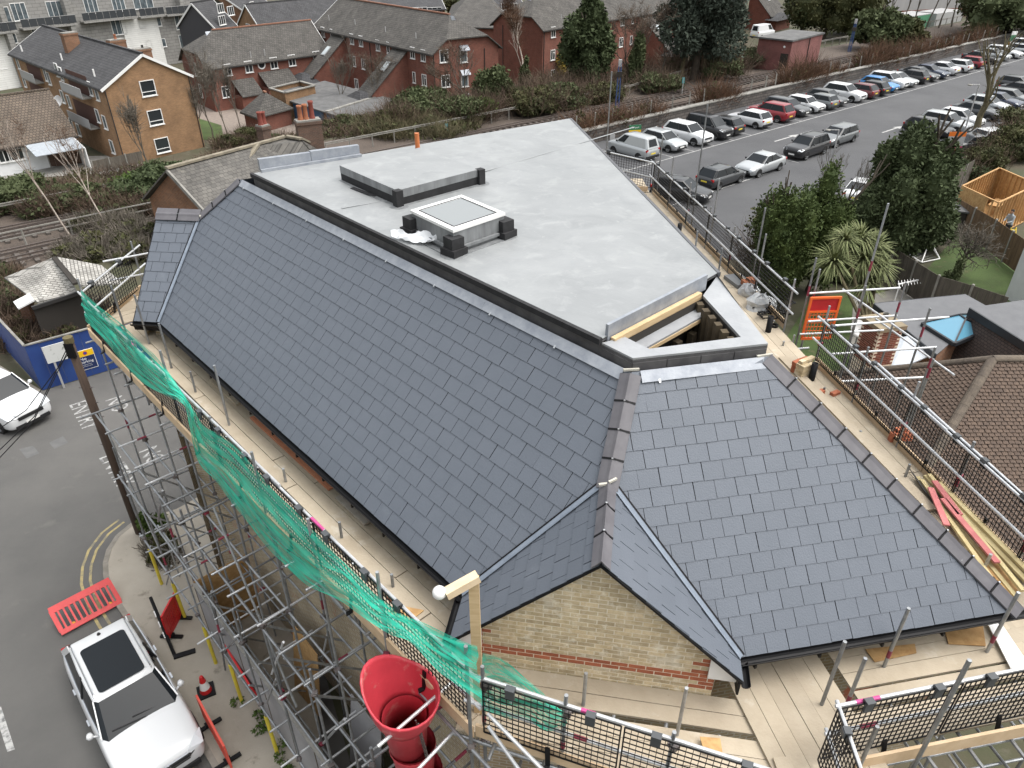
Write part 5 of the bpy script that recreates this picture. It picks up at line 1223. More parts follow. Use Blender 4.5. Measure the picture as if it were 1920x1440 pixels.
for (p, q, w_) in ((r0,r1,.3), (r1,G(415,365,3.4),.55), (r1,r2,.3), (r2,r3,.3), (r3,G(610,283,3.6),.3)): MB().bar(p+V((0,0,.06)), q+V((0,0,.06)), w_, .12).build('ridge', m_moss, rfS)
MB().bar(r0+V((0,0,-.1)), e0+V((0,0,-.1)), .12, .22).build('bargeboard', m_conc, rfS)
b = MB(); g0 = e0-dr_*-.25; 
b.add([Zq(e0+dr_*.3-fn*.3,0), Zq(r0*1.0+dr_*.3-fn*3.1,0), Zq(r0+dr_*.3-fn*3.1,ZS), Zq(r0+dr_*.3,zr-.15), Zq(e0+dr_*.3-fn*.3,ZS)], [(0,1,2,3,4)]); b.add([Zq(e0+dr_*.3-fn*.3,0), Zq(e1-fn*.3,0), Zq(e1-fn*.3,ZS), Zq(e0+dr_*.3-fn*.3,ZS)], [(0,1,2,3)]); b.build('wall', m_orab, SH, uv=True)
rzs = math.atan2(dr_.y, dr_.x)
m_drkb = brickmat('sooty_brick', (.135,.07,.048), (.09,.05,.038), (.12,.10,.08), mo=.012, bumpd=.006)
m_potm = m_pot
sk1 = G(497,262,4.6); stack('chimney_stack', sk1, .62, .62, 3.6, zat(497,236,sk1), rzs, m_drkb, [(-.12,0,.85,m_potr,.17), (.18,.05,.8,m_potr,.17)], 'slim brick chimney stack with two dark red pots on the old station roof')
sk2 = G(584,276,4.4); stack('chimney_stack', sk2, 1.5, .75, 3.4, zat(580,226,sk2), rzs-.5, m_drkb, [(-.42,0,.9,m_pot,.17), (-.08,.0,.95,m_pot,.17), (.32,.05,1.1,m_potr,.17)], 'wide brick chimney stack with three terracotta pots behind the flat roof')
# ---- tumbledown shed
SD = thing('shed', G(100,560,0), 'tumbledown shed with pale lichened slate roof and a split ridge', 'shed')
zr = 2.9; m_lich = brickmat('lichen_slate', (.36,.35,.325), (.27,.26,.24), (.12,.115,.105), bw=.30, bh=.16, mo=.02, bumpd=.02, big=((.14,.13,.11), 1.6, .58, .14), var=.8)
p0, p1 = G(101,482,zr), G(141,531,zr)
b = MB(); zl = 2.1
for q in ([p0, p1-V((.1,0,0)), G(146,548,zl), G(70,566,zl), G(8,520,zl)], [p0+V((.12,.05,0)), G(190,497,zl+.2), G(230,530,zl), G(152,535,zr-.3)]):
    nn = (q[1]-q[0]).cross(q[2]-q[0]); q = q if nn.z > 0 else q[::-1]; b.prism([p-V((0,0,.08)) for p in q], (0,0,.08))
b.build('roof', m_lich, SD, uv=True)
MB().bar(p0-V((0,0,.03)), p1-V((0,0,.03)), .2, .1).build('split_ridge', m_dark, SD)
MB().bar(G(30,573,1.9), G(60,557,2.1), .9, .08).build('slipped_sheet', m_wfr, SD)
MB().box(Zq(G(57,592,.9),.85), (.45,.45,1.7)).build('pier', m_orab, SD, uv=True)
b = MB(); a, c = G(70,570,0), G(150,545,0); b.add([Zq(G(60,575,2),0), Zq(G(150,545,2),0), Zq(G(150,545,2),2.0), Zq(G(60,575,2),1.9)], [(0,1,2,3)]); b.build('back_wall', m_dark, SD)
MB().bar(G(60,578,1.95), G(152,548,2.05), .12, .16).build('beam', m_pipe, SD)
# ---- pink equipment building by the line
pz = 3.6; a = G(1486,78,pz); a1 = G(1440,70,pz); a2 = G(1543,64,pz)
EB = thing('equipment_building', Zq(a,0), 'windowless pink painted brick equipment building beside the railway', 'equipment building')
dq = (a2-a).normalized(); dp = V((-dq.y,dq.x,0)); Wq = (a2-a).length; Lp = max(4.5, (a1-a).dot(dp)); q = [a, a+dq*Wq, a+dq*Wq+dp*Lp, a+dp*Lp]; b = MB()
for k in range(4): b.add([Zq(q[k],-1.5), Zq(q[(k+1) % 4],-1.5), Zq(q[(k+1) % 4],pz), Zq(q[k],pz)], [(0,1,2,3)])
b.build('wall', m_pinkb, EB, uv=True); ce = (q[0]+q[2])/2; MB().prism([Zq(ce+(p-ce)*1.06,pz) for p in q], (0,0,.18)).build('roof_slab', m_felt, EB)
fE = Face(a, -dp, -dq, EB); P = fE.hit(1470,108); MB().box(Zq(P,1.1), (.06,1.0,2.1), Matrix.Rotation(math.atan2(dq.y,dq.x),3,'Z')).build('door', m_dark, EB); fE2 = Face(a, dq, -dp, EB); downpipe(fE2, 1514,95, 0, pz, EB)
MB().lathe([(0,.1), (.12,.06), (.15,0)], fE.hit(1471,88)-dq*.05, 10, ax=-dq).build('bulkhead_lamp', m_wfr, EB)
# ---- houses along the top edge
def far_house(pa, pb, pc, ze, rise, wallm, roofm, label, wins=(), ridge='x', hip=(0,0), minL=8, name='house', wsz=(1.6,1.2)):
    A_, dx, W, dy, L = frame_from(pa, pb, pc, ze); r_, f_, l_, rr_, rf_ = block(name, label, A_, dx, W, dy, max(L,minL), NZ, ze, ze+rise, wallm, roofm, ridge, hip=hip)
    for (fc, u, v) in wins: window(f_ if fc == 'f' else l_, u, v, wsz[0], wsz[1], '3')
    return f_
far_house((491,56), (665,36), (446,44), 1.6, 3.2, m_tanb, m_tiled, 'tan gabled house with a band of white windows behind the red range', [('f',515,57), ('f',535,55), ('f',550,53), ('f',568,50), ('l',466,52)])
far_house((404,52), (440,44), (392,44), 3.2, 3.0, mat('dark_cladding', (.05,.05,.056), .8), m_tiled, 'dark-clad terraced house with white windows behind the apartments', [('f',413,15), ('f',416,38), ('f',432,20)])
far_house((455,18), (505,6), (436,6), 2.6, 3.0, m_orab, m_tiled, 'brick gabled house at the top edge beside the dark-clad house', [('f',462,14), ('f',472,10)])
far_house((600,26), (834,16), (590,0), 1.4, 3.6, m_tanb, m_tiled, 'long low terrace with white window band under the top edge', [('f',770,22), ('f',787,21), ('f',815,21)], wsz=(3.0,1.4))
far_house((836,48), (958,52), (850,10), 1.2, 3.4, m_redb, m_tileg, 'grey hipped roof between the two tall red blocks', [], hip=(4,4))
far_house((925,22), (985,18), (918,6), 2.2, 2.6, mat('cream_render', (.66,.65,.62), .8, col2=(.6,.59,.56), scale=1), m_tiled, 'white rendered house peeping over the red block', [('f',947,12), ('f',962,13)])
far_house((1275,8), (1345,-4), (1268,-6), 3.0, 3.0, m_redb, m_tileg, 'red brick house behind the dark cedar at the top edge', [])
A_ = G(1652,40,NZ); B_ = G(1822,30,NZ); dx = (B_-A_).normalized(); dy = V((-dx.y,dx.x,0)); Wd = (B_-A_).length
WH = thing('warehouse', A_, 'pale grey windowless warehouse behind bare trees at the top right', 'warehouse'); b = MB(); q = [A_, B_, B_+dy*20, A_+dy*20]
for k in range(4): b.add([Zq(q[k],NZ), Zq(q[(k+1) % 4],NZ), Zq(q[(k+1) % 4],10), Zq(q[k],10)], [(0,1,2,3)])
b.build('wall', mat('pale_cladding', (.34,.33,.33), .8, col2=(.29,.285,.285), scale=.2, stretch=(3,3,.2)), WH); MB().poly([Zq(p,10) for p in q]).build('roof', m_felt, WH)
MB().prism([Zq(A_,NZ)-dy*.05, Zq(B_,NZ)-dy*.05, Zq(B_,NZ+2)-dy*.05, Zq(A_,NZ+2)-dy*.05], dy*.04).build('plinth', m_redb, WH, uv=True)
for k, (u0, u1, v0, v1) in enumerate(((1690,1745,60,50), (1750,1800,52,44))):
    a, c = G(u0,v0,NZ), G(u1,v1,NZ); t = (c-a).normalized(); n = V((-t.y,t.x,0)); bb = [a, c, c+n*5, a+n*5]
    r_ = thing('site_cabin', a, ('green and white' if k == 0 else 'white roofed') + ' low cabin below the warehouse', 'cabin'); b = MB()
    for j in range(4): b.add([Zq(bb[j],NZ), Zq(bb[(j+1) % 4],NZ), Zq(bb[(j+1) % 4],NZ+2.6), Zq(bb[j],NZ+2.6)], [(0,1,2,3)])
    b.build('wall', mat('cabin_green', (.06,.20,.11), .7) if k == 0 else m_lgrey, r_); MB().prism([Zq(p,NZ+2.6) for p in bb], (0,0,.15)).build('roof', m_lgrey, r_)
# ================================================================== VEHICLES
m_tyre = mat('tyre_rubber', (.012,.012,.012), .85); m_rim = mat('alloy_rim', (.42,.43,.44), .35, .8); m_rimd = mat('dark_rim', (.05,.05,.052), .4, .6)
m_cgl = mat('car_glass', (.012,.015,.018), .05, spec=.28); m_ctrim = mat('car_black_trim', (.015,.015,.016), .5)
m_hl = mat('headlight_glass', (.62,.65,.68), .12, spec=.8); m_tl = mat('tail_light_red', (.35,.012,.012), .2); m_plw = mat('plate_white', (.72,.72,.70), .5); m_ply = mat('plate_yellow', (.70,.55,.06), .5)
m_chr = mat('chrome', (.62,.63,.64), .18, 1.0)
def paint(nm, c, metal=.0): return mat('paint_'+nm, c, .28, metal, coat=.6)
PAINT = {'white': paint('white',(.60,.61,.62)), 'silver': paint('silver',(.42,.44,.45),.4), 'black': paint('black',(.012,.012,.014)), 'dark grey': paint('dark_grey',(.05,.053,.057),.3), 'grey': paint('grey',(.15,.16,.165),.3), 'red': paint('red',(.22,.012,.02)), 'blue': paint('blue',(.02,.17,.42)), 'dark blue': paint('dark_blue',(.02,.03,.06)), 'dark red': paint('dark_red',(.11,.02,.025))}
TYPES = {  # length, width, height, belt, hood front z, (x fractions from the nose: windscreen foot, roof front, roof rear, rear glass foot), tail deck z, wheel radius, axle fractions
 'hatch': (4.15,1.76,1.46,.93,.70,(.265,.43,.86,.965),.95,.315,(.19,.81)), 'suv': (4.50,1.86,1.66,1.06,.86,(.265,.41,.88,.97),1.06,.355,(.19,.80)),
 'sedan': (4.65,1.80,1.43,.92,.70,(.285,.44,.70,.86),.98,.32,(.185,.79)), 'estate': (4.70,1.82,1.48,.94,.70,(.27,.42,.90,.975),.96,.325,(.185,.79)),
 'mpv': (4.40,1.83,1.82,1.08,.92,(.20,.37,.92,.985),1.05,.33,(.18,.80)), 'van': (4.35,1.82,1.85,1.10,.90,(.20,.37,.93,.99),1.05,.32,(.18,.81)), 'mini': (3.85,1.73,1.42,.92,.74,(.27,.40,.88,.96),.94,.31,(.17,.83)), 'bigvan': (5.2,2.0,2.3,1.3,1.05,(.14,.28,.96,.995),1.3,.34,(.18,.80))}
def build_car(root, ty, pm, nose_plate=True, detail=1, rim=None, roofglass=False, rails=False, dark_roof=False):
    L, W, Ht, hb, hf, (fw, fr0, fr1, fb), td, wr, (ax0, ax1) = TYPES[ty]; w = W/2
    X = lambda f_: L/2 - f_*L           # fraction from the nose -> x, nose at +x
    n = 26; st_ = [i/n for i in range(n+1)]
    sec = []
    def top(f_):
        if f_ < fw: k = f_/fw; return hf + (hb-hf)*(k**.75)
        if f_ > fb: k = (f_-fb)/(1-fb); return td - .10*k*k
        return hb + (td-hb)*((f_-fw)/(fb-fw))
    for f_ in st_:
        e = abs(2*f_-1); ww = w*(1-.13*e**7) ; zb = top(f_); lo = .20 + .10*max(0,(e-.86)/.14); endk = .03*(e > .97)
        if f_ in (0.0,1.0): ww *= .95
        zb2 = zb - (.10 if f_ in (0.0,1.0) else 0)
        sec.append([(0,lo), (ww*.86,lo), (ww*.965,lo+.10), (ww*1.0,.50+.05*hb), (ww*.995,hb*.72), (ww*.955,min(zb2,hb)-.015), (ww*.84,zb2+.02), (ww*.5,zb2+.045), (0,zb2+.05)])
    b = MB(); m = len(sec[0]); vs = []
    for f_, s_ in zip(st_, sec):
        for sg in (1,-1):
            for (y, z) in s_: vs.append((X(f_)*(1 if f_ not in (0.,1.) else .995), sg*y, z))
    rl = 2*m
    for i in range(n):
        for sg in (0,1):
            for j in range(m-1):
                a = i*rl+sg*m+j; q = (a, a+1, a+rl+1, a+rl); b.f.append(q if sg else q[::-1]); b.m.append(0)
    b.v = vs
    for i in (0,n):
        for sg in (0,1):
            q = tuple(i*rl+sg*m+j for j in range(m)); b.f.append(q if (sg == 0) == (i == 0) else q[::-1]); b.m.append(0)
    van = ty in ('van','bigvan')
    body = b.build('body', pm, root, smooth=True)
    if detail > 1: body.modifiers.new('sub', 'SUBSURF').render_levels = 2
    # glazed cabin, roof and pillars
    def ring(x0, x1, hw, z, k=.16):
        return [(x0,hw*.86,z), (x0-(x0-x1)*.045,hw*.975,z), (x0-(x0-x1)*.3,hw*1.0,z), (x0-(x0-x1)*.6,hw*1.0,z), (x1+(x0-x1)*.05,hw*.96,z), (x1,hw*.86,z)]
    lo_ = ring(X(fw)+.06, X(fb)-.03, w*.905, hb+.0); md = None; hi_ = ring(X(fr0), X(fr1), w*.735, Ht-.07)
    full = lambda r: r + [(x,-y,z) for x, y, z in reversed(r)]
    A = full([(x,y,top((L/2-x)/L)+.02) for x, y, z in lo_]); B = full(hi_); k = len(A); b = MB()
    b.add([V(p) for p in A]+[V(p) for p in B], [(i, i+k, (i+1) % k+k, (i+1) % k) for i in range(k)])
    cab = b.build('windows' if not van else 'cabin', m_cgl if not van else pm, root, smooth=False)
    if van:      # blind sides, glazed front only
        for sg in (1,-1):
            p = [V(A[1 if sg > 0 else k-2]), V(A[2 if sg > 0 else k-3]), V(B[2 if sg > 0 else k-3]), V(B[1 if sg > 0 else k-2])]; c = sum(p, V())/4; q = [c+(v_-c)*.84 + V((0,sg*.012,0)) for v_ in p]; MB().poly(q if sg < 0 else q[::-1]).build('side_window', m_cgl, root)
        q = [V(A[0]), V(A[-1]), V(B[-1]), V(B[0])]; c = sum(q, V())/4; MB().poly([c+(v_-c)*.92+V((.015,0,.01)) for v_ in q][::-1]).build('windscreen', m_cgl, root)
        q = [V(A[k//2-1]), V(A[k//2]), V(B[k//2]), V(B[k//2-1])]; c = sum(q, V())/4; MB().poly([c+(v_-c)*.7+V((-.015,0,.03)) for v_ in q]).build('rear_window', m_cgl, root)
    b = MB(); R1 = [(x*1.0,y,z+.004) for x, y, z in B]; R2 = [((x-X((fr0+fr1)/2))*.93+X((fr0+fr1)/2),y*.90,Ht-.022) for x, y, z in B]; R3 = [((x-X((fr0+fr1)/2))*.6+X((fr0+fr1)/2),y*.5,Ht) for x, y, z in B]
    R0 = [((x-X((fr0+fr1)/2))*1.012+X((fr0+fr1)/2),y*1.02,z-.02) for x, y, z in B]
    b.add([V(p) for p in R0+R2+R3], [((i+1) % k, i, i+k, (i+1) % k+k) for i in range(k)] + [((i+1) % k+k, i+k, i+2*k, (i+1) % k+2*k) for i in range(k)] + [tuple(reversed(range(2*k,3*k)))])
    b.build('roof', pm if not dark_roof else PAINT['black'], root, smooth=True)
    if not van:
        for sg in (1,-1):
            for (i, t_) in ((1,.07), (4,.16)):
                j = i if sg > 0 else k-1-i; p, q = V(A[j]), V(B[j]); o_ = V((0,sg*.012,0)); b = MB(); b.bar(p+o_+V((.0,0,-.02)), q+o_, t_, .03, (0,sg,0)); b.build('pillar', pm, root)
            i = 2 if sg > 0 else k-3; j = 3 if sg > 0 else k-4; p = V(A[i]).lerp(V(A[j]),.55); q = V(B[i]).lerp(V(B[j]),.5); MB().bar(p+V((0,sg*.01,0)), q+V((0,sg*.01,0)), .09, .02, (0,sg,0)).build('pillar', m_ctrim, root)
            lp = [V(A[i_]) + V((0,sg*.008,-.01)) for i_ in ((1,2,3,4) if sg > 0 else (k-2,k-3,k-4,k-5))]; b = MB()
            for p_, q_ in zip(lp, lp[1:]): b.bar(p_, q_, .02, .03, (0,0,1))
            b.build('window_trim', m_chr if detail > 1 else m_ctrim, root)
    # wheels
    for sg in (1,-1):
        for f_ in (ax0,ax1):
            c = V((X(f_), sg*(w-.10), wr)); b = MB(); yy = V((0,sg,0))
            b.lathe([(wr*.62,-.11), (wr*.97,-.11), (wr,-.08), (wr,.075), (wr*.96,.105), (wr*.70,.11), (wr*.66,.09)], c, 20, ax=yy); wo = b.build('wheel', m_tyre, root, smooth=False)
            b = MB(); b.lathe([(0,.07), (.06,.085), (.065,.06)], c, 10, ax=yy)
            for s_ in range(5):
                t = 2*math.pi*s_/5; d_ = V((math.cos(t),0,math.sin(t))); b.bar(c+yy*.065, c+d_*wr*.66+yy*.085, .06, .03, yy)
            b.lathe([(wr*.60,.09), (wr*.68,.10), (wr*.68,.06)], c, 20, ax=yy); b.build('rim', rim or m_rim, wo)
            MB().lathe([(0,.03), (wr*.64,.03)], c, 16, ax=yy).build('brake_disc', m_rimd, wo)
            b = MB(); r0_, r1_ = wr*1.06, wr*1.20
            for i in range(10):
                t0 = math.pi*(i/10)-.0; t1 = math.pi*((i+1)/10); cc = V((c.x, sg*(w+.003), wr)); q = [cc+V((math.cos(t0)*r0_,0,math.sin(t0)*r0_)), cc+V((math.cos(t1)*r0_,0,math.sin(t1)*r0_)), cc+V((math.cos(t1)*r1_,-sg*.03,math.sin(t1)*r1_)), cc+V((math.cos(t0)*r1_,-sg*.03,math.sin(t0)*r1_))]
                b.add(q, [(0,1,2,3)])
            for i in range(10):
                t0 = math.pi*(i/10); t1 = math.pi*((i+1)/10); cc = V((c.x, sg*(w+.001), wr)); b.add([cc, cc+V((math.cos(t0)*r0_,0,math.sin(t0)*r0_)), cc+V((math.cos(t1)*r0_,0,math.sin(t1)*r0_))], [(0,1,2)])
            b.build('wheel_arch', m_ctrim, root)
    # lamps, plates, mirrors, bumpers
    for sg in (1,-1):
        hq = [V((L/2-.03,sg*w*.52,hf-.13)), V((L/2-.10,sg*w*.90,hf-.10)), V((L/2-.42,sg*w*.965,hf+.02)), V((L/2-.30,sg*w*.80,hf+.065)), V((L/2-.07,sg*w*.55,hf-.01))]
        MB().prism(hq if sg > 0 else hq[::-1], (.035,0,.03)).build('headlight', m_hl, root)
        MB().box((-L/2+.10,sg*w*.77,td-.17), (.16,.22,.16)).build('tail_light', m_tl, root)
        P_ = V((X(fw)-.28, sg*(w+.07), hb+.10)); b = MB(); b.lathe([(0,.10), (.06,.08), (.085,0), (.06,-.05), (0,-.06)], P_, 8, ax=V((-1,0,0))); b.bar(P_, V((X(fw)-.25,sg*w*.9,hb)), .05, .03); b.build('mirror', pm if detail > 1 else m_ctrim, root, smooth=True)
    MB().box((L/2-.015,0,hf-.17), (.06,W*.52,.13)).build('grille', m_ctrim, root); MB().box((L/2-.02,0,.36), (.07,W*.70,.14)).build('lower_grille', m_ctrim, root)
    MB().box((L/2+.02,0,.48), (.015,.52,.11)).build('number_plate', m_plw, root); MB().box((-L/2-.005,0,.62 if ty != 'sedan' else .66), (.02,.52,.11)).build('number_plate', m_ply, root)
    MB().box((-L/2+.03,0,.36), (.08,W*.84,.20)).build('rear_bumper', m_ctrim, root)
    if rails:
        for sg in (1,-1): MB().path([V((X(fr0)-.10,sg*w*.66,Ht-.05)), V((X(fr0)-.2,sg*w*.66,Ht+.01)), V((X(fr1)+.25,sg*w*.66,Ht+.01)), V((X(fr1)+.1,sg*w*.66,Ht-.05))], .017, 6).build('roof_rail', m_chr, root)
    if roofglass:
        b = MB(); x0, x1 = X(fr0)-.14, X(fr1)+.45; hw = w*.54; pts = []
        for (cx, cy, a0) in ((x0-.1,hw-.1,0), (x1+.1,hw-.1,90), (x1+.1,-hw+.1,180), (x0-.1,-hw+.1,270)):
            for kk in range(5): t = math.radians(a0+kk*22.5); pts.append(V((cx+.1*math.cos(t), cy+.1*math.sin(t), Ht+.012)))
        b.prism(pts, (0,0,.006)); b.build('panoramic_roof', m_cgl, root)
        MB().lathe([(0,.05), (.03,.04), (.05,0)], V((X(fr1)+.2,0,Ht-.01)), 8).build('aerial', m_ctrim, root)
    return root
PROTO = {}
def car(ty, colour, P, heading, label, group=None, z=0.0, **kw):
    M = Matrix.Translation(V((P.x,P.y,z))) @ Matrix.Rotation(heading, 4, 'Z'); key = (ty, colour, tuple(sorted(kw)))
    if key in PROTO: o = copy_tree(PROTO[key], M)
    else:
        o = bpy.data.objects.new('parked_car' if 'van' not in ty else 'parked_van', None); COL.objects.link(o); WM[o] = I4; build_car(o, ty, PAINT[colour], **kw)
        o.matrix_basis = M; WM[o] = M; PROTO[key] = o
    if 'group' in o: del o['group']
    tag(o, label, 'van' if 'van' in ty else 'car', group); return o
hS = math.atan2(RS.y, RS.x); hOut = math.atan2(-RT.y, -RT.x); hIn = math.atan2(RT.y, RT.x)
GRP = 'cars parked along the railway wall'
# back row: (photo pixel of the end nearest the aisle, type, colour, nose out?, words)
row = [((1205,297),'van','silver',0,'silver van parked at the near end of the railway-side row'), ((1265,283),'hatch','silver',1,'silver hatchback next to the silver van'), ((1306,270),'suv','white',1,'white compact SUV between the silver hatchback and the black people carrier'),
 ((1341,258),'mpv','black',1,'tall black people carrier nose to the aisle'), ((1364,251),'hatch','black',0,'black hatchback tail out beside the empty bay'), ((1420,238),'hatch','white',0,'white hatchback tail out beside the red SUV'), ((1456,226),'suv','red',0,'dark red SUV parked tail out beyond the empty bay'),
 ((1505,219),'estate','dark grey',1,'dark grey estate car nose out beside the red SUV'), ((1528,211),'mini','white',1,'small rounded white car beside the dark grey estate'), ((1543,203),'mini','grey',0,'small grey hatchback tail out beyond the rounded white car'), ((1571,199),'hatch','dark grey',1,'dark grey hatchback nose out beside the larger white SUV'),
 ((1598,190),'suv','white',1,'white SUV halfway along the railway-side row'), ((1613,182),'hatch','dark red',0,'maroon hatchback tail out next to the halfway white SUV'), ((1642,178),'hatch','black',0,'black hatchback tail out before the blue car'), ((1664,172),'hatch','blue',1,'bright blue car, the only one in the car park'),
 ((1678,166),'suv','white',1,'white SUV just beyond the bright blue car'), ((1699,162),'sedan','silver',1,'silver saloon second beyond the bright blue car'), ((1718,156),'hatch','black',0,'black hatchback tail out third beyond the bright blue car'), ((1742,152),'sedan','dark grey',1,'charcoal saloon nose out fourth beyond the bright blue car'),
 ((1760,147),'sedan','dark blue',1,'navy saloon nose out fifth beyond the bright blue car'), ((1776,140),'sedan','white',0,'white saloon tail out second before the small red car'), ((1796,134),'hatch','white',0,'white hatchback tail out right before the small red car'), ((1820,127),'mini','red',0,'small red hatchback near the far end of the row'),
 ((1842,118),'sedan','black',1,'black coupe right after the small red hatchback'), ((1862,112),'sedan','silver',1,'silver car second after the small red hatchback'), ((1884,107),'estate','white',1,'white estate third after the small red hatchback'), ((1902,101),'hatch','silver',0,'silver hatchback fourth after the small red hatchback'), ((1920,95),'suv','white',1,'white SUV at the right edge end of the row')]
s_last = None
for k, (px, ty, co, out, lb) in enumerate(row):
    P = G(*px); s, t = st(P); L = TYPES[ty][0]
    if s_last is not None: s = max(s, s_last+2.05)
    s_last = s
    if k >= 22: s = s
    car(ty, co, ST(s, 38.5+L/2+rs.uniform(-.1,.25)), (hOut if out else hIn)+rs.uniform(-.02,.02), lb, GRP)
# near row along the hedge
G2 = 'cars parked end to end by the hedge'
def parallel(px0, px1, ty, co, h, lb, side=.88, z=0.0, **kw):
    a, c = G(*px0), G(*px1); m_ = (a+c)/2 + RT*side; car(ty, co, m_, h, lb, G2, **kw)
parallel((1350,358), (1386,343), 'hatch', 'dark grey', hS, 'charcoal hatchback with its tail towards the scaffold')
parallel((1424,332), (1461,321), 'sedan', 'silver', hS+math.pi, 'silver saloon parked facing the charcoal hatchback')
parallel((1513,300), (1542,290), 'suv', 'black', hS+math.pi, 'black SUV behind the silver saloon', rails=True)
parallel((1568,279), (1600,265), 'estate', 'grey', hS+math.pi, 'grey estate half hidden behind the evergreen tree')
car('hatch', 'black', G(1276,372), hOut+.3, 'black car half hidden behind the scaffold mesh', 'cars by the hedge')
car('sedan', 'white', G(1612,372), hS+.25, 'white saloon behind the bare twigs and evergreen', 'cars by the hedge')
car('sedan', 'dark grey', G(1812,284), hS+math.pi-.5, 'dark saloon behind the orange sign', 'cars by the hedge')
car('hatch', 'white', G(1858,272), hS-.4, 'white hatchback right of the orange sign', 'cars by the hedge')
G3 = 'cars parked across the aisle'
for (px, ty, co, lb) in (((1738,252),'hatch','black','black hatchback first in the row across the aisle'), ((1768,245),'suv','silver','silver SUV second in the row across the aisle'), ((1796,234),'hatch','white','white hatchback third in the row across the aisle'), ((1828,220),'sedan','dark grey','dark saloon fourth in the row across the aisle behind the bare tree'),
                         ((1846,207),'hatch','silver','silver hatchback fifth in the row across the aisle'), ((1868,200),'sedan','dark blue','dark saloon sixth in the row across the aisle'), ((1888,194),'estate','grey','grey estate seventh in the row across the aisle'), ((1915,180),'sedan','black','black saloon at the right edge across the aisle'), ((1905,168),'hatch','dark grey','charcoal hatchback upper right across the aisle')):
    P = G(*px); car(ty, co, P, hOut+rs.uniform(-.03,.03), lb, G3)
car('hatch', 'silver', G(503,213,NZ), math.radians(75), 'small silver hatchback parked beside the garages', None, NZ)
car('bigvan', 'white', G(1424,96,NZ), hS, 'white panel van behind the pink equipment building', None, NZ+2.2)
# ---- the white SUV in the street, close to the camera
kd = (KERB[9]-KERB[7]).normalized(); kn = V((-kd.y,kd.x,0))
if kn.x < 0: kn = -kn                         # towards the pavement
TYPES['bigsuv'] = (4.86,1.94,1.68,1.08,.88,(.275,.415,.86,.965),1.10,.375,(.185,.785))
fc = G(305,1425,.80); rc = G(192,1203,1.62); head = math.atan2(fc.y-rc.y, fc.x-rc.x)
cc = V((fc.x,fc.y,0)) - V((math.cos(head),math.sin(head),0))*(4.86/2-.25)
SV = car('bigsuv', 'white', cc, head, 'large white SUV with panoramic glass roof parked in the street at bottom left', None, 0.0, detail=2, roofglass=True, rails=True)
def L2W(o, p): return WM[o] @ V(p)
def extra(o, b, name, m, smooth=False):
    b.v = [tuple(WM[o] @ V(p)) for p in b.v]; return b.build(name, m, o, smooth)
b = MB()
for k in range(3): b.box((2.43-.008*k,0,.70+.055*k), (.03,1.05-.04*k,.022))
extra(SV, b, 'grille_bars', m_chr)
b = MB(); b.lathe([(.068,.0), (.085,.0), (.085,.02), (.068,.02), (.068,0)], (2.445,0,.76), 20, ax=V((1,0,.15)))
for (y0, z0, y1, z1) in ((-.035,.06,-.0,.005), (.035,.06,.0,.005), (-.058,.02,-.03,-.055), (-.03,-.055,0,-.005), (.058,.02,.03,-.055), (.03,-.055,0,-.005)): b.bar((2.46,y0,.76+z0), (2.46,y1,.76+z1), .012, .014, (1,0,0))
extra(SV, b, 'badge', m_chr)
b = MB(); b.bar((1.03,.55,1.15), (.98,-.15,1.22), .03, .02); b.bar((1.10,.1,1.13), (1.02,-.62,1.20), .03, .02); extra(SV, b, 'wipers', m_ctrim)
b = MB()
for sg in (1,-1): b.bar((2.15,sg*.30,.955), (1.15,sg*.52,1.105), .02, .012)
extra(SV, b, 'bonnet_creases', PAINT['white'])
for sg in (1,-1):
    for x in (.15,-.95): extra(SV, MB().box((x,sg*.975,.86), (.20,.04,.035)), 'door_handle', m_chr)
    extra(SV, MB().prism([V((2.42,sg*.50,.80)), V((2.20,sg*.86,.86)), V((2.28,sg*.83,.75)), V((2.43,sg*.52,.72))] if sg > 0 else [V((2.42,sg*.50,.80)), V((2.43,sg*.52,.72)), V((2.28,sg*.83,.75)), V((2.20,sg*.86,.86))], (.02,0,.01)), 'headlight_surround', m_ctrim)
# ---- white SUV at the left edge
b0, b1 = G(30,802,.4), G(86,764,.6); bn = (b1-b0); bn.z = 0; bn.normalize(); hd = math.atan2(-bn.x, bn.y)
hd = math.atan2(bn.y, bn.x) - math.pi/2
nose = (G(30,800,.4)+G(86,764,.6))/2; c2 = V((nose.x,nose.y,0)) - V((math.cos(hd),math.sin(hd),0))*(TYPES['suv'][0]/2-.1)
car('suv', 'white', c2, hd, 'white SUV with black lower bumper standing at the left edge by the blue hoarding', None, 0.0, detail=2)
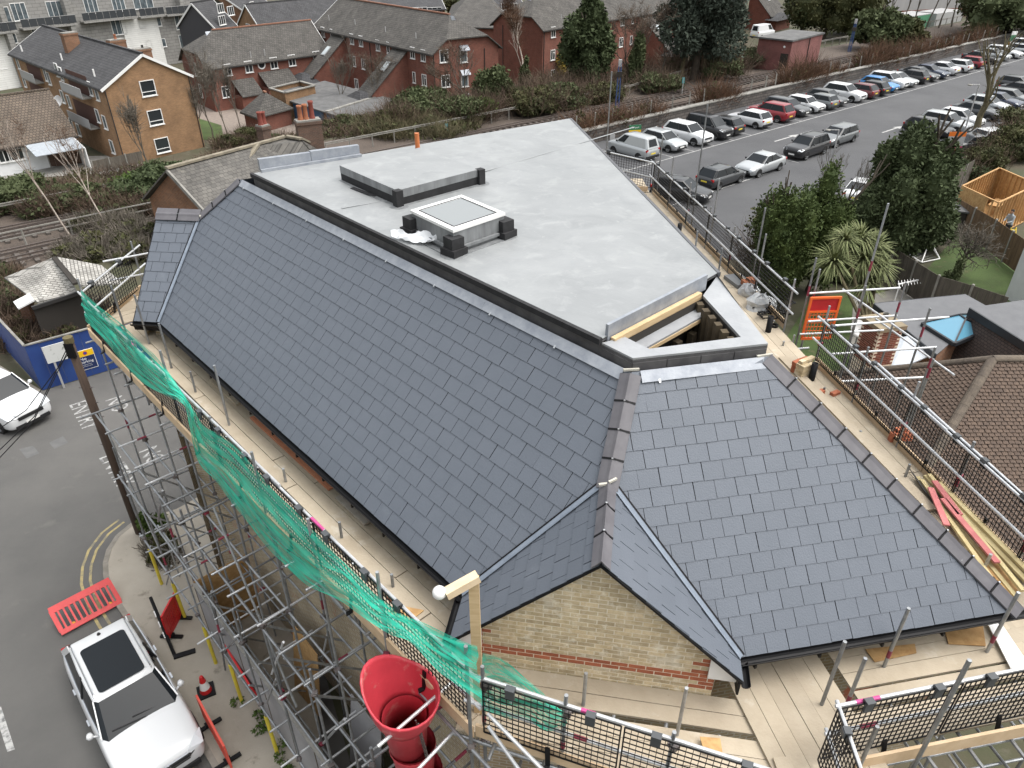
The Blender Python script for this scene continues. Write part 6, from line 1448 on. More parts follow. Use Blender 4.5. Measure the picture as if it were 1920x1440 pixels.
# ================================================================== STREET FURNITURE, SIGNS, FENCES
m_bar = mat('red_barrier_plastic', (.52,.018,.020), .42, col2=(.45,.015,.017), scale=4)
m_baro = mat('faded_red_plastic', (.56,.075,.05), .5)
def barrier(P, heading, label, tilt=0.0, m_=None, L=2.0, Hh=1.0, feet=True):
    """plastic pedestrian barrier; local x along it"""
    root = thing('plastic_barrier', P, label, 'barrier', 'red plastic barriers', heading)
    M = Matrix.Translation(P) @ Matrix.Rotation(heading,4,'Z') @ Matrix.Rotation(tilt,4,'X'); m_ = m_ or m_bar
    b = MB(); z0 = .12; t = .05
    out = [(-L/2+.12,z0), (L/2-.12,z0), (L/2,z0+.15), (L/2,Hh-.15), (L/2-.12,Hh), (-L/2+.12,Hh), (-L/2,Hh-.15), (-L/2,z0+.15)]
    # frame made of bars with slots left open
    b.box((0,0,z0+.07), (L-.1,t,.14)); b.box((0,0,Hh-.10), (L-.1,t,.20)); 
    n = 11
    for k in range(n+1): b.box((-L/2+.09+(L-.18)*k/n,0,(z0+Hh)/2), (.05 if 0 < k < n else .12,t*.9,Hh-z0-.20))
    b.v = [tuple(M @ V(p)) for p in b.v]; b.build('panel', m_, root)
    if feet:
        for x in (-L*.33,L*.33):
            b = MB(); b.box((x,0,.06), (.10,.62,.05)); b.box((x,0,.11), (.12,.16,.10)); b.v = [tuple(M @ V(p)) for p in b.v]; b.build('foot', m_black, root)
    return root
a, c = G(118,1195,.1), G(232,1133,.1); hb_ = math.atan2(c.y-a.y, c.x-a.x)
o = barrier(V(((a.x+c.x)/2,(a.y+c.y)/2,.02)), hb_, 'red plastic barrier tipped over in the road beyond the large white SUV', tilt=-1.0, L=(c-a).length+.1, feet=False)
for x in (-.45,.55):
    P = WM[o] @ V((x,.25,.12)); MB().box(P, (.09,.09,.06)).build('reflector', mat('amber', (.60,.25,.02), .4), o)
a, c = G(318,1205,.1), G(345,1152,.1); barrier(V(((a.x+c.x)/2,(a.y+c.y)/2,.10)), math.atan2(c.y-a.y,c.x-a.x), 'upright red slatted barrier across the pavement beside the tilted black bar', L=(c-a).length*1.0)
a, c = G(432,1205,.6), G(495,1305,.6); a.z = c.z = .10
barrier(a.lerp(c,.5), math.atan2(c.y-a.y,c.x-a.x), 'red barrier leaning flat against the grey site hoarding', tilt=.22, L=2.0, feet=False)
a, c = G(370,1310,.9), G(425,1412,.9); barrier(V(((a.x+c.x)/2,(a.y+c.y)/2,.10)), math.atan2(c.y-a.y,c.x-a.x), 'faded red barrier standing edge-on along the kerb beside the large white SUV', m_=m_baro, L=(c-a).length)
P0, P1 = G(328,1230,.1), G(282,1120,.9); rt_ = thing('tilted_bar', P0, 'black and white striped plastic bar leaning beside the upright red barrier', 'bar')
MB().tube(P0, P1, .045, 8).build('bar', m_black, rt_); d_ = (P1-P0)
for k in range(3): MB().tube(P0+d_*(.3+.18*k)+V((-.05,0,0)), P0+d_*(.4+.18*k)+V((-.05,0,0)), .03, 6).build('white_stripe', m_wfr, rt_)
MB().box(P0+V((.25,.05,.03)), (.55,.14,.05), Matrix.Rotation(.4,3,'Z')).build('foot', m_black, rt_)
# cone
cp = V((G(387,1297,.1).x, G(387,1297,.1).y, .10)); CN = thing('traffic_cone', cp, 'red and white traffic cone on a black square base on the pavement', 'cone', None, .3)
MB().box(cp+V((0,0,.03)), (.42,.42,.06), Matrix.Rotation(.5,3,'Z')).build('base', m_black, CN)
MB().lathe([(.15,.06), (.125,.18)], cp, 18).build('cone_bottom', m_bar, CN, smooth=True); MB().lathe([(.125,.18), (.082,.42)], cp, 18).build('white_band', m_wfr, CN, smooth=True); MB().lathe([(.082,.42), (.05,.60), (.035,.63), (0,.63)], cp, 18).build('cone_tip', m_bar, CN, smooth=True)
# grey site hoarding behind the yellow sleeves
HO = thing('site_hoarding', L1(5,1.3,.1), 'grey painted plywood site hoarding standing along the pavement under the scaffold', 'hoarding')
m_ply_ = mat('grey_painted_ply', (.30,.295,.30), .8, col2=(.245,.24,.245), scale=.8, spots=((.36,.34,.32), 1.5, .62, .1)); m_osb = mat('osb_board', (.42,.26,.11), .85, col2=(.33,.19,.075), scale=9, lo=.4, hi=.6)
for k in range(9):
    s0 = 1.1+1.22*k; MB().prism([L1(s0,1.32,.08), L1(s0+1.212,1.32,.08), L1(s0+1.212,1.32,2.25), L1(s0,1.32,2.25)], N1*.02).build('panel', m_ply_, HO); MB().bar(L1(s0,1.28,.1), L1(s0,1.28,2.2), .05, .09, N1).build('post', m_stud, HO)
MB().bar(L1(1.1,1.30,2.27), L1(12,1.30,2.27), .10, .03).build('capping', m_conc, HO)
b = MB(); b.prism([L1(1.05,1.3,.08), L1(1.05,1.3,2.3), L1(1.05,-.2,2.3), L1(1.05,-.2,.08)], D1*.02); b.build('end_panel', m_osb, HO)
for k in range(3): MB().prism([L1(4.2+2.6*k,.45,.3), L1(5.4+2.6*k,.40,.3), L1(5.4+2.6*k,.15,2.5), L1(4.2+2.6*k,.12,2.5)], N1*.02).build('leaning_sheet', m_osb if k % 2 == 0 else m_ply_, HO)
# blue hoarding with signs
BH_ = thing('blue_hoarding', HB0, 'blue painted board hoarding around the vacant plot on the left', 'hoarding')
m_blueh = mat('blue_hoarding_paint', (.016,.042,.175), .6, col2=(.02,.055,.20), scale=1.2, spots=((.04,.06,.12), 2.4, .63, .1))
HB2 = G(300,668); HBL = G(-30,610)
for (a, c, n) in ((HB0,HB1,6), (HB1,HB2,3), (HBL,HB0,7)):
    for k in range(n):
        p = a+(c-a)*(k/n); q = a+(c-a)*((k+.985)/n); d_ = (c-a).normalized(); nn = V((d_.y,-d_.x,0)); z1 = 2.15+rs.uniform(-.04,.04)
        MB().prism([Zq(p,.03), Zq(q,.03), Zq(q,z1), Zq(p,z1)], -nn*.02).build('board', m_blueh, BH_)
    MB().bar(Zq(a,2.2), Zq(c,2.2), .10, .05).build('top_rail', m_conc, BH_)
d_ = (HB1-HB0).normalized(); nn = V((d_.y,-d_.x,0)); fH = Face(HB0, d_, nn, BH_)
MB().prism([Zq(HB1,.0)-nn*.1, Zq(HB1,.0)-nn*.2+d_*.0, Zq(HB1,2.3)-nn*.2, Zq(HB1,2.3)-nn*.1], d_*.1).build('post', m_lgrey, BH_)
pc = fH.hit(163,673); NP = thing('no_parking_sign', pc, 'navy and yellow No parking sign on the blue hoarding', 'sign')
m_navy = mat('sign_navy', (.012,.025,.085), .5); m_sy = mat('sign_yellow', (.72,.45,.01), .5); m_sr = mat('sign_red', (.50,.02,.02), .5)
sM = Matrix((d_, V((0,0,1)), nn)).transposed().to_4x4(); sM.translation = pc + nn*.03
def sgn(b, name, m_): b.v = [tuple(sM @ V(p)) for p in b.v]; return b.build(name, m_, NP)
sgn(MB().box((0,0,0), (.66,.94,.02)), 'border', m_wfr); sgn(MB().box((0,-.14,.008), (.62,.60,.02)), 'lower_field', m_navy); sgn(MB().box((0,.31,.008), (.64,.28,.02)), 'yellow_field', m_sy)
sgn(MB().lathe([(0,.02), (.085,.02), (.085,.0)], (0,.31,0), 18), 'roundel', m_sr); sgn(MB().lathe([(0,.022), (.058,.022), (.058,.0)], (0,.31,0), 18), 'roundel_centre', mat('sign_blue', (.02,.06,.30), .5))
for (s_, y, sz) in (('No', .06, .20), ('parking', -.09, .17), ('Emergency access', -.22, .055), ('required at all times', -.30, .05)):
    text_obj('lettering', s_, sz, sM @ Matrix.Translation((-.28,y,.022)), m_wfr, NP, align='LEFT')
bp_ = G(106,656,1.6); WB = thing('blank_board', bp_, 'peeling white board on a post in front of the blue hoarding', 'board'); q = [G(74,648,2.2), G(120,632,2.2), G(127,662,1.6), G(86,674,1.6)]
a = fH.hit(74,648)+nn*.35; c = fH.hit(126,634)+nn*.35
q = [fH.hit(87,676)+nn*.35, fH.hit(132,664)+nn*.35, fH.hit(124,632)+nn*.35, fH.hit(74,646)+nn*.35]
MB().prism(q, -nn*.03).build('panel', mat('peeling_white', (.52,.53,.52), .8, col2=(.20,.21,.19), scale=3.5, lo=.56, hi=.66), WB); pb_ = fH.hit(118,722)+nn*.3; MB().bar(Zq(pb_,0), Zq(pb_,2.0), .08, .08, nn).build('post', m_lgrey, WB)
# timber utility pole
ub = G(264,1002); UT = Zq(ub, zat(126,640,ub)); PO2 = thing('utility_pole', ub, 'brown timber utility pole leaning over the road corner', 'utility pole')
m_pole = mat('creosoted_pole', (.075,.050,.036), .85, col2=(.05,.034,.026), scale=3, stretch=(4,4,.5))
MB().tube(Zq(ub,-.1), UT, .14, 12, .11).build('pole', m_pole, PO2, smooth=True); MB().tube(Zq(ub,.1)+V((.14,-.05,0)), Zq(ub,2.7)+V((.13,-.05,0)), .05, 8).build('cable_guard', m_tube, PO2); MB().box(UT+V((0,-.05,-.25)), (.20,.18,.45)).build('junction_box', m_black, PO2); MB().tube(UT+V((0,0,-.05)), UT+V((0,0,.12)), .13, 10).build('pole_cap', mat('mossy_cap', (.12,.10,.05), .95), PO2)
for k, (e_) in enumerate(((-30,872), (-40,900), (-60,845))):
    q_ = G(*e_, 5.2); mid = (UT+q_)/2 + V((0,0,-.5)); MB().path([UT+V((-.1,0,-.2-.08*k)), mid, q_], .012, 4).build('cable', m_black, PO2)
for k in range(8): MB().bar(ub.lerp(UT,.30+.07*k)+V((-.20,0,0)), ub.lerp(UT,.30+.07*k)+V((.20,0,0)), .02, .02).build('step', m_coup, PO2)
# railway fences, wall, masts, lamp posts, signs
m_fence = mat('weathered_fence_wood', (.16,.13,.105), .9, col2=(.11,.09,.075), scale=2, rnd=.12); m_cpost = mat('concrete_post', (.27,.26,.235), .9, col2=(.20,.19,.17), scale=3, rnd=.1)
FN = thing('railway_fence', ST(30,58), 'concrete post and cable trough fence along the far side of the railway', 'fence')
def fence_run(root, pts, step, h, pm_, rails_, w_=.09):
    pos = walk(pts, step); me = MB().box((0,0,h/2), (w_,w_,h)).mesh(pm_, name='post')
    for p in pos: inst('post', me, root, Matrix.Translation(Zq(p, gz(p.x,p.y))))
    for z in rails_:
        for a, c in zip(pts, pts[1:]): MB().bar(Zq(a,z+gz(a.x,a.y)), Zq(c,z+gz(c.x,c.y)), .07, .07).build('rail', pm_, root)
ff = [ST(-40,57.2), ST(40,57.0), ST(66,57.2), ST(84,60.5), ST(100,61.4), ST(190,61.8)]
fence_run(FN, ff, 2.2, 1.05, m_cpost, (.95,1.08))
F2 = thing('railway_fence', ST(0,52), 'post and rail fence between the tracks at the left', 'fence'); fence_run(F2, [ST(-16,51.4), ST(40,51.4)], 2.6, 1.0, m_cpost, (.55,.98))
RW = thing('retaining_wall', ST(60,45.8), 'low blackened stone wall between the car park and the railway', 'wall')
m_blk = brickmat('blackened_stone', (.12,.105,.095), (.075,.068,.064), (.045,.04,.038), bw=.7, bh=.28, mo=.03, bumpd=.03, big=((.16,.13,.10), .8, .58, .12))
MB().prism([ST(28,45.6,0), ST(170,45.6,0), ST(170,46.1,0), ST(28,46.1,0)], (0,0,1.15)).build('wall', m_blk, RW, uv=True); MB().prism([ST(28,45.52,1.15), ST(170,45.52,1.15), ST(170,46.18,1.15), ST(28,46.18,1.15)], (0,0,.10)).build('coping', m_conc, RW)
F3 = thing('wire_fence', ST(60,46.6), 'leaning pale posts of a wire fence on the stone wall', 'fence'); me = MB().box((0,0,.8), (.10,.10,1.7)).mesh(m_cpost, name='post')
for k in range(40): inst('post', me, F3, Matrix.Translation(ST(36+2.6*k+rs.uniform(-.5,.5), 46.5, .7)) @ Matrix.Rotation(rs.uniform(-.12,.12),4,'X'))
m_mast = mat('blue_mast_paint', (.04,.075,.19), .6)
def mast(px, pt, label, z=0.0, lamp=False):
    P = G(*px,z); T = zat(*pt, P); r_ = thing('signal_mast', P, label, 'mast', 'blue railway masts'); b = MB()
    for (x, y) in ((-.16,-.16), (.16,-.16), (.16,.16), (-.16,.16)): b.tube(P+V((x,y,0)), Zq(P+V((x*.7,y*.7,0)),T), .04, 5)
    for k in range(12): z_ = z+(T-z)*k/12; z2 = z+(T-z)*(k+1)/12; b.tube(Zq(P+V((-.15,-.15,0)),z_), Zq(P+V((.15,-.15,0)),z2), .02, 4); b.tube(Zq(P+V((.15,.15,0)),z_), Zq(P+V((.15,-.15,0)),z2), .02, 4)
    b.build('lattice', m_mast, r_); MB().box(Zq(P,T-1.0), (.5,.4,.5)).build('signal_box', m_dark, r_); MB().box(Zq(P,T), (.3,.3,.6)).build('head', m_lgrey, r_)
mast((1155,225), (1162,118), 'blue lattice signal mast above the flat roof corner'); mast((1592,97), (1604,40), 'blue lattice mast beyond the pink equipment building'); mast((1868,52), (1886,-10), 'blue mast at the top right edge')
def lamp_post(px, pt, arm, label, z=0.0):
    P = G(*px,z); T = Zq(P, zat(*pt, P)); r_ = thing('lamp_post', P, label, 'lamp post', 'car park lamp posts'); MB().tube(P, T, .07, 8, .05).build('column', m_lgrey, r_)
    MB().tube(T, T+arm, .04, 6).build('arm', m_lgrey, r_); MB().lathe([(0,.04), (.16,.02), (.20,-.03), (.14,-.08), (0,-.09)], T+arm*1.25, 10).build('lamp_head', m_conc, r_, smooth=True)
lamp_post((1795,287), (1814,157), V((-.55,.1,0)), 'tall lamp post beside the orange sign'); lamp_post((1553,330), (1563,243), V((-.6,.1,0)), 'lamp post rising from the bare twigs by the black SUV'); lamp_post((1856,88), (1872,84), V((0,0,.2)), 'short far lamp post by the silver cars'); lamp_post((1828,250), (1848,168), V((.25,0,0)), 'lamp post next to the bare pruned tree')
def board_sign(px, pt, w_, parts, label, heading, name='car_park_sign', cat='sign', posts=True):
    P = G(*px); T = zat(*pt, P); r_ = thing(name, P, label, cat); t = V((math.cos(heading),math.sin(heading),0)); n = V((t.y,-t.x,0))
    if posts:
        for s_ in (-1,1): MB().bar(Zq(P,0)+t*(s_*w_*.4), Zq(P,T)+t*(s_*w_*.4), .08, .08, n).build('post', m_lgrey, r_)
    z0 = T
    for (h_, m_) in parts: MB().prism([Zq(P-t*w_/2,z0-h_)+n*.06, Zq(P+t*w_/2,z0-h_)+n*.06, Zq(P+t*w_/2,z0)+n*.06, Zq(P-t*w_/2,z0)+n*.06], -n*.04).build('panel', m_, r_); z0 -= h_
    return r_, t, n, T, P
m_sgg = mat('sign_green', (.03,.16,.075), .5)
r_, t, n, T, P = board_sign((1188,270), (1188,234), 1.1, ((.42,m_sgg), (1.15,m_sy), (.25,m_wfr)), 'green and yellow car park information board by the silver van', .2)
text_obj('lettering', 'Car park', .2, Mxy(Zq(P,T-.2)+n*.075, t, V((0,0,1))), m_wfr, r_); MB().prism([Zq(P-t*.5,T-1.2)+n*.07, Zq(P-t*.1,T-1.2)+n*.07, Zq(P-t*.1,T-.7)+n*.07, Zq(P-t*.5,T-.7)+n*.07], -n*.005).build('notice', m_wfr, r_)
m_sor = mat('sign_orange', (.62,.15,.02), .5); m_spk = mat('sign_pink', (.45,.03,.14), .5)
board_sign((1780,300), (1786,246), 1.3, ((.35,m_sor), (.75,m_lgrey), (.25,m_spk), (.55,m_sor), (.3,m_spk)), 'orange and pink banner sign by the hedge', -.1, name='banner_sign')
board_sign((1147,272), (1148,252), .45, ((.7,m_lgrey),), 'small grey notice beside the green and yellow board', .2, name='notice_sign')
board_sign((1892,92), (1896,58), .9, ((.5,m_wfr), (.9,m_sgg), (.5,m_sy)), 'distant green and white notice at the far end of the car park', .2, name='notice_sign')
for (px, pt, lb) in (((838,258),(836,232),'teal trackside marker post above the orange vent pipe'), ((1075,207),(1074,180),'teal trackside marker post left of the blue signal mast'), ((1278,180),(1279,145),'teal trackside marker post by the far fence'), ((1430,128),(1431,112),'teal marker post left of the pink equipment building')):
    P = G(*px); T = zat(*pt, P); r_ = thing('marker_post', P, lb, 'marker post', 'trackside marker posts'); MB().tube(P, Zq(P,T), .05, 6).build('post', m_lgrey, r_); MB().box(Zq(P,T-.3), (.25,.06,.6)).build('plate', mat('teal_plate', (.06,.30,.32), .6), r_)
# ================================================================== TREES, SHRUBS, SCRUB
def lmat(nm, c, c2, sc=.8, rough=.75): return mat(nm, c, rough, col2=c2, scale=sc, detail=4, lo=.35, hi=.65, spec=.25)
lf_thuja = lmat('thuja_foliage', (.068,.092,.026), (.038,.058,.018), 1.2); lf_ever = lmat('evergreen_foliage', (.068,.088,.040), (.044,.060,.026), 1.0); lf_dark = lmat('dark_ivy_foliage', (.058,.074,.032), (.080,.096,.044), .8)
lf_ced = lmat('cedar_foliage', (.066,.082,.062), (.046,.060,.046), .6); lf_olive = lmat('olive_scrub_foliage', (.075,.075,.030), (.045,.052,.022), .6); lf_yel = lmat('yellow_blossom', (.30,.22,.035), (.20,.15,.03), 1.0); lf_bright = lmat('bright_green_foliage', (.075,.115,.025), (.045,.075,.018), .9)
tw_br = lmat('brown_twigs', (.125,.088,.062), (.080,.058,.044), .5); tw_red = lmat('russet_twigs', (.135,.075,.045), (.085,.052,.035), .5); tw_gr = lmat('grey_twigs', (.16,.14,.115), (.10,.088,.072), .6); tw_ol = lmat('olive_twigs', (.15,.13,.075), (.095,.085,.05), .6)
bk_birch = mat('birch_bark', (.42,.37,.32), .85, col2=(.24,.19,.16), scale=4); bk_dark = mat('dark_bark', (.085,.068,.052), .9, col2=(.055,.045,.035), scale=4); bk_moss = mat('mossy_bark', (.17,.145,.085), .9, col2=(.11,.095,.055), scale=3)
def leaf_arrays(blobs, n, size, seed, aspect=1.6, droop=0.0, shell=.55):
    """leaf quads spread through a set of ellipsoid clumps (centre, radii)"""
    rg = np.random.default_rng(seed); B = len(blobs); vol = np.array([(r[0]*r[1]*r[2])**(2/3) for c, r in blobs]); pick = rg.choice(B, n, p=vol/vol.sum())
    C = np.array([c for c, r in blobs], float)[pick]; R = np.array([r for c, r in blobs], float)[pick]
    d = rg.normal(size=(n,3)); d /= np.linalg.norm(d, axis=1)[:,None]; rad = shell + (1-shell)*rg.random(n)**.6; rad *= 1 + .10*rg.normal(size=n)
    P = C + d*R*rad[:,None]
    a = d + rg.normal(size=(n,3))*.7; a[:,2] -= droop; a /= np.linalg.norm(a, axis=1)[:,None]
    b = np.cross(a, rg.normal(size=(n,3))); b /= np.linalg.norm(b, axis=1)[:,None]
    s = size*(.6+.8*rg.random(n))[:,None]; A = a*s*aspect*.5; Bv = b*s*.5
    v = np.stack([P-A, P+Bv*.8, P+A, P-Bv*.8], 1).reshape(-1,3); f = np.arange(4*n).reshape(-1,4); return v, f
def blobs_for(c, r, n, seed, k=.42, flat=1.0):
    rg = random.Random(seed); out = []
    for i in range(n):
        while True:
            d = V((rg.uniform(-1,1), rg.uniform(-1,1), rg.uniform(-.75,1)))
            if .25 < d.length < 1: break
        q = rg.uniform(.6,1.15)*k; out.append(((c[0]+d.x*r[0]*.78, c[1]+d.y*r[1]*.78, c[2]+d.z*r[2]*.78), (r[0]*q, r[1]*q, r[2]*q*flat)))
    return out
def twig_arrays(base, r, h, n, seed, w=.03, spread=.6, z0=0.0):
    """upright thin stems, each a bent strip of two quads"""
    rg = np.random.default_rng(seed); th = rg.random(n)*6.283; rr = np.sqrt(rg.random(n)); P = np.stack([base[0]+np.cos(th)*rr*r[0], base[1]+np.sin(th)*rr*r[1], np.full(n, base[2]+z0) + rg.random(n)*h*.45], 1)
    d = np.stack([np.cos(th)*rr*spread, np.sin(th)*rr*spread, np.ones(n)], 1) + rg.normal(size=(n,3))*.42; d /= np.linalg.norm(d, axis=1)[:,None]
    L = h*(.35+.5*rg.random(n))*(1.05-.35*rr**2); d2 = d + rg.normal(size=(n,3))*.38; d2 /= np.linalg.norm(d2, axis=1)[:,None]
    M_ = P + d*(L*.55)[:,None]; T = M_ + d2*(L*.45)[:,None]; sx = np.cross(d, rg.normal(size=(n,3))); sx /= np.linalg.norm(sx, axis=1)[:,None]; sx *= w/2
    v = np.stack([P-sx, P+sx, M_+sx*.8, M_-sx*.8, T+sx*.3, T-sx*.3], 1).reshape(-1,3); k = np.arange(n)[:,None]*6; f = np.concatenate([k+np.array([0,1,2,3]), k+np.array([3,2,4,5])]); return v, f
def branch_arrays(base, d0, L0, r0, levels, seed, kids=(3,4), ang=.55, shrink=.72, up=.15, jit=.18, minr=.006, sides=4, trunk=1.0):
    rg = random.Random(seed); vs, fs = [], []
    def seg(p, q, ra, rb):
        d = (q-p).normalized(); a = d.orthogonal().normalized(); c = d.cross(a); n = len(vs)
        for P_, r_ in ((p,ra), (q,rb)):
            for k in range(sides): t = 2*math.pi*k/sides; vs.append(P_ + a*(math.cos(t)*r_) + c*(math.sin(t)*r_))
        for k in range(sides): fs.append((n+k, n+(k+1) % sides, n+sides+(k+1) % sides, n+sides+k))
    def grow(p, d, L, r, lv):
        n = 3 if lv > 1 else 2; q = p
        for i in range(n):
            d = (d + V((rg.gauss(0,jit), rg.gauss(0,jit), rg.gauss(0,jit)*.6+up*.25))).normalized(); q2 = q + d*(L/n); ra = r*(1-.35*i/n); rb = max(minr, r*(1-.35*(i+1)/n)); seg(q, q2, ra, rb); q = q2
            if lv > 0 and i > 0:
                for _ in range(rg.randint(*kids)-(1 if i < n-1 else 0)):
                    ax = V((rg.gauss(0,1), rg.gauss(0,1), rg.gauss(0,.5))); nd = (d + ax.normalized()*math.tan(ang)*rg.uniform(.6,1.2) + V((0,0,up))).normalized(); grow(q, nd, L*shrink*rg.uniform(.7,1.1), max(minr, r*.52), lv-1)
    grow(V(base), V(d0).normalized(), L0*trunk, r0, levels); return np.array([tuple(v) for v in vs], np.float32), np.array(fs, np.int32)
def join(parts):
    n = 0; V_, F_ = [], []
    for v, f in parts: V_.append(v); F_.append(f+n); n += len(v)
    return np.concatenate(V_), np.concatenate(F_)
def leafy(name, label, cat, base, c, r, nb, n, size, lm, seed, trunk=None, group=None, k=.42, core=True, droop=0.0, aspect=1.6, extra_tw=None):
    root = thing(name, V(base), label, cat, group); bl = blobs_for(c, r, nb, seed, k); v, f = leaf_arrays(bl, n, size, seed, aspect, droop); np_obj('crown', v, f, lm, root)
    if core:
        b = MB()
        for (cc, rr_) in bl: b.lathe([(0,-.72*rr_[2]), (.5*rr_[0],-.5*rr_[2]), (.72*rr_[0],0), (.5*rr_[0],.5*rr_[2]), (0,.72*rr_[2])], cc, 7)
        b.build('inner_foliage', lm, root, kind='stuff')
    if trunk:
        v, f = branch_arrays(base, (0,0,1), c[2]-base[2]+r[2]*.2, trunk, 2, seed, (2,3), .5, .55, .3, .08, .02, 6); np_obj('trunk', v, f, bk_dark, root)
    if extra_tw: v, f = twig_arrays(*extra_tw); np_obj('twigs', v, f, tw_br, root)
    return root
def bare(name, label, base, L, r, levels, seed, bm, cat='tree', group='bare trees', d0=(0,0,1), fine=None, **kw):
    root = thing(name, V(base), label, cat, group); v, f = branch_arrays(base, d0, L, r, levels, seed, **kw); np_obj('branches', v, f, bm, root)
    if fine:
        c, rr_, n, w_, tm = fine; rg = np.random.default_rng(seed+5); tips = v[rg.choice(np.arange(len(v)//2, len(v)), n)]; d = rg.normal(size=(n,3)); d[:,2] = np.abs(d[:,2])*.8+.2; d /= np.linalg.norm(d, axis=1)[:,None]; Lg = rr_*(.4+.6*rg.random(n))[:,None]; sx = np.cross(d, rg.normal(size=(n,3))); sx /= np.linalg.norm(sx, axis=1)[:,None]; sx *= w_/2
        T = tips + d*Lg; vv = np.stack([tips-sx, tips+sx, T+sx*.4, T-sx*.4], 1).reshape(-1,3); np_obj('twigs', vv, np.arange(4*n).reshape(-1,4), tm, root)
    return root
def B0(u, v, z=None):           # ground point seen at a pixel (lower land beyond the railway)
    if z is not None: return G(u, v, z)
    P = G(u, v, 0)
    for _ in range(6): P = G(u, v, gz(P.x, P.y))
    return P
# --- right-hand gardens: two thujas, big evergreen
P = Zq(G(1468,455,3.2),0); leafy('thuja_tree', 'broad dense green thuja beside the scaffold rail', 'tree', P, (P.x,P.y,3.2), (1.75,1.7,3.3), 40, 30000, .105, lf_thuja, 1, .14, k=.40)
P = Zq(G(1542,425,3.6),0); leafy('thuja_tree', 'second thuja close behind and right of the broad one', 'tree', P, (P.x,P.y,3.4), (1.6,1.5,3.3), 36, 24000, .105, lf_thuja, 2, .14, k=.40)
P = Zq(G(1692,368,4.2),0); leafy('evergreen_tree', 'large rounded dark evergreen tree in the garden by the car park', 'tree', P, (P.x,P.y,4.2), (2.75,2.6,3.9), 48, 42000, .15, lf_ever, 3, .25, k=.34)
P = Zq(G(1740,420,1.5),0); leafy('evergreen_shrub', 'dense dark shrub filling in right of the large evergreen', 'shrub', P, (P.x,P.y,1.4), (1.7,1.6,1.6), 18, 9000, .13, lf_ever, 4)
P = G(1590,520); leafy('laurel_shrub', 'low dark shrub between the thujas and the large evergreen', 'shrub', P, (P.x,P.y,1.2), (2.0,1.5,1.5), 14, 6000, .17, lf_dark, 5)
P = G(1420,520); leafy('olive_shrub', 'thin grey-green shrub left of the broad thuja', 'shrub', P, (P.x,P.y,2.2), (1.2,1.2,2.1), 16, 2600, .12, lf_olive, 6, core=False, extra_tw=((P.x,P.y,0), (1.2,1.2), 3.4, 500, 9, .022))
for i, (u, v, r_, h_) in enumerate(((1885,272,2.6,2.2), (1915,262,2.6,2.4), (1838,292,2.0,1.6), (1800,320,1.6,1.6), (1925,235,3.0,2.6))):
    P = G(u,v+25); leafy('garden_shrub', ('olive evergreen shrub at the right edge, ' + ('middle one above the timber garden building', 'right one above the timber garden building', 'left one beside the orange sign', 'small one against the old grey fence', 'furthest back by the aisle')[i]), 'shrub', P, (P.x,P.y,h_*.5), (r_,r_*.8,h_*.6), 20, 11000, .15, lf_olive if i % 2 == 0 else lf_ever, 20+i, group='shrubs at the right edge', extra_tw=((P.x,P.y,0), (r_,r_*.8), h_*1.3, 400, 30+i, .03))
# cordyline
P = G(1622,632); CO = thing('cordyline_palm', P, 'spiky cabbage palm with several leaf heads in front of the large evergreen', 'palm'); rg = np.random.default_rng(8); vv = []; ff = []
heads = [(G(1612,450,4.0),1.2), (G(1562,490,3.4),1.2), (G(1618,485,3.3),1.2), (G(1648,500,3.0),1.05), (G(1622,535,2.2),.95), (G(1585,450,4.2),.95), (G(1640,465,3.7),1.05)]
bs = V((P.x,P.y,0)); m_strunk = bk_moss
for i, (hc, r_) in enumerate(heads):
    MB().tube(bs+V((0,0,.3)), hc, .09, 7, .07).build('stem', m_strunk, CO); n = 230
    for k in range(n):
        el = math.asin(max(-1,min(1,rg.uniform(-.75,1)))); az = rg.uniform(0,6.283); d = V((math.cos(el)*math.cos(az), math.cos(el)*math.sin(az), math.sin(el))); L = r_*rg.uniform(.75,1.15); s_ = d.cross(V((0,0,1)))
        if s_.length < .01: continue
        s_ = s_.normalized()*.032; a = hc + d*.05; m_ = hc + d*L*.55 + V((0,0,.02)); t = hc + d*L + V((0,0,-.16*L-.05)); q = len(vv)
        vv += [a-s_*.6, a+s_*.6, m_+s_, m_-s_, t+s_*.15, t-s_*.15]; ff += [(q,q+1,q+2,q+3), (q+3,q+2,q+4,q+5)]
np_obj('leaves', [tuple(p) for p in vv], ff, lmat('cordyline_leaf', (.20,.215,.105), (.10,.125,.05), 3), CO)
# bare pruned tree, twigs, garden shrub
P = G(1828,262); bare('pruned_tree', 'bare pruned tree with pale forking limbs at the right edge', P, 3.0, .34, 3, 11, bk_moss, kids=(2,3), ang=.5, shrink=.82, up=.5, jit=.12, minr=.03, sides=7, fine=(None,1.2,160,.03,tw_gr))
for i, (u, v) in enumerate(((1560,405), (1585,410), (1540,395))):
    P = G(u,v+20); bare('sapling', ('left', 'middle', 'right')[(i+1) % 3] + ' bare sapling between the thujas and the car park', P, 1.6, .035, 4, 40+i, tw_gr, group='bare saplings', kids=(2,3), ang=.32, shrink=.78, up=.6, minr=.008, sides=3)
P = G(1795,520); bare('fruit_tree', 'bare gnarled fruit tree leaning over the garden lawn', P, 1.3, .13, 4, 14, tw_gr, kids=(3,4), ang=.85, shrink=.78, up=.05, jit=.2, minr=.010, sides=4, d0=(.3,.2,1), fine=(None,.5,420,.014,tw_gr))
P = G(1775,555); leafy('ivy_stump', 'ivy-covered post on the garden fence', 'shrub', P, (P.x,P.y,1.0), (.5,.5,1.2), 8, 2200, .09, lf_dark, 15)
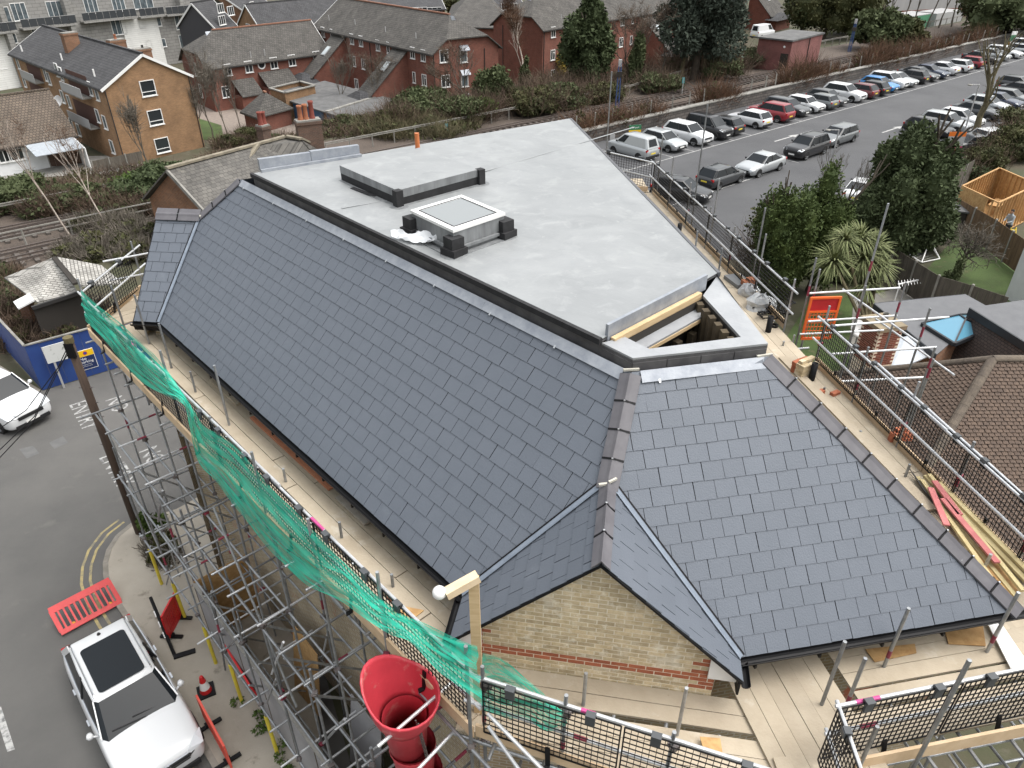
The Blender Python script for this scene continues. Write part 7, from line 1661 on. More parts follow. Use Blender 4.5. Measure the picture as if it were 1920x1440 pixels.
# --- beyond the railway: named trees
P = B0(1100,168); leafy('conifer_tree', 'tall pointed dark green conifer in front of the long red block', 'tree', P, (P.x,P.y,P.z+4.2), (3.3,3.0,4.6), 30, 16000, .26, lf_ever, 50, .3, k=.36)
rt = bpy.context.scene.objects; P2 = P
v, f = leaf_arrays([((P.x,P.y,P.z+5.5+k*.9), (2.6-.42*k, 2.4-.4*k, 1.0)) for k in range(6)], 5000, .32, 51); np_obj('conifer_top', v, f, lf_ever, [o for o in COL.objects if o.name.startswith('conifer_tree')][0])
P = B0(1300,150); leafy('cedar_tree', 'big spreading blue-green cedar behind the pruned twin trees', 'tree', P, (P.x,P.y,P.z+7.0), (6.6,6,6.5), 40, 17000, .28, lf_ced, 52, .5, k=.27, core=False)
for i, (u, v) in enumerate(((1278,150), (1318,148))):
    P = B0(u,v); bare('pollarded_tree', ('left' if i == 0 else 'right') + ' of two pale pollarded trees with upright forked limbs', P, 4.2, .28, 2, 60+i, bk_moss, kids=(3,4), ang=.38, shrink=.85, up=.7, jit=.1, minr=.06, sides=6)
P = B0(985,178); bare('birch_tree', 'bare silver birch with fine reddish twigs before the red brick wall', P, 4.6, .20, 4, 63, bk_birch, kids=(2,3), ang=.38, shrink=.74, up=.25, jit=.12, minr=.014, sides=4, fine=(None,1.6,2600,.030,tw_red))
for i, (u, v, L, sd_) in enumerate(((1205,150,3.2,64), (1180,150,3.0,65), (770,190,3.0,66), (700,215,2.8,67), (880,200,2.6,68), (1240,140,3.2,69))):
    P = B0(u,v+10); bare('bare_tree', ('tangled bare tree right of the tall conifer', 'leaning bare tree under the long red block', 'thin bare tree beside the laurel', 'thin bare tree above the blue garages', 'slender bare tree before the tall red gable', 'bare tree left of the dark cedar')[i], P, L, .13, 4, sd_, tw_gr, kids=(2,3), ang=.5, shrink=.75, up=.2, jit=.18, minr=.014, sides=3, fine=(None,1.0,900,.028,tw_br))
leftb = [((140,455), (96,300), 70), ((205,430), (168,315), 71)]
for i, (b_, t_, sd_) in enumerate(leftb):
    P = G(*b_); Tz = zat(*t_, P); bare('birch_sapling', ('left' if i == 0 else 'right') + ' of two leaning white birch saplings by the railway', P, (Tz+1.5)*.62, .055, 3, sd_, bk_birch, group='birch saplings', d0=(-.42,.1,1), kids=(2,3), ang=.35, shrink=.6, up=.2, jit=.05, minr=.010, sides=5, fine=(None,.8,260,.016,tw_red))
for i, (u, v, L) in enumerate(((400,245,3.2), (430,248,3.0), (372,262,2.6), (455,235,2.6), (285,315,2.0), (640,205,2.6))):
    P = B0(u,v+14); bare('bare_tree', ('pale bare tree right of the tan flats, nearest', 'pale bare tree right of the tan flats, tallest', 'pale bare tree right of the tan flats, leftmost', 'pale bare tree right of the tan flats, by the silver car', 'bare shrub at the foot of the tan flats', 'bare tree rising over the garage roofs')[i], P, L, .085, 4, 80+i, tw_gr, kids=(2,3), ang=.36, shrink=.78, up=.45, jit=.12, minr=.014, sides=3, fine=(None,1.0,500,.024,tw_gr))
P = B0(1062,160); leafy('forsythia_shrub', 'yellow flowering shrub below the tall conifer', 'shrub', P, (P.x,P.y,P.z+2.4), (2.1,1.8,2.2), 18, 2600, .22, lf_yel, 90, core=False, extra_tw=((P.x,P.y,P.z), (1.8,1.5), 4.2, 500, 91, .035))
P = B0(800,225); leafy('laurel_shrub', 'rounded dark green laurel in front of the tall red block', 'shrub', P, (P.x,P.y,P.z+1.0), (3.4,2.8,1.7), 30, 14000, .22, lf_dark, 92)
P = B0(925,205); leafy('ivy_tree', 'ivy-clad evergreen clump right of the tall red gable', 'tree', P, (P.x,P.y,P.z+1.9), (2.1,2.0,2.3), 26, 10000, .21, lf_dark, 93)
P = B0(985,180); leafy('climbing_ivy', 'dark ivy climbing the birch trunk', 'shrub', P, (P.x,P.y,P.z+2.4), (.9,.9,2.8), 10, 2400, .26, lf_dark, 94)
P = B0(1190,165); leafy('ivy_tree', 'dark ivy-covered stem by the far railway fence', 'tree', P, (P.x,P.y,P.z+2.6), (1.1,1.1,3.2), 10, 2600, .28, lf_dark, 95)
for i, (u, v, rx, h_, lm) in enumerate(((870,225,2.6,3.4,lf_dark), (1000,205,3.0,3.6,lf_olive), (1050,195,3.0,3.2,lf_dark), (1120,182,3.2,3.0,lf_olive), (1235,165,2.6,3.0,lf_dark), (1350,140,3.2,3.6,lf_dark), (1390,118,3.4,3.6,lf_ever), (745,235,2.6,2.6,lf_olive), (660,240,2.6,2.2,lf_dark), (470,258,2.0,1.8,lf_olive), (520,262,1.8,1.6,lf_dark), (430,268,1.8,1.6,lf_olive), (905,215,2.0,3.0,lf_bright))):
    P = B0(u,v+8); leafy('railside_shrub', '%s shrub in the thicket beyond the railway, %s from the left' % ('olive' if lm == lf_olive else 'dark green' if lm != lf_bright else 'bright ivy green', ORD[[12,11,9,10,4,3,7,6,8,2,0,1,5].index(i)] if False else ('seventh','ninth','tenth','eleventh','twelfth','thirteenth','fourteenth','fifth','fourth','second','third','first','eighth')[i]), 'shrub', P, (P.x,P.y,P.z+h_*.33), (rx,rx*.8,h_*.40), 16, 7000, .20, lm, 100+i, group='shrubs in the railside thicket', core=True, extra_tw=((P.x,P.y,P.z), (rx*1.1,rx), h_*1.0, 700, 120+i, .032))
# --- brown scrub that reads as one mass: beyond the railway, on the wall, at the left
def scrub(name, label, spots, tm, lm, seed, h, n, leaf=300):
    ps = []; ls = []
    for i, (P, r_, k) in enumerate(spots): ps.append(twig_arrays((P.x,P.y,gz(P.x,P.y)), (r_,r_), h*k, n, seed+i, .036, .5)); ls.append(leaf_arrays(blobs_for((P.x,P.y,gz(P.x,P.y)+h*k*.3), (r_,r_,h*k*.5), 6, seed+i, .5), leaf, .20, seed+i))
    v, f = join(ps); o = np_obj(name, v, f, tm, None); tag(o, label, 'scrub', None, 'stuff')
    if lm and leaf: v, f = join(ls); tag(np_obj(name+'_leaves', v, f, lm, o, kind='stuff'))
    return o
rq = random.Random(4)
scrub('scrub', 'brown leafless thicket along the far side of the railway', [(ST(10+1.7*k+rq.uniform(-.5,.5), rq.uniform(60.0,69)), rq.uniform(1.4,2.2), rq.uniform(.75,1.25)*(.3 if k < 15 else 1)) for k in range(46)], tw_br, lf_olive, 300, 3.4, 520, 160)
scrub('scrub', 'pale straw coloured scrub on the bank below the garages', [(B0(rq.uniform(600,900), rq.uniform(222,262)), rq.uniform(1.2,2.0), rq.uniform(.7,1.1)) for k in range(30)], tw_ol, lf_olive, 360, 1.7, 480, 160)
scrub('scrub', 'russet scrub sprouting along the car park wall', [(ST(s_, 46.9), 1.3, k_) for s_, k_ in ((50,1.0),(52,1.1),(54,.9),(57,1.0),(66,1.3),(67.5,1.2),(69,1.0),(80,1.2),(82,1.4),(84,1.5),(86,1.2),(90,1.0),(97,1.2),(99,1.4),(101,1.5),(103,1.3),(106,1.2),(110,1.3),(113,1.2),(117,1.2),(122,1.1),(128,1.3),(134,1.2),(45,.9),(47.5,1.1))], tw_red, lf_olive, 420, 2.7, 520, 120)
scrub('scrub', 'dark brambles over the railway bank left of the tan flats', [(G(rq.uniform(-20,330), rq.uniform(372,402)), rq.uniform(1.2,1.9), rq.uniform(.7,1.1)) for k in range(26)], tw_br, lf_dark, 480, 1.5, 520, 340)
scrub('scrub', 'twiggy undergrowth between the tracks and the left wing', [(G(rq.uniform(130,300), rq.uniform(425,490)), rq.uniform(.7,1.2), rq.uniform(.6,1.0)) for k in range(20)], tw_gr, lf_olive, 520, 1.3, 420, 420)
scrub('scrub', 'brambles and dead stems in the vacant plot behind the blue hoarding', [(G(rq.uniform(0,170), rq.uniform(590,650)), rq.uniform(.6,1.1), rq.uniform(.6,1.0)) for k in range(16)], tw_br, lf_olive, 560, 1.2, 420, 180)
scrub('scrub', 'low bramble beside the tumbledown shed', [(G(rq.uniform(-10,30), rq.uniform(520,600)), rq.uniform(.8,1.3), rq.uniform(.6,1.0)) for k in range(9)], tw_br, lf_dark, 590, 1.3, 420, 320)
for i, (u, v, rx, h_, lm) in enumerate(((15,378,2.6,2.2,lf_dark), (72,372,2.4,2.2,lf_dark), (290,362,2.4,2.2,lf_ever), (330,358,2.2,2.4,lf_ever), (262,352,2.0,1.3,lf_bright), (150,372,2.0,1.4,lf_dark), (350,345,1.4,2.0,lf_ever))):
    P = B0(u,v+12); leafy('bank_shrub', ('dark ivy hedge at the left edge below the garden fence', 'dark ivy hedge below the corrugated lean-to', 'dark evergreen bush left of the old station house', 'dark evergreen bush touching the old station house', 'bright green grass-like bush under the tan flats', 'ivy patch between the two birch saplings', 'tall evergreen behind the old station house gable')[i], 'shrub', P, (P.x,P.y,P.z+h_*.45), (rx,rx*.8,h_*.6), 18, 8500, .14, lm, 620+i, group='shrubs on the left railway bank')
P = G(362,352,1.5); leafy('ivy_growth', 'bright ivy climbing the old station house wall', 'ivy', P, (P.x,P.y,1.4), (.5,.5,1.6), 8, 2200, .12, lf_bright, 640)
P = ub; leafy('ivy_growth', 'ivy and weeds around the foot of the utility pole', 'ivy', P, (P.x+.45,P.y-.1,.45), (.6,.5,.6), 9, 1500, .09, lf_bright, 641, core=False)
scrub('scrub', 'dry weeds on the pavement corner behind the utility pole', [(V((ub.x+.8+.25*k,ub.y-.6-.3*k,0)), .5, .8) for k in range(3)], tw_gr, lf_olive, 650, .6, 260, 160)
# weeds along the hoarding foot
wp = []; wl_ = []
for k in range(26): 
    P = L1(rq.uniform(3,11.5), rq.uniform(1.42,1.75), .1); wl_.append(leaf_arrays([((P.x,P.y,.16), (.16,.16,.10))], 45, .07, 700+k))
v, f = join(wl_); tag(np_obj('weeds', v, f, lf_bright, None), 'small green weeds along the foot of the grey site hoarding', 'weeds', None, 'stuff')
# far trees at the top edge
for i, (u, v, rx, h_, lm) in enumerate(((905,40,5,8,lf_ever), (1545,60,8,13,lf_olive), (1500,55,6,11,lf_ever), (1600,50,6,9,lf_olive), (1880,60,8,10,lf_dark), (1915,50,8,11,lf_dark), (1850,45,6,8,lf_olive), (880,30,5,7,lf_olive), (1640,80,4,5,lf_dark), (415,62,3,3.5,lf_bright), (1680,70,4,3.5,lf_olive))):
    P = B0(u,v+14); leafy('distant_tree', ('dark tree peeping between the red roofs', 'tall olive conifer right of the top red block', 'dark conifer touching the top red block', 'olive tree above the pink equipment building', 'dark tree at the top right by the blue mast', 'darkest tree in the top right corner', 'small olive tree left of the top right mast', 'olive tree behind the white rendered house', 'dark bush below the grey warehouse', 'small green bush before the apartments', 'olive bush by the green cabin')[i], 'tree', P, (P.x,P.y,P.z+h_*.55), (rx,rx,h_*.55), 26, 10000, .38, lm, 720+i, .3, group='distant trees')
for i in range(9):
    P = B0(1640+24*i, 62-2*i); bare('bare_tree', '%s bare tree in the row before the grey warehouse' % ORD[i], P, 5.0, .16, 4, 760+i, tw_gr, kids=(2,3), ang=.3, shrink=.75, up=.5, jit=.1, minr=.03, sides=3, fine=(None,1.8,500,.05,tw_gr))
# ================================================================== NEIGHBOUR ON THE RIGHT
NB = thing('tiled_house', V((13,17,0)), 'neighbouring house with mossy brown plain-tiled hipped roof right of the scaffold', 'house')
m_pt = mat('plain_tile_brown', (.125,.088,.066), .9, col2=(.085,.062,.048), scale=1.5, rnd=.22, spots=[((.16,.145,.10), 2.4, .68, .05), ((.30,.26,.20), 9, .76, .02)], bump=.6, bscale=30)
m_pt2 = mat('plain_tile_field', (.125,.088,.066), .9, col2=(.080,.058,.046), scale=7, spots=[((.16,.145,.10), 2.4, .68, .05), ((.30,.26,.20), 9, .76, .02)], bump=.6, bscale=30)
ap = V((13.48,17.74,6.5)); KP = .80; zev = 2.4; rn = (ap.z-zev)/KP
cF = V((ap.x-rn, ap.y-rn, zev)); cB = V((ap.x-rn, ap.y+rn, zev)); rE = V((18.5,ap.y,ap.z)); cE = V((18.5,ap.y-rn,zev))
tiles = []
TW, TG = .165, .105
def lay_tiles(part, poly, O, du, dv, nrm):
    uv = [((p-O).dot(du), (p-O).dot(dv)) for p in poly]
    if area2(uv) < 0: uv = uv[::-1]
    us = [p[0] for p in uv]; vs = [p[1] for p in uv]; R = Matrix((du, dv, nrm)).transposed().to_4x4()
    for r in range(0, math.ceil(max(vs)/TG)):
        for k in range(math.floor(min(us)/TW)-1, math.ceil(max(us)/TW)+1):
            u0 = k*TW+(r % 2)*TW/2; v0 = r*TG
            c = clip([(u0,v0), (u0+TW,v0), (u0+TW,v0+TG), (u0,v0+TG)], uv)
            if len(c) < 3 or abs(area2(c)) < TW*TG*.5: continue
            P = O+du*u0+dv*v0; cen = P+du*TW/2
            w_ = CAMP + (cen-CAMP); x = cen.x; yv = cen.y*_c - (cen.z-H)*_s; pu = PX0+FPX*x/yv; pv = PY0 - FPX*(cen.y*_s+(cen.z-H)*_c)/yv
            if pu > 2000 or pv > 1100: continue
            tiles.append(((cen-CAMP).length, part, Matrix.Translation(P) @ R))
b = MB(); g_ = .010; top = [(g_,0,.030), (TW/2,-.004,.036), (TW-g_,0,.030), (TW-g_,TG+.01,.002), (TW/2,TG+.01,.006), (g_,TG+.01,.002)]
b.add([V(p) for p in top]+[V((p[0],p[1],p[2]-.014)) for p in top], [(0,1,4,5), (1,2,3,4), (6,7,1,0), (7,8,2,1), (8,9,3,2), (11,6,0,5)]); TM = b.mesh(m_pt, name='tile')
for (po, du, up_h) in (([cF,ap,cB], V((0,-1,0)), V((1,0,0))), ([cF,cE,rE,ap], V((1,0,0)), V((0,1,0)))):
    dv = (up_h + V((0,0,KP))).normalized(); nn = du.cross(dv)
    if nn.z < 0: nn = -nn
    o = MB().prism([p-nn*.03 for p in (po if (po[1]-po[0]).cross(po[2]-po[0]).z > 0 else po[::-1])], -nn*.08).build('roof_slope', m_under, NB); lay_tiles(o, po, cF if du.x else cB, du, dv, nn)
tiles.sort(key=lambda t: t[0]); rest = {}; tv = [V(v.co) for v in TM.vertices]; tf_ = [tuple(p.vertices) for p in TM.polygons]
for i, (d_, part, M) in enumerate(tiles):
    M = M @ Matrix.Translation((random.gauss(0,.002),random.gauss(0,.003),random.gauss(0,.002))) @ Matrix.Rotation(random.gauss(0,.012),4,'Z')
    if i < 300: inst('tile', TM, part, M)
    else: rest.setdefault(part, MB()).add([M @ v for v in tv], tf_)
for part, mb in rest.items(): mb.build('tiles', m_pt2, part, kind='stuff')
m_hipt = mat('mossy_hip_tile', (.135,.11,.085), .95, col2=(.08,.066,.055), scale=3, spots=((.25,.23,.15), 5, .66, .06), bump=.8, bscale=14, rnd=.1)
def half_round(a, c, r=.13, step=.36):
    n = max(1, round((c-a).length/step)); d = (c-a)/n
    for k in range(n):
        p = a+d*k; q = a+d*(k+.985); e = d.normalized(); sx = e.cross(V((0,0,1))).normalized(); up = sx.cross(e); b = MB(); vs = []
        for P_ in (p,q):
            for j in range(7): t = math.pi*j/6; vs.append(P_ + sx*(r*math.cos(t)) + up*(r*math.sin(t)*.8-.02))
        b.add(vs, [(j, j+1, j+8, j+7) for j in range(6)] + [tuple(range(7)), tuple(range(7,14))]); b.build('hip_tile', m_hipt, NB)
half_round(cF.lerp(ap,.15), ap); half_round(cB.lerp(ap,.15), ap); half_round(ap, rE)
b = MB(); b.add([Zq(cF+V((.4,.4,0)),0), Zq(cB+V((.4,-.4,0)),0), Zq(cB+V((.4,-.4,0)),zev), Zq(cF+V((.4,.4,0)),zev)], [(0,1,2,3)]); b.add([Zq(cF+V((.4,.4,0)),0), Zq(cE+V((0,.4,0)),0), Zq(cE+V((0,.4,0)),zev), Zq(cF+V((.4,.4,0)),zev)], [(0,1,2,3)]); b.add([ap, rE, Zq(rE+V((0,rn,0)),zev), cB], [(0,1,2,3)]); b.build('wall', m_orab, NB, uv=True)
# flat-roofed rear extension with glass lantern
EX = thing('rear_extension', V((16,26,0)), 'flat grey felt-roofed rear extension with a blue glass lantern', 'extension')
m_gfelt = mat('slate_grey_felt', (.135,.138,.145), .85, col2=(.115,.118,.125), scale=2, bump=.3, bscale=40); m_fas = mat('charcoal_fascia', (.022,.025,.030), .5)
x4 = [G(1640,569,3.0), G(1811,552,3.0), G(1858,578,3.0), G(1757,664,3.0)]
q = x4 if area2([(p.x,p.y) for p in x4]) > 0 else x4[::-1]
MB().prism([p-V((0,0,.03)) for p in q], (0,0,.03)).build('roof', m_gfelt, EX)
MB().prism([x4[0]-V((0,0,.34)), x4[3]-V((0,0,.34)), x4[3], x4[0]], V((-.05,-.02,0))).build('fascia', m_fas, EX); MB().prism([x4[0]-V((0,0,.3)), x4[1]-V((0,0,.3)), x4[1], x4[0]], V((0,.05,0))).build('fascia', m_fas, EX)
b = MB()
for k in range(4): b.add([Zq(q[k],0), Zq(q[(k+1) % 4],0), Zq(q[(k+1) % 4],2.95), Zq(q[k],2.95)], [(0,1,2,3)])
b.build('wall', m_orab, EX, uv=True)
lt = [G(1729,606,3.12), G(1790,644,3.12), G(1850,618,3.12), G(1822,588,3.12)]; lp = [p+V((0,0,.0)) for p in lt]; tp = (lt[0]+lt[1]+lt[2]+lt[3])/4; r_a = lt[0].lerp(lt[3],.5).lerp(tp,.75)+V((0,0,.45)); r_b = lt[1].lerp(lt[2],.5).lerp(tp,.75)+V((0,0,.45))
LN = MB(); 
for k in range(4): LN.bar(lt[k]-V((0,0,.05)), lt[(k+1) % 4]-V((0,0,.05)), .10, .16)
for (p, t_) in ((lt[0],r_a), (lt[3],r_a), (lt[1],r_b), (lt[2],r_b), (r_a,r_b)): LN.bar(p, t_+V((0,0,.02)), .06, .06)
ln = LN.build('lantern', m_fas, EX); m_lg = mat('blue_sky_glass', (.10,.27,.38), .06, spec=1.0, coat=.5)
for f_ in ([lt[0],lt[1],r_b,r_a], [lt[1],lt[2],r_b], [lt[2],lt[3],r_a,r_b], [lt[3],lt[0],r_a]): MB().poly(f_).build('pane', m_lg, ln)
# second flat roof with tile-hung cheek
E2_ = thing('dormer_extension', V((20,25,0)), 'second flat roof on a dark tile-hung dormer at the right edge', 'dormer')
y4 = [G(1818,577,3.9), G(1935,650,3.9), G(1990,600,3.9), G(1935,560,3.9)]; q = y4 if area2([(p.x,p.y) for p in y4]) > 0 else y4[::-1]
MB().prism([p-V((0,0,.03)) for p in q], (0,0,.03)).build('roof', m_gfelt, E2_); MB().prism([y4[0]-V((0,0,.28)), y4[1]-V((0,0,.28)), y4[1]+V((0,0,.03)), y4[0]+V((0,0,.03))], V((-.06,-.06,0))).build('fascia', m_fas, E2_)
m_hang = brickmat('hung_tile', (.070,.052,.046), (.052,.040,.036), (.022,.018,.016), bw=.17, bh=.11, mo=.012, bumpd=.012)
b = MB(); a, c = y4[0]+V((0,0,-.28)), y4[1]+V((0,0,-.28)); b.add([a, c, Zq(c,1.5)+V((-.6,-.9,0)), Zq(a,1.2)+V((-.7,-1.0,0))], [(0,1,2,3)]); b.build('tile_hung_cheek', m_hang, E2_, uv=True)
# brick chimney with single bricks, dish, corrugated roof
ck = G(1657,604,4.6); CK = thing('brick_chimney', Zq(ck,0), 'square red brick chimney with stone cap right of the scaffold tubes', 'chimney'); rz_ = .25; R_ = Matrix.Rotation(rz_,3,'Z'); cw = .95
MB().box(Zq(ck,2.25), (cw,cw,4.5), R_).build('core', m_mor, CK); MB().box(Zq(ck,4.58), (cw+.16,cw+.16,.16), R_).build('cap', mat('lichen_cap', (.27,.22,.15), .95, col2=(.18,.15,.10), scale=4), CK)
m_cb = mat('chimney_brick', (.21,.075,.05), .9, col2=(.15,.055,.04), scale=6, rnd=.25, bump=.4, bscale=40)
me_b = MB().box((0,0,0), (.213,.02,.063)).mesh(m_cb, name='brick')
for sd_ in ((0,-1), (-1,0)):
    nn = R_ @ V((sd_[0],sd_[1],0)); t = V((-nn.y,nn.x,0))
    for r in range(18):
        for k in range(5):
            x = (k-2)*.2275 + (.114 if r % 2 else 0)
            if abs(x)+.10 > cw/2+.06: continue
            M = Matrix((t, -nn, V((0,0,1)))).transposed().to_4x4(); M.translation = Zq(ck,4.42-.0775*r)+nn*(cw/2+.002)+t*x; inst('brick', me_b, CK, M)
MB().lathe([(.10,0), (.12,.1), (.09,.28), (.11,.3)], Zq(ck,4.66), 10).build('chimney_pot', m_conc, CK, smooth=True)
dp = G(1612,617,3.4); DS = thing('satellite_dish', dp, 'round grey satellite dish seen through the scaffold tubes', 'satellite dish'); MB().lathe([(0,-.06), (.22,-.02), (.36,.07), (.36,.09), (.22,.01), (0,-.03)], dp, 20, ax=V((-.1,-.75,.65))).build('dish', mat('dish_grey', (.50,.50,.50), .6), DS, smooth=True); MB().tube(dp, dp+V((0,.1,-3.4)), .03, 6).build('mast', m_tube, DS)
q = [G(1672,640,2.7), G(1700,632,2.9), G(1745,668,2.7), G(1668,700,2.4), G(1655,690,2.4)]; q = q if area2([(p.x,p.y) for p in q]) > 0 else q[::-1]
MB().prism(q, (0,0,.05)).build('lean_to_roof', mat('pale_metal_sheet', (.34,.37,.41), .45, col2=(.42,.45,.48), scale=1.5), EX)
# ---- fences and garden things
def board_fence(root, pts, h, bw, bm, pm_, zb=0.0, post=True):
    for a, c in zip(pts, pts[1:]):
        d = c-a; L = d.length; n = max(1, round(L/1.83)); nn = V((d.y,-d.x,0)).normalized()
        for k in range(n):
            p = a+d*(k/n); q = a+d*((k+1)/n)
            if post: MB().bar(Zq(p,zb), Zq(p,zb+h+.12), .10, .10, nn).build('post', pm_, root)
            nb = max(3, round((q-p).length/bw))
            me_ = MB().box((0,0,h/2), ((q-p).length/nb-.008,.02,h)).mesh(bm, name='board'); M0 = Matrix((d.normalized(), -nn, V((0,0,1)))).transposed().to_4x4()
            for j in range(nb): M = M0.copy(); M.translation = Zq(p+(q-p)*((j+.5)/nb)+nn*(.008*(j % 2)),zb+.05); inst('board', me_, root, M)
m_cb1 = mat('brown_fence_board', (.165,.105,.060), .9, col2=(.115,.075,.045), scale=3, rnd=.14, stretch=(3,3,.5)); m_cb2 = mat('grey_fence_board', (.115,.10,.082), .9, col2=(.08,.07,.058), scale=3, rnd=.15, stretch=(3,3,.5))
FA_ = thing('garden_fence', V((28.3,41,0)), 'brown close-board fence with concrete posts along the timber garden building', 'fence'); board_fence(FA_, [V((28.2,45.6,0)), V((28.45,41.5,0)), V((28.2,36.0,0))], 1.8, .15, m_cb1, m_cpost)
FB_ = thing('garden_fence', V((21,34,0)), 'weathered grey-brown fence between the palm and the lawn', 'fence'); board_fence(FB_, [V((20.6,37.2,0)), V((21.2,33.6,0)), V((22.3,32.5,0)), V((23.3,31.2,0))], 1.8, .16, m_cb2, m_cpost)
FC_ = thing('garden_fence', V((31,50,0)), 'old grey board fence behind the timber garden building', 'fence'); board_fence(FC_, [V((27.6,47.4,0)), V((33.4,53.4,0))], 2.0, .2, m_cb2, m_cpost)
FD_ = thing('garden_fence', G(70,335,NZ), 'brown woven panel fence in front of the bungalow', 'fence'); fp = [G(-30,328,NZ+.3), G(60,312,NZ+.3), G(160,300,NZ+.3)]
board_fence(FD_, [Zq(p,0) for p in fp], 1.5, .6, mat('woven_fence', (.10,.062,.045), .9, col2=(.07,.045,.035), scale=3, stretch=(1,1,6)), m_cpost, NZ)
FE_ = thing('picket_fence', G(225,318,NZ), 'grey picket fence at the foot of the tan flats', 'fence'); board_fence(FE_, [Zq(G(178,325,NZ),0), Zq(G(270,305,NZ),0)], 1.1, .24, m_cb2, m_conc, NZ)
GBD = thing('timber_garden_building', V((30,45,0)), 'roofless timber-framed garden building sheathed in orange board', 'building under construction')
gL, gB, gF, gR = V((28.5,45.9,0)), V((33.0,49.8,0)), V((29.0,42.7,0)), V((33.4,46.2,0)); zt_ = 2.5
m_rtim = mat('orange_softwood', (.46,.28,.125), .8, col2=(.37,.21,.085), scale=3, rnd=.1); m_osb2 = mat('osb_sheathing', (.50,.32,.14), .85, col2=(.38,.22,.09), scale=7, lo=.4, hi=.6)
def stud_wall(a, c, sheath, inner=True):
    d = c-a; L = d.length; n = round(L/.45); e = d.normalized(); nn = V((e.y,-e.x,0))
    for z in (.05,zt_): MB().bar(Zq(a,z), Zq(c,z), .10, .06).build('plate', m_rtim, GBD)
    for k in range(n+1): MB().bar(Zq(a+d*(k/n),.08), Zq(a+d*(k/n),zt_-.03), .05, .09, nn).build('stud', m_rtim, GBD)
    for (f0, f1) in sheath: MB().prism([Zq(a+d*f0,.03)+nn*.055, Zq(a+d*f1,.03)+nn*.055, Zq(a+d*f1,zt_)+nn*.055, Zq(a+d*f0,zt_)+nn*.055], nn*.012).build('sheathing', m_osb2, GBD)
stud_wall(gL, gF, ((0,.38),(.385,.74))); stud_wall(gB, gL, ((0,.5),(.505,1))); stud_wall(gR, gB, ((0,.5),(.505,1))); stud_wall(gF, gR, ())
MB().prism([Zq(p,.0) for p in (gF,gR,gB,gL)], (0,0,.04)).build('floor', m_osb2, GBD)
MB().box(Zq(gR.lerp(gB,.4),.85)+V((-1.0,-.1,0)), (1.8,.7,.05), Matrix.Rotation(.8,3,'Z')).build('workbench', m_rtim, GBD)
# person on a step ladder inside the frame
pp = V((30.3,42.95,0)); hz = zat(1871,388,pp); ft = hz-1.74
PE = thing('person', Zq(pp,ft), 'person in a pale grey-blue top by the yellow step ladder', 'person')
def skin(name, verts, edges, rad, m_, parent, M):
    me = bpy.data.meshes.new(name); me.from_pydata(verts, edges, []); me.materials.append(m_); o = bpy.data.objects.new(name, me); COL.objects.link(o); o.parent = parent; o.matrix_basis = wm(parent).inverted() @ M; WM[o] = M
    md = o.modifiers.new('skin', 'SKIN'); 
    for v_, r_ in zip(me.skin_vertices[0].data, rad): v_.radius = (r_, r_)
    me.skin_vertices[0].data[0].use_root = True; o.modifiers.new('sub', 'SUBSURF').levels = 1; o.modifiers['sub'].render_levels = 2
    for p in me.polygons: p.use_smooth = True
    return o
m_top = mat('pale_blue_jersey', (.30,.34,.37), .9); m_trou = mat('dark_trousers', (.04,.045,.055), .9); m_skin = mat('skin_tone', (.42,.25,.18), .6); m_hat = mat('dark_hair', (.02,.017,.015), .8)
Mp = Matrix.Translation(Zq(pp,ft)) @ Matrix.Rotation(math.radians(200),4,'Z')
vb = [(0,0,.92),(.05,0,1.15),(.09,0,1.36),(.11,0,1.47),(.13,0,1.56),(.14,0,1.66), (.08,.19,1.38),(.16,.23,1.12),(.36,.16,1.05),(.43,.14,1.05), (.08,-.19,1.38),(.18,-.23,1.12),(.38,-.14,1.08),(.45,-.12,1.08), (0,.10,.86),(.02,.11,.48),(-.02,.11,.08),(.12,.12,.04), (0,-.10,.86),(.02,-.11,.48),(-.02,-.11,.08),(.12,-.12,.04)]
eb = [(0,1),(1,2),(2,3),(3,4),(4,5),(2,6),(6,7),(7,8),(8,9),(2,10),(10,11),(11,12),(12,13),(0,14),(14,15),(15,16),(16,17),(0,18),(18,19),(19,20),(20,21)]
rb = [.15,.15,.16,.065,.085,.09,.075,.055,.042,.04,.075,.055,.042,.04,.10,.07,.05,.045,.10,.07,.05,.045]
body = skin('body', vb, eb, rb, m_top, PE, Mp)
def pbox(b, name, m_, sm=True): b.v = [tuple(Mp @ V(p)) for p in b.v]; return b.build(name, m_, PE, smooth=sm)
pbox(MB().lathe([(0,-.12), (.06,-.10), (.085,-.03), (.092,.05), (.07,.11), (0,.14)], (.15,0,1.63), 12), 'head', m_skin); pbox(MB().lathe([(.098,.02), (.100,.07), (.08,.13), (0,.165)], (.135,0,1.63), 12), 'hair', m_hat)
pbox(MB().box((.245,0,1.62), (.03,.025,.04)), 'nose', m_skin, False)
for sg in (1,-1):
    b = MB(); b.lathe([(.11,.85), (.105,.6), (.08,.45), (.07,.1)], (.0,sg*.11,0), 10); pbox(b, 'trouser_leg', m_trou); b = MB()
    for k in range(4): b.tube((.44,sg*.13+.02*(k-1.5),1.06), (.51,sg*.13+.022*(k-1.5),1.04-.01*k), .010, 5)
    b.tube((.42,sg*.10,1.06), (.46,sg*.07,1.08), .011, 5); pbox(b, 'hand', m_skin)
LD = thing('step_ladder', Zq(pp,.04)+V((.25,-.15,0)), 'small yellow step ladder in the timber garden building', 'ladder'); m_yl = mat('ladder_yellow', (.62,.46,.05), .6); lb_ = Zq(pp,.04)+V((.2,-.2,0)); hl = max(.9, ft+.35)
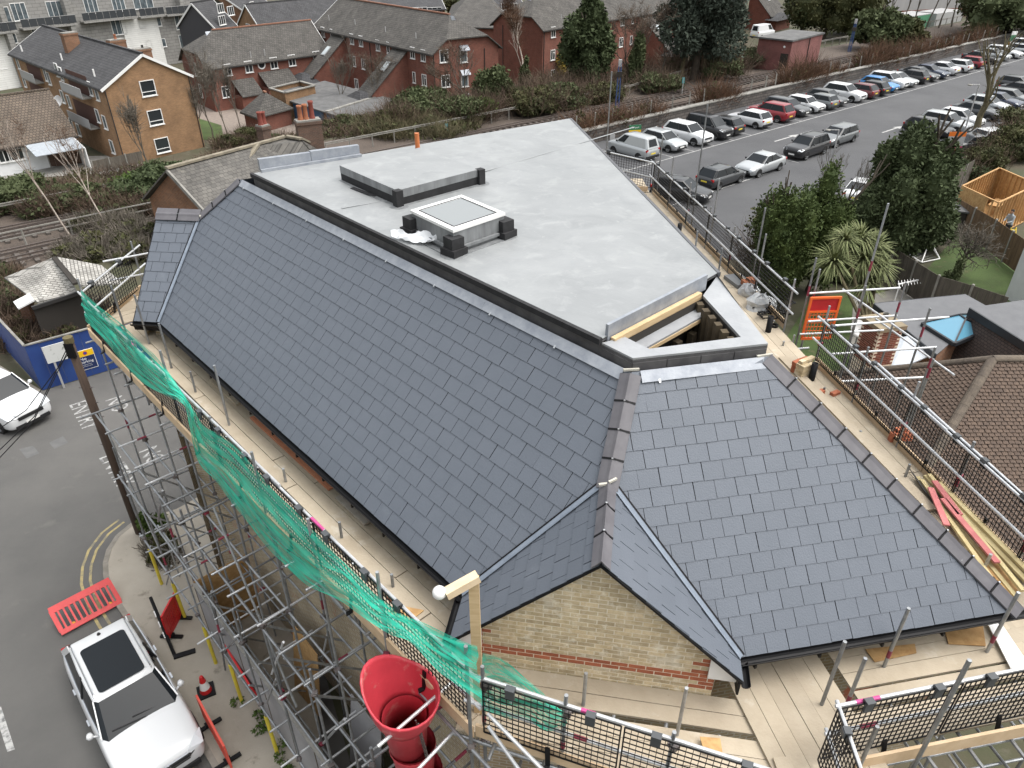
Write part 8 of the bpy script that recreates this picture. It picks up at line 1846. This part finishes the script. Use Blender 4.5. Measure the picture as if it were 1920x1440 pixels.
for sx_ in (-.22,.22): MB().bar(lb_+V((sx_,-.28,0)), lb_+V((sx_*.7,0,hl)), .05, .03).build('front_rail', m_yl, LD); MB().bar(lb_+V((sx_,.32,0)), lb_+V((sx_*.7,.03,hl)), .05, .03).build('back_rail', m_yl, LD)
for k in range(4): f_ = (k+.6)/4.3; MB().box(lb_+V((0,-.28*(1-f_),hl*f_)), (.44*(1-.3*f_),.10,.03)).build('step', m_yl, LD)
# goal, barbecue, drying frame
gp0, gp1 = G(1712,455), G(1745,450); GO = thing('goal', G(1735,485), 'white tubular goal with net lying on the garden lawn', 'goal'); pts = [G(1697,472,.05), G(1728,492,.05), G(1762,485,.05), G(1742,455,.5), G(1710,455,.05), G(1742,447,.9)]
for a, c in ((0,1),(1,2),(2,5),(5,4),(3,1),(2,3)): MB().tube(pts[a], pts[c], .035, 6).build('tube', m_wfr, GO)
b = MB()
for k in range(1,12): b.tube(pts[0].lerp(pts[4],k/12), pts[1].lerp(pts[2],k/12), .008, 3)
for k in range(1,8): b.tube(pts[0].lerp(pts[1],k/8), pts[4].lerp(pts[2],k/8), .008, 3)
b.build('net', m_lgrey, GO)
bq = G(1742,560); BQ = thing('barbecue', bq, 'black covered barbecue on the patio by the weathered fence', 'barbecue'); MB().box(Zq(bq,.45), (1.0,.5,.85), Matrix.Rotation(.3,3,'Z')).build('cabinet', m_ctrim, BQ); MB().lathe([(.5,0), (.46,.18), (.3,.3), (0,.34)], Zq(bq,.9), 14).build('lid', m_ctrim, BQ, smooth=True)
df = G(1700,562); DF = thing('drying_frame', df, 'white slatted drying frame beside the barbecue', 'drying frame'); t = V((.95,.3,0)); MB().bar(Zq(df,1.0)-t*.9, Zq(df,1.1)+t*.9, .06, .06).build('rail', m_wfr, DF)
for k in range(10): MB().bar(Zq(df,1.0)+t*(-.85+.19*k)+V((-.1,-.3,0)), Zq(df,1.05)+t*(-.85+.19*k)+V((.1,.3,0)), .025, .025).build('slat', m_wfr, DF)
for s_ in (-.8,.8): MB().bar(Zq(df,0)+t*s_, Zq(df,1.02)+t*s_, .05, .05).build('leg', m_wfr, DF)
sb = G(1775,430); SBX = thing('garden_store', sb, 'dark felted little store under the brown fence', 'store'); MB().box(Zq(sb,.7), (1.6,1.0,1.4), Matrix.Rotation(-.5,3,'Z')).build('box', m_dark, SBX); MB().box(Zq(sb,1.48), (1.8,1.2,.10), Matrix.Rotation(-.5,3,'Z') @ Matrix.Rotation(.15,3,'X')).build('lid', m_felt, SBX)
wr_ = G(1925,585); WW = thing('white_wall', wr_, 'white rendered house corner cut by the right edge', 'wall'); MB().box(Zq(wr_,2.2)+V((1.3,1.0,0)), (2.6,2.0,4.4), Matrix.Rotation(.25,3,'Z')).build('wall', mat('white_render', (.70,.71,.72), .8, col2=(.62,.63,.64), scale=2), WW)
# ================================================================== THINGS LYING ON THE SCAFFOLD DECKS
def lie(u, v, z=ZD): return G(u, v, z)
me_rb = MB().box((0,0,0), (.215,.103,.065)).mesh(m_brr, name='brick'); me_yb = MB().box((0,0,0), (.215,.103,.065)).mesh(m_brk, name='brick')
def brick_pile(P, rows_, label, kinds, rz_):
    r_ = thing('brick_pile', P, label, 'bricks', 'brick piles on the deck')
    for k, (x, y, l) in enumerate(rows_): M = Matrix.Translation(P) @ Matrix.Rotation(rz_+random.uniform(-.12,.12),4,'Z') @ Matrix.Translation((x,y,.034+.066*l)); inst('brick', kinds[k % len(kinds)], r_, M)
brick_pile(V((6.35,13.6,ZD)), [(x*.22,y*.11,l) for l in range(5) for x in (0,1) for y in (0,1,2)] + [(.05,.1,5),(.25,.1,5)], 'tall stack of yellow and red bricks near the orange gate', (me_yb,me_yb,me_rb), .5)
brick_pile(lie(1676,826), [(x*.115,y*.22,l) for l in range(3) for x in (0,1,2) for y in (0,)] + [(.1,.02,3)], 'small stack of red bricks against the mesh guards', (me_rb,), .2)
brick_pile(V((6.5,13.0,ZD)), [(0,0,0),(.25,-.2,0)], 'two loose bricks below the tall brick stack', (me_rb,), .4)
m_film = mat('clear_plastic_film', (.62,.65,.67), .15, col2=(.40,.42,.44), scale=7, alpha=.62, spec=.8); m_film2 = mat('white_plastic_film', (.66,.68,.70), .25, alpha=.85, bump=.6, bscale=12)
def crumple(name, P, r, label, seed, m_, cat):
    rg = random.Random(seed); n = 14; vs = []; rings = [(.0,1.0),(.55,.9),(.9,.6),(1.0,.25),(.95,0)]
    for (rr_, z) in rings:
        for k in range(n): t = 2*math.pi*k/n; q = 1+rg.uniform(-.22,.22); vs.append(P + V((math.cos(t)*rr_*r[0]*q, math.sin(t)*rr_*r[1]*q, z*r[2]*(1+rg.uniform(-.15,.15)))))
    fs = [(i*n+k, (i+1)*n+k, (i+1)*n+(k+1) % n, i*n+(k+1) % n) for i in range(4) for k in range(n)]; return tag(MB().add(vs, fs).build(name, m_, None, smooth=False), label, cat)
crumple('plastic_bundle', lie(1404,552), (.28,.24,.30), 'smaller crumpled clear plastic bundle beside the orange block', 1, m_film, 'plastic bundle'); crumple('plastic_bundle', lie(1425,577), (.36,.30,.36), 'larger crumpled clear plastic bundle on the car park side deck', 2, m_film, 'plastic bundle')
ob = lie(1402,540); tag(MB().box(ob+V((0,0,.12)), (.36,.22,.22), Matrix.Rotation(.3,3,'Z')).box(ob+V((.06,0,.26)), (.22,.2,.06), Matrix.Rotation(.3,3,'Z')).build('orange_block', m_pot, None), 'stack of orange clay blocks by the plastic bundles', 'blocks')
gs = lie(1384,530); tag(MB().box(gs+V((0,0,.06)), (.5,.7,.10), Matrix.Rotation(.3,3,'Z')).build('slab_pack', mat('grey_pack', (.16,.165,.17), .6), None), 'grey pack of slabs lying on the car park side deck', 'slab pack')
cb = lie(1452,592); rg = random.Random(3); b = MB()
for k in range(9):
    p = cb + V((rg.uniform(-.25,.25), rg.uniform(-.3,.3), .04))
    for j in range(5): q_ = p + V((rg.uniform(-.2,.2), rg.uniform(-.2,.2), rg.uniform(-.02,.05))); b.tube(p, q_, .018, 5); p = q_
tag(b.build('cable_heap', m_black, None), 'tangled heap of black cable on the car park side deck', 'cable')
for (u, v, h_, lb) in ((1440,622,.42,'short black pipe standing at the capped roof corner'), (1521,712,.42,'short black pipe standing beside the hip tiles'), (1273,437,.30,'short black pipe at the far flat roof edge')):
    P = lie(u,v,ZD) if u > 1300 else G(u,v,ZD+.3); o = MB().lathe([(.07,0), (.07,h_), (.055,h_), (.055,.05)], P, 12).build('black_pipe', m_black, None, smooth=True); tag(o, lb, 'pipe', 'black pipe stubs')
tp_ = lie(1451,612); tag(MB().lathe([(.06,0), (.10,0), (.10,.05), (.06,.05), (.06,0)], tp_, 14).build('tape_roll', m_black, None), 'black roll of tape on the deck by the pipe stub', 'tape roll')
# pile of timbers on the right deck
rg = random.Random(9); m_pt1 = mat('green_timber', (.55,.46,.25), .8, col2=(.46,.37,.19), scale=3, rnd=.1); m_pk = mat('pink_timber', (.55,.20,.19), .8, col2=(.45,.14,.14), scale=4)
ends = [((1720,895),(1905,1120)), ((1735,892),(1925,1090)), ((1742,890),(1918,1108)), ((1750,890),(1930,1075)), ((1728,900),(1890,1130)), ((1760,905),(1940,1085))]
for k, (p, q_) in enumerate(ends): tag(MB().bar(lie(*p,ZD+.06+.05*(k % 3)), lie(*q_,ZD+.06+.05*(k % 3)), .09 if k % 2 else .07, .045).build('timber_length', m_pt1, None), '%s of the long pale timber lengths piled on the right-hand deck, from the roof side' % ORD[k], 'timber', 'pile of timber lengths')
for k, (p, q_) in enumerate((((1752,902),(1800,965)), ((1768,935),(1870,1055)), ((1745,915),(1775,985)))): tag(MB().bar(lie(*p,ZD+.20), lie(*q_,ZD+.20), .10, .03).build('pink_timber', m_pk, None), ('short pink board at the top of the timber pile', 'long pink board in the middle of the timber pile', 'pink board nearest the hip tiles')[k], 'board', 'pile of timber lengths')
tag(MB().prism([lie(1800,1040,ZD+.05), lie(1850,1020,ZD+.05), lie(1910,1110,ZD+.05), lie(1870,1135,ZD+.05)][::-1], (0,0,.012)).build('osb_sheet', m_osb, None), 'orange chipboard sheet under the timber pile', 'board')
b = MB()
for k in range(12): a = lie(1706+2*k,880+3*k,ZD+.08+.02*(k % 3)); c = a.lerp(lie(1765+1.5*k,955+2.5*k,ZD+.06), 1); b.tube(a, c+V((rg.uniform(-.05,.05),rg.uniform(-.05,.05),0)), .008, 4)
tag(b.build('wire_bundle', m_pipe, None), 'bundle of black mesh strips beside the hip tiles', 'mesh')
# offcuts on the front decks
def flat(name, px, z, th, m_, label, cat='board'):
    q = [G(*p, z) for p in px]; q = q if area2([(p.x,p.y) for p in q]) > 0 else q[::-1]; tag(MB().prism(q, (0,0,th)).build(name, m_, None), label, cat)
flat('osb_offcut', ((1622,1218),(1715,1208),(1718,1225),(1640,1242)), ZD+.012, .012, m_osb, 'left-hand chipboard offcut on the right front deck')
flat('osb_offcut', ((1768,1172),(1842,1170),(1848,1212),(1778,1208)), ZD+.012, .012, m_osb, 'square chipboard offcut below the right gutter end')
flat('white_board', ((1848,1165),(1870,1160),(1920,1235),(1920,1255),(1895,1255)), ZD+.05, .02, m_wfr, 'white plastic board lying across the right front deck')
flat('osb_offcut', ((720,1150),(760,1138),(795,1145),(770,1165)), ZD+.012, .012, m_osb2, 'small pale chipboard sheet on the street deck corner')
flat('osb_offcut', ((1312,1382),(1350,1385),(1355,1415),(1320,1410)), ZD+.03, .012, m_osb2, 'small chipboard square at the end of the gable deck')
# white plastic sheet blown over the flat roof beside the rooflight
tops_ = [G(732,437,ZF+.05), G(770,440,ZF+.10), G(810,438,ZF+.16), G(842,430,ZF+.40)]; bots_ = [G(735,446,ZF+.03), G(768,455,ZF+.03), G(808,460,ZF+.04), G(836,445,ZF+.12)]
vs = []; 
for i in range(25):
    x = 3*i/24; k = min(int(x),2); f_ = x-k; a = tops_[k].lerp(tops_[k+1],f_); c = bots_[k].lerp(bots_[k+1],f_)
    for j in range(9): p = a.lerp(c,j/8); vs.append(tuple(p+V((0,0,max(-.02,.03*math.sin(j*1.9+i*.37)+.035*math.sin(i*.55+j*.6)+.02*math.sin(i*1.7-j*2.3))+.03))))
o = np_obj('plastic_sheet', vs, [(i*9+j,i*9+j+1,(i+1)*9+j+1,(i+1)*9+j) for i in range(24) for j in range(8)], m_film2, None, smooth=True); tag(o, 'crumpled white plastic sheet trailing from the rooflight', 'plastic sheet')
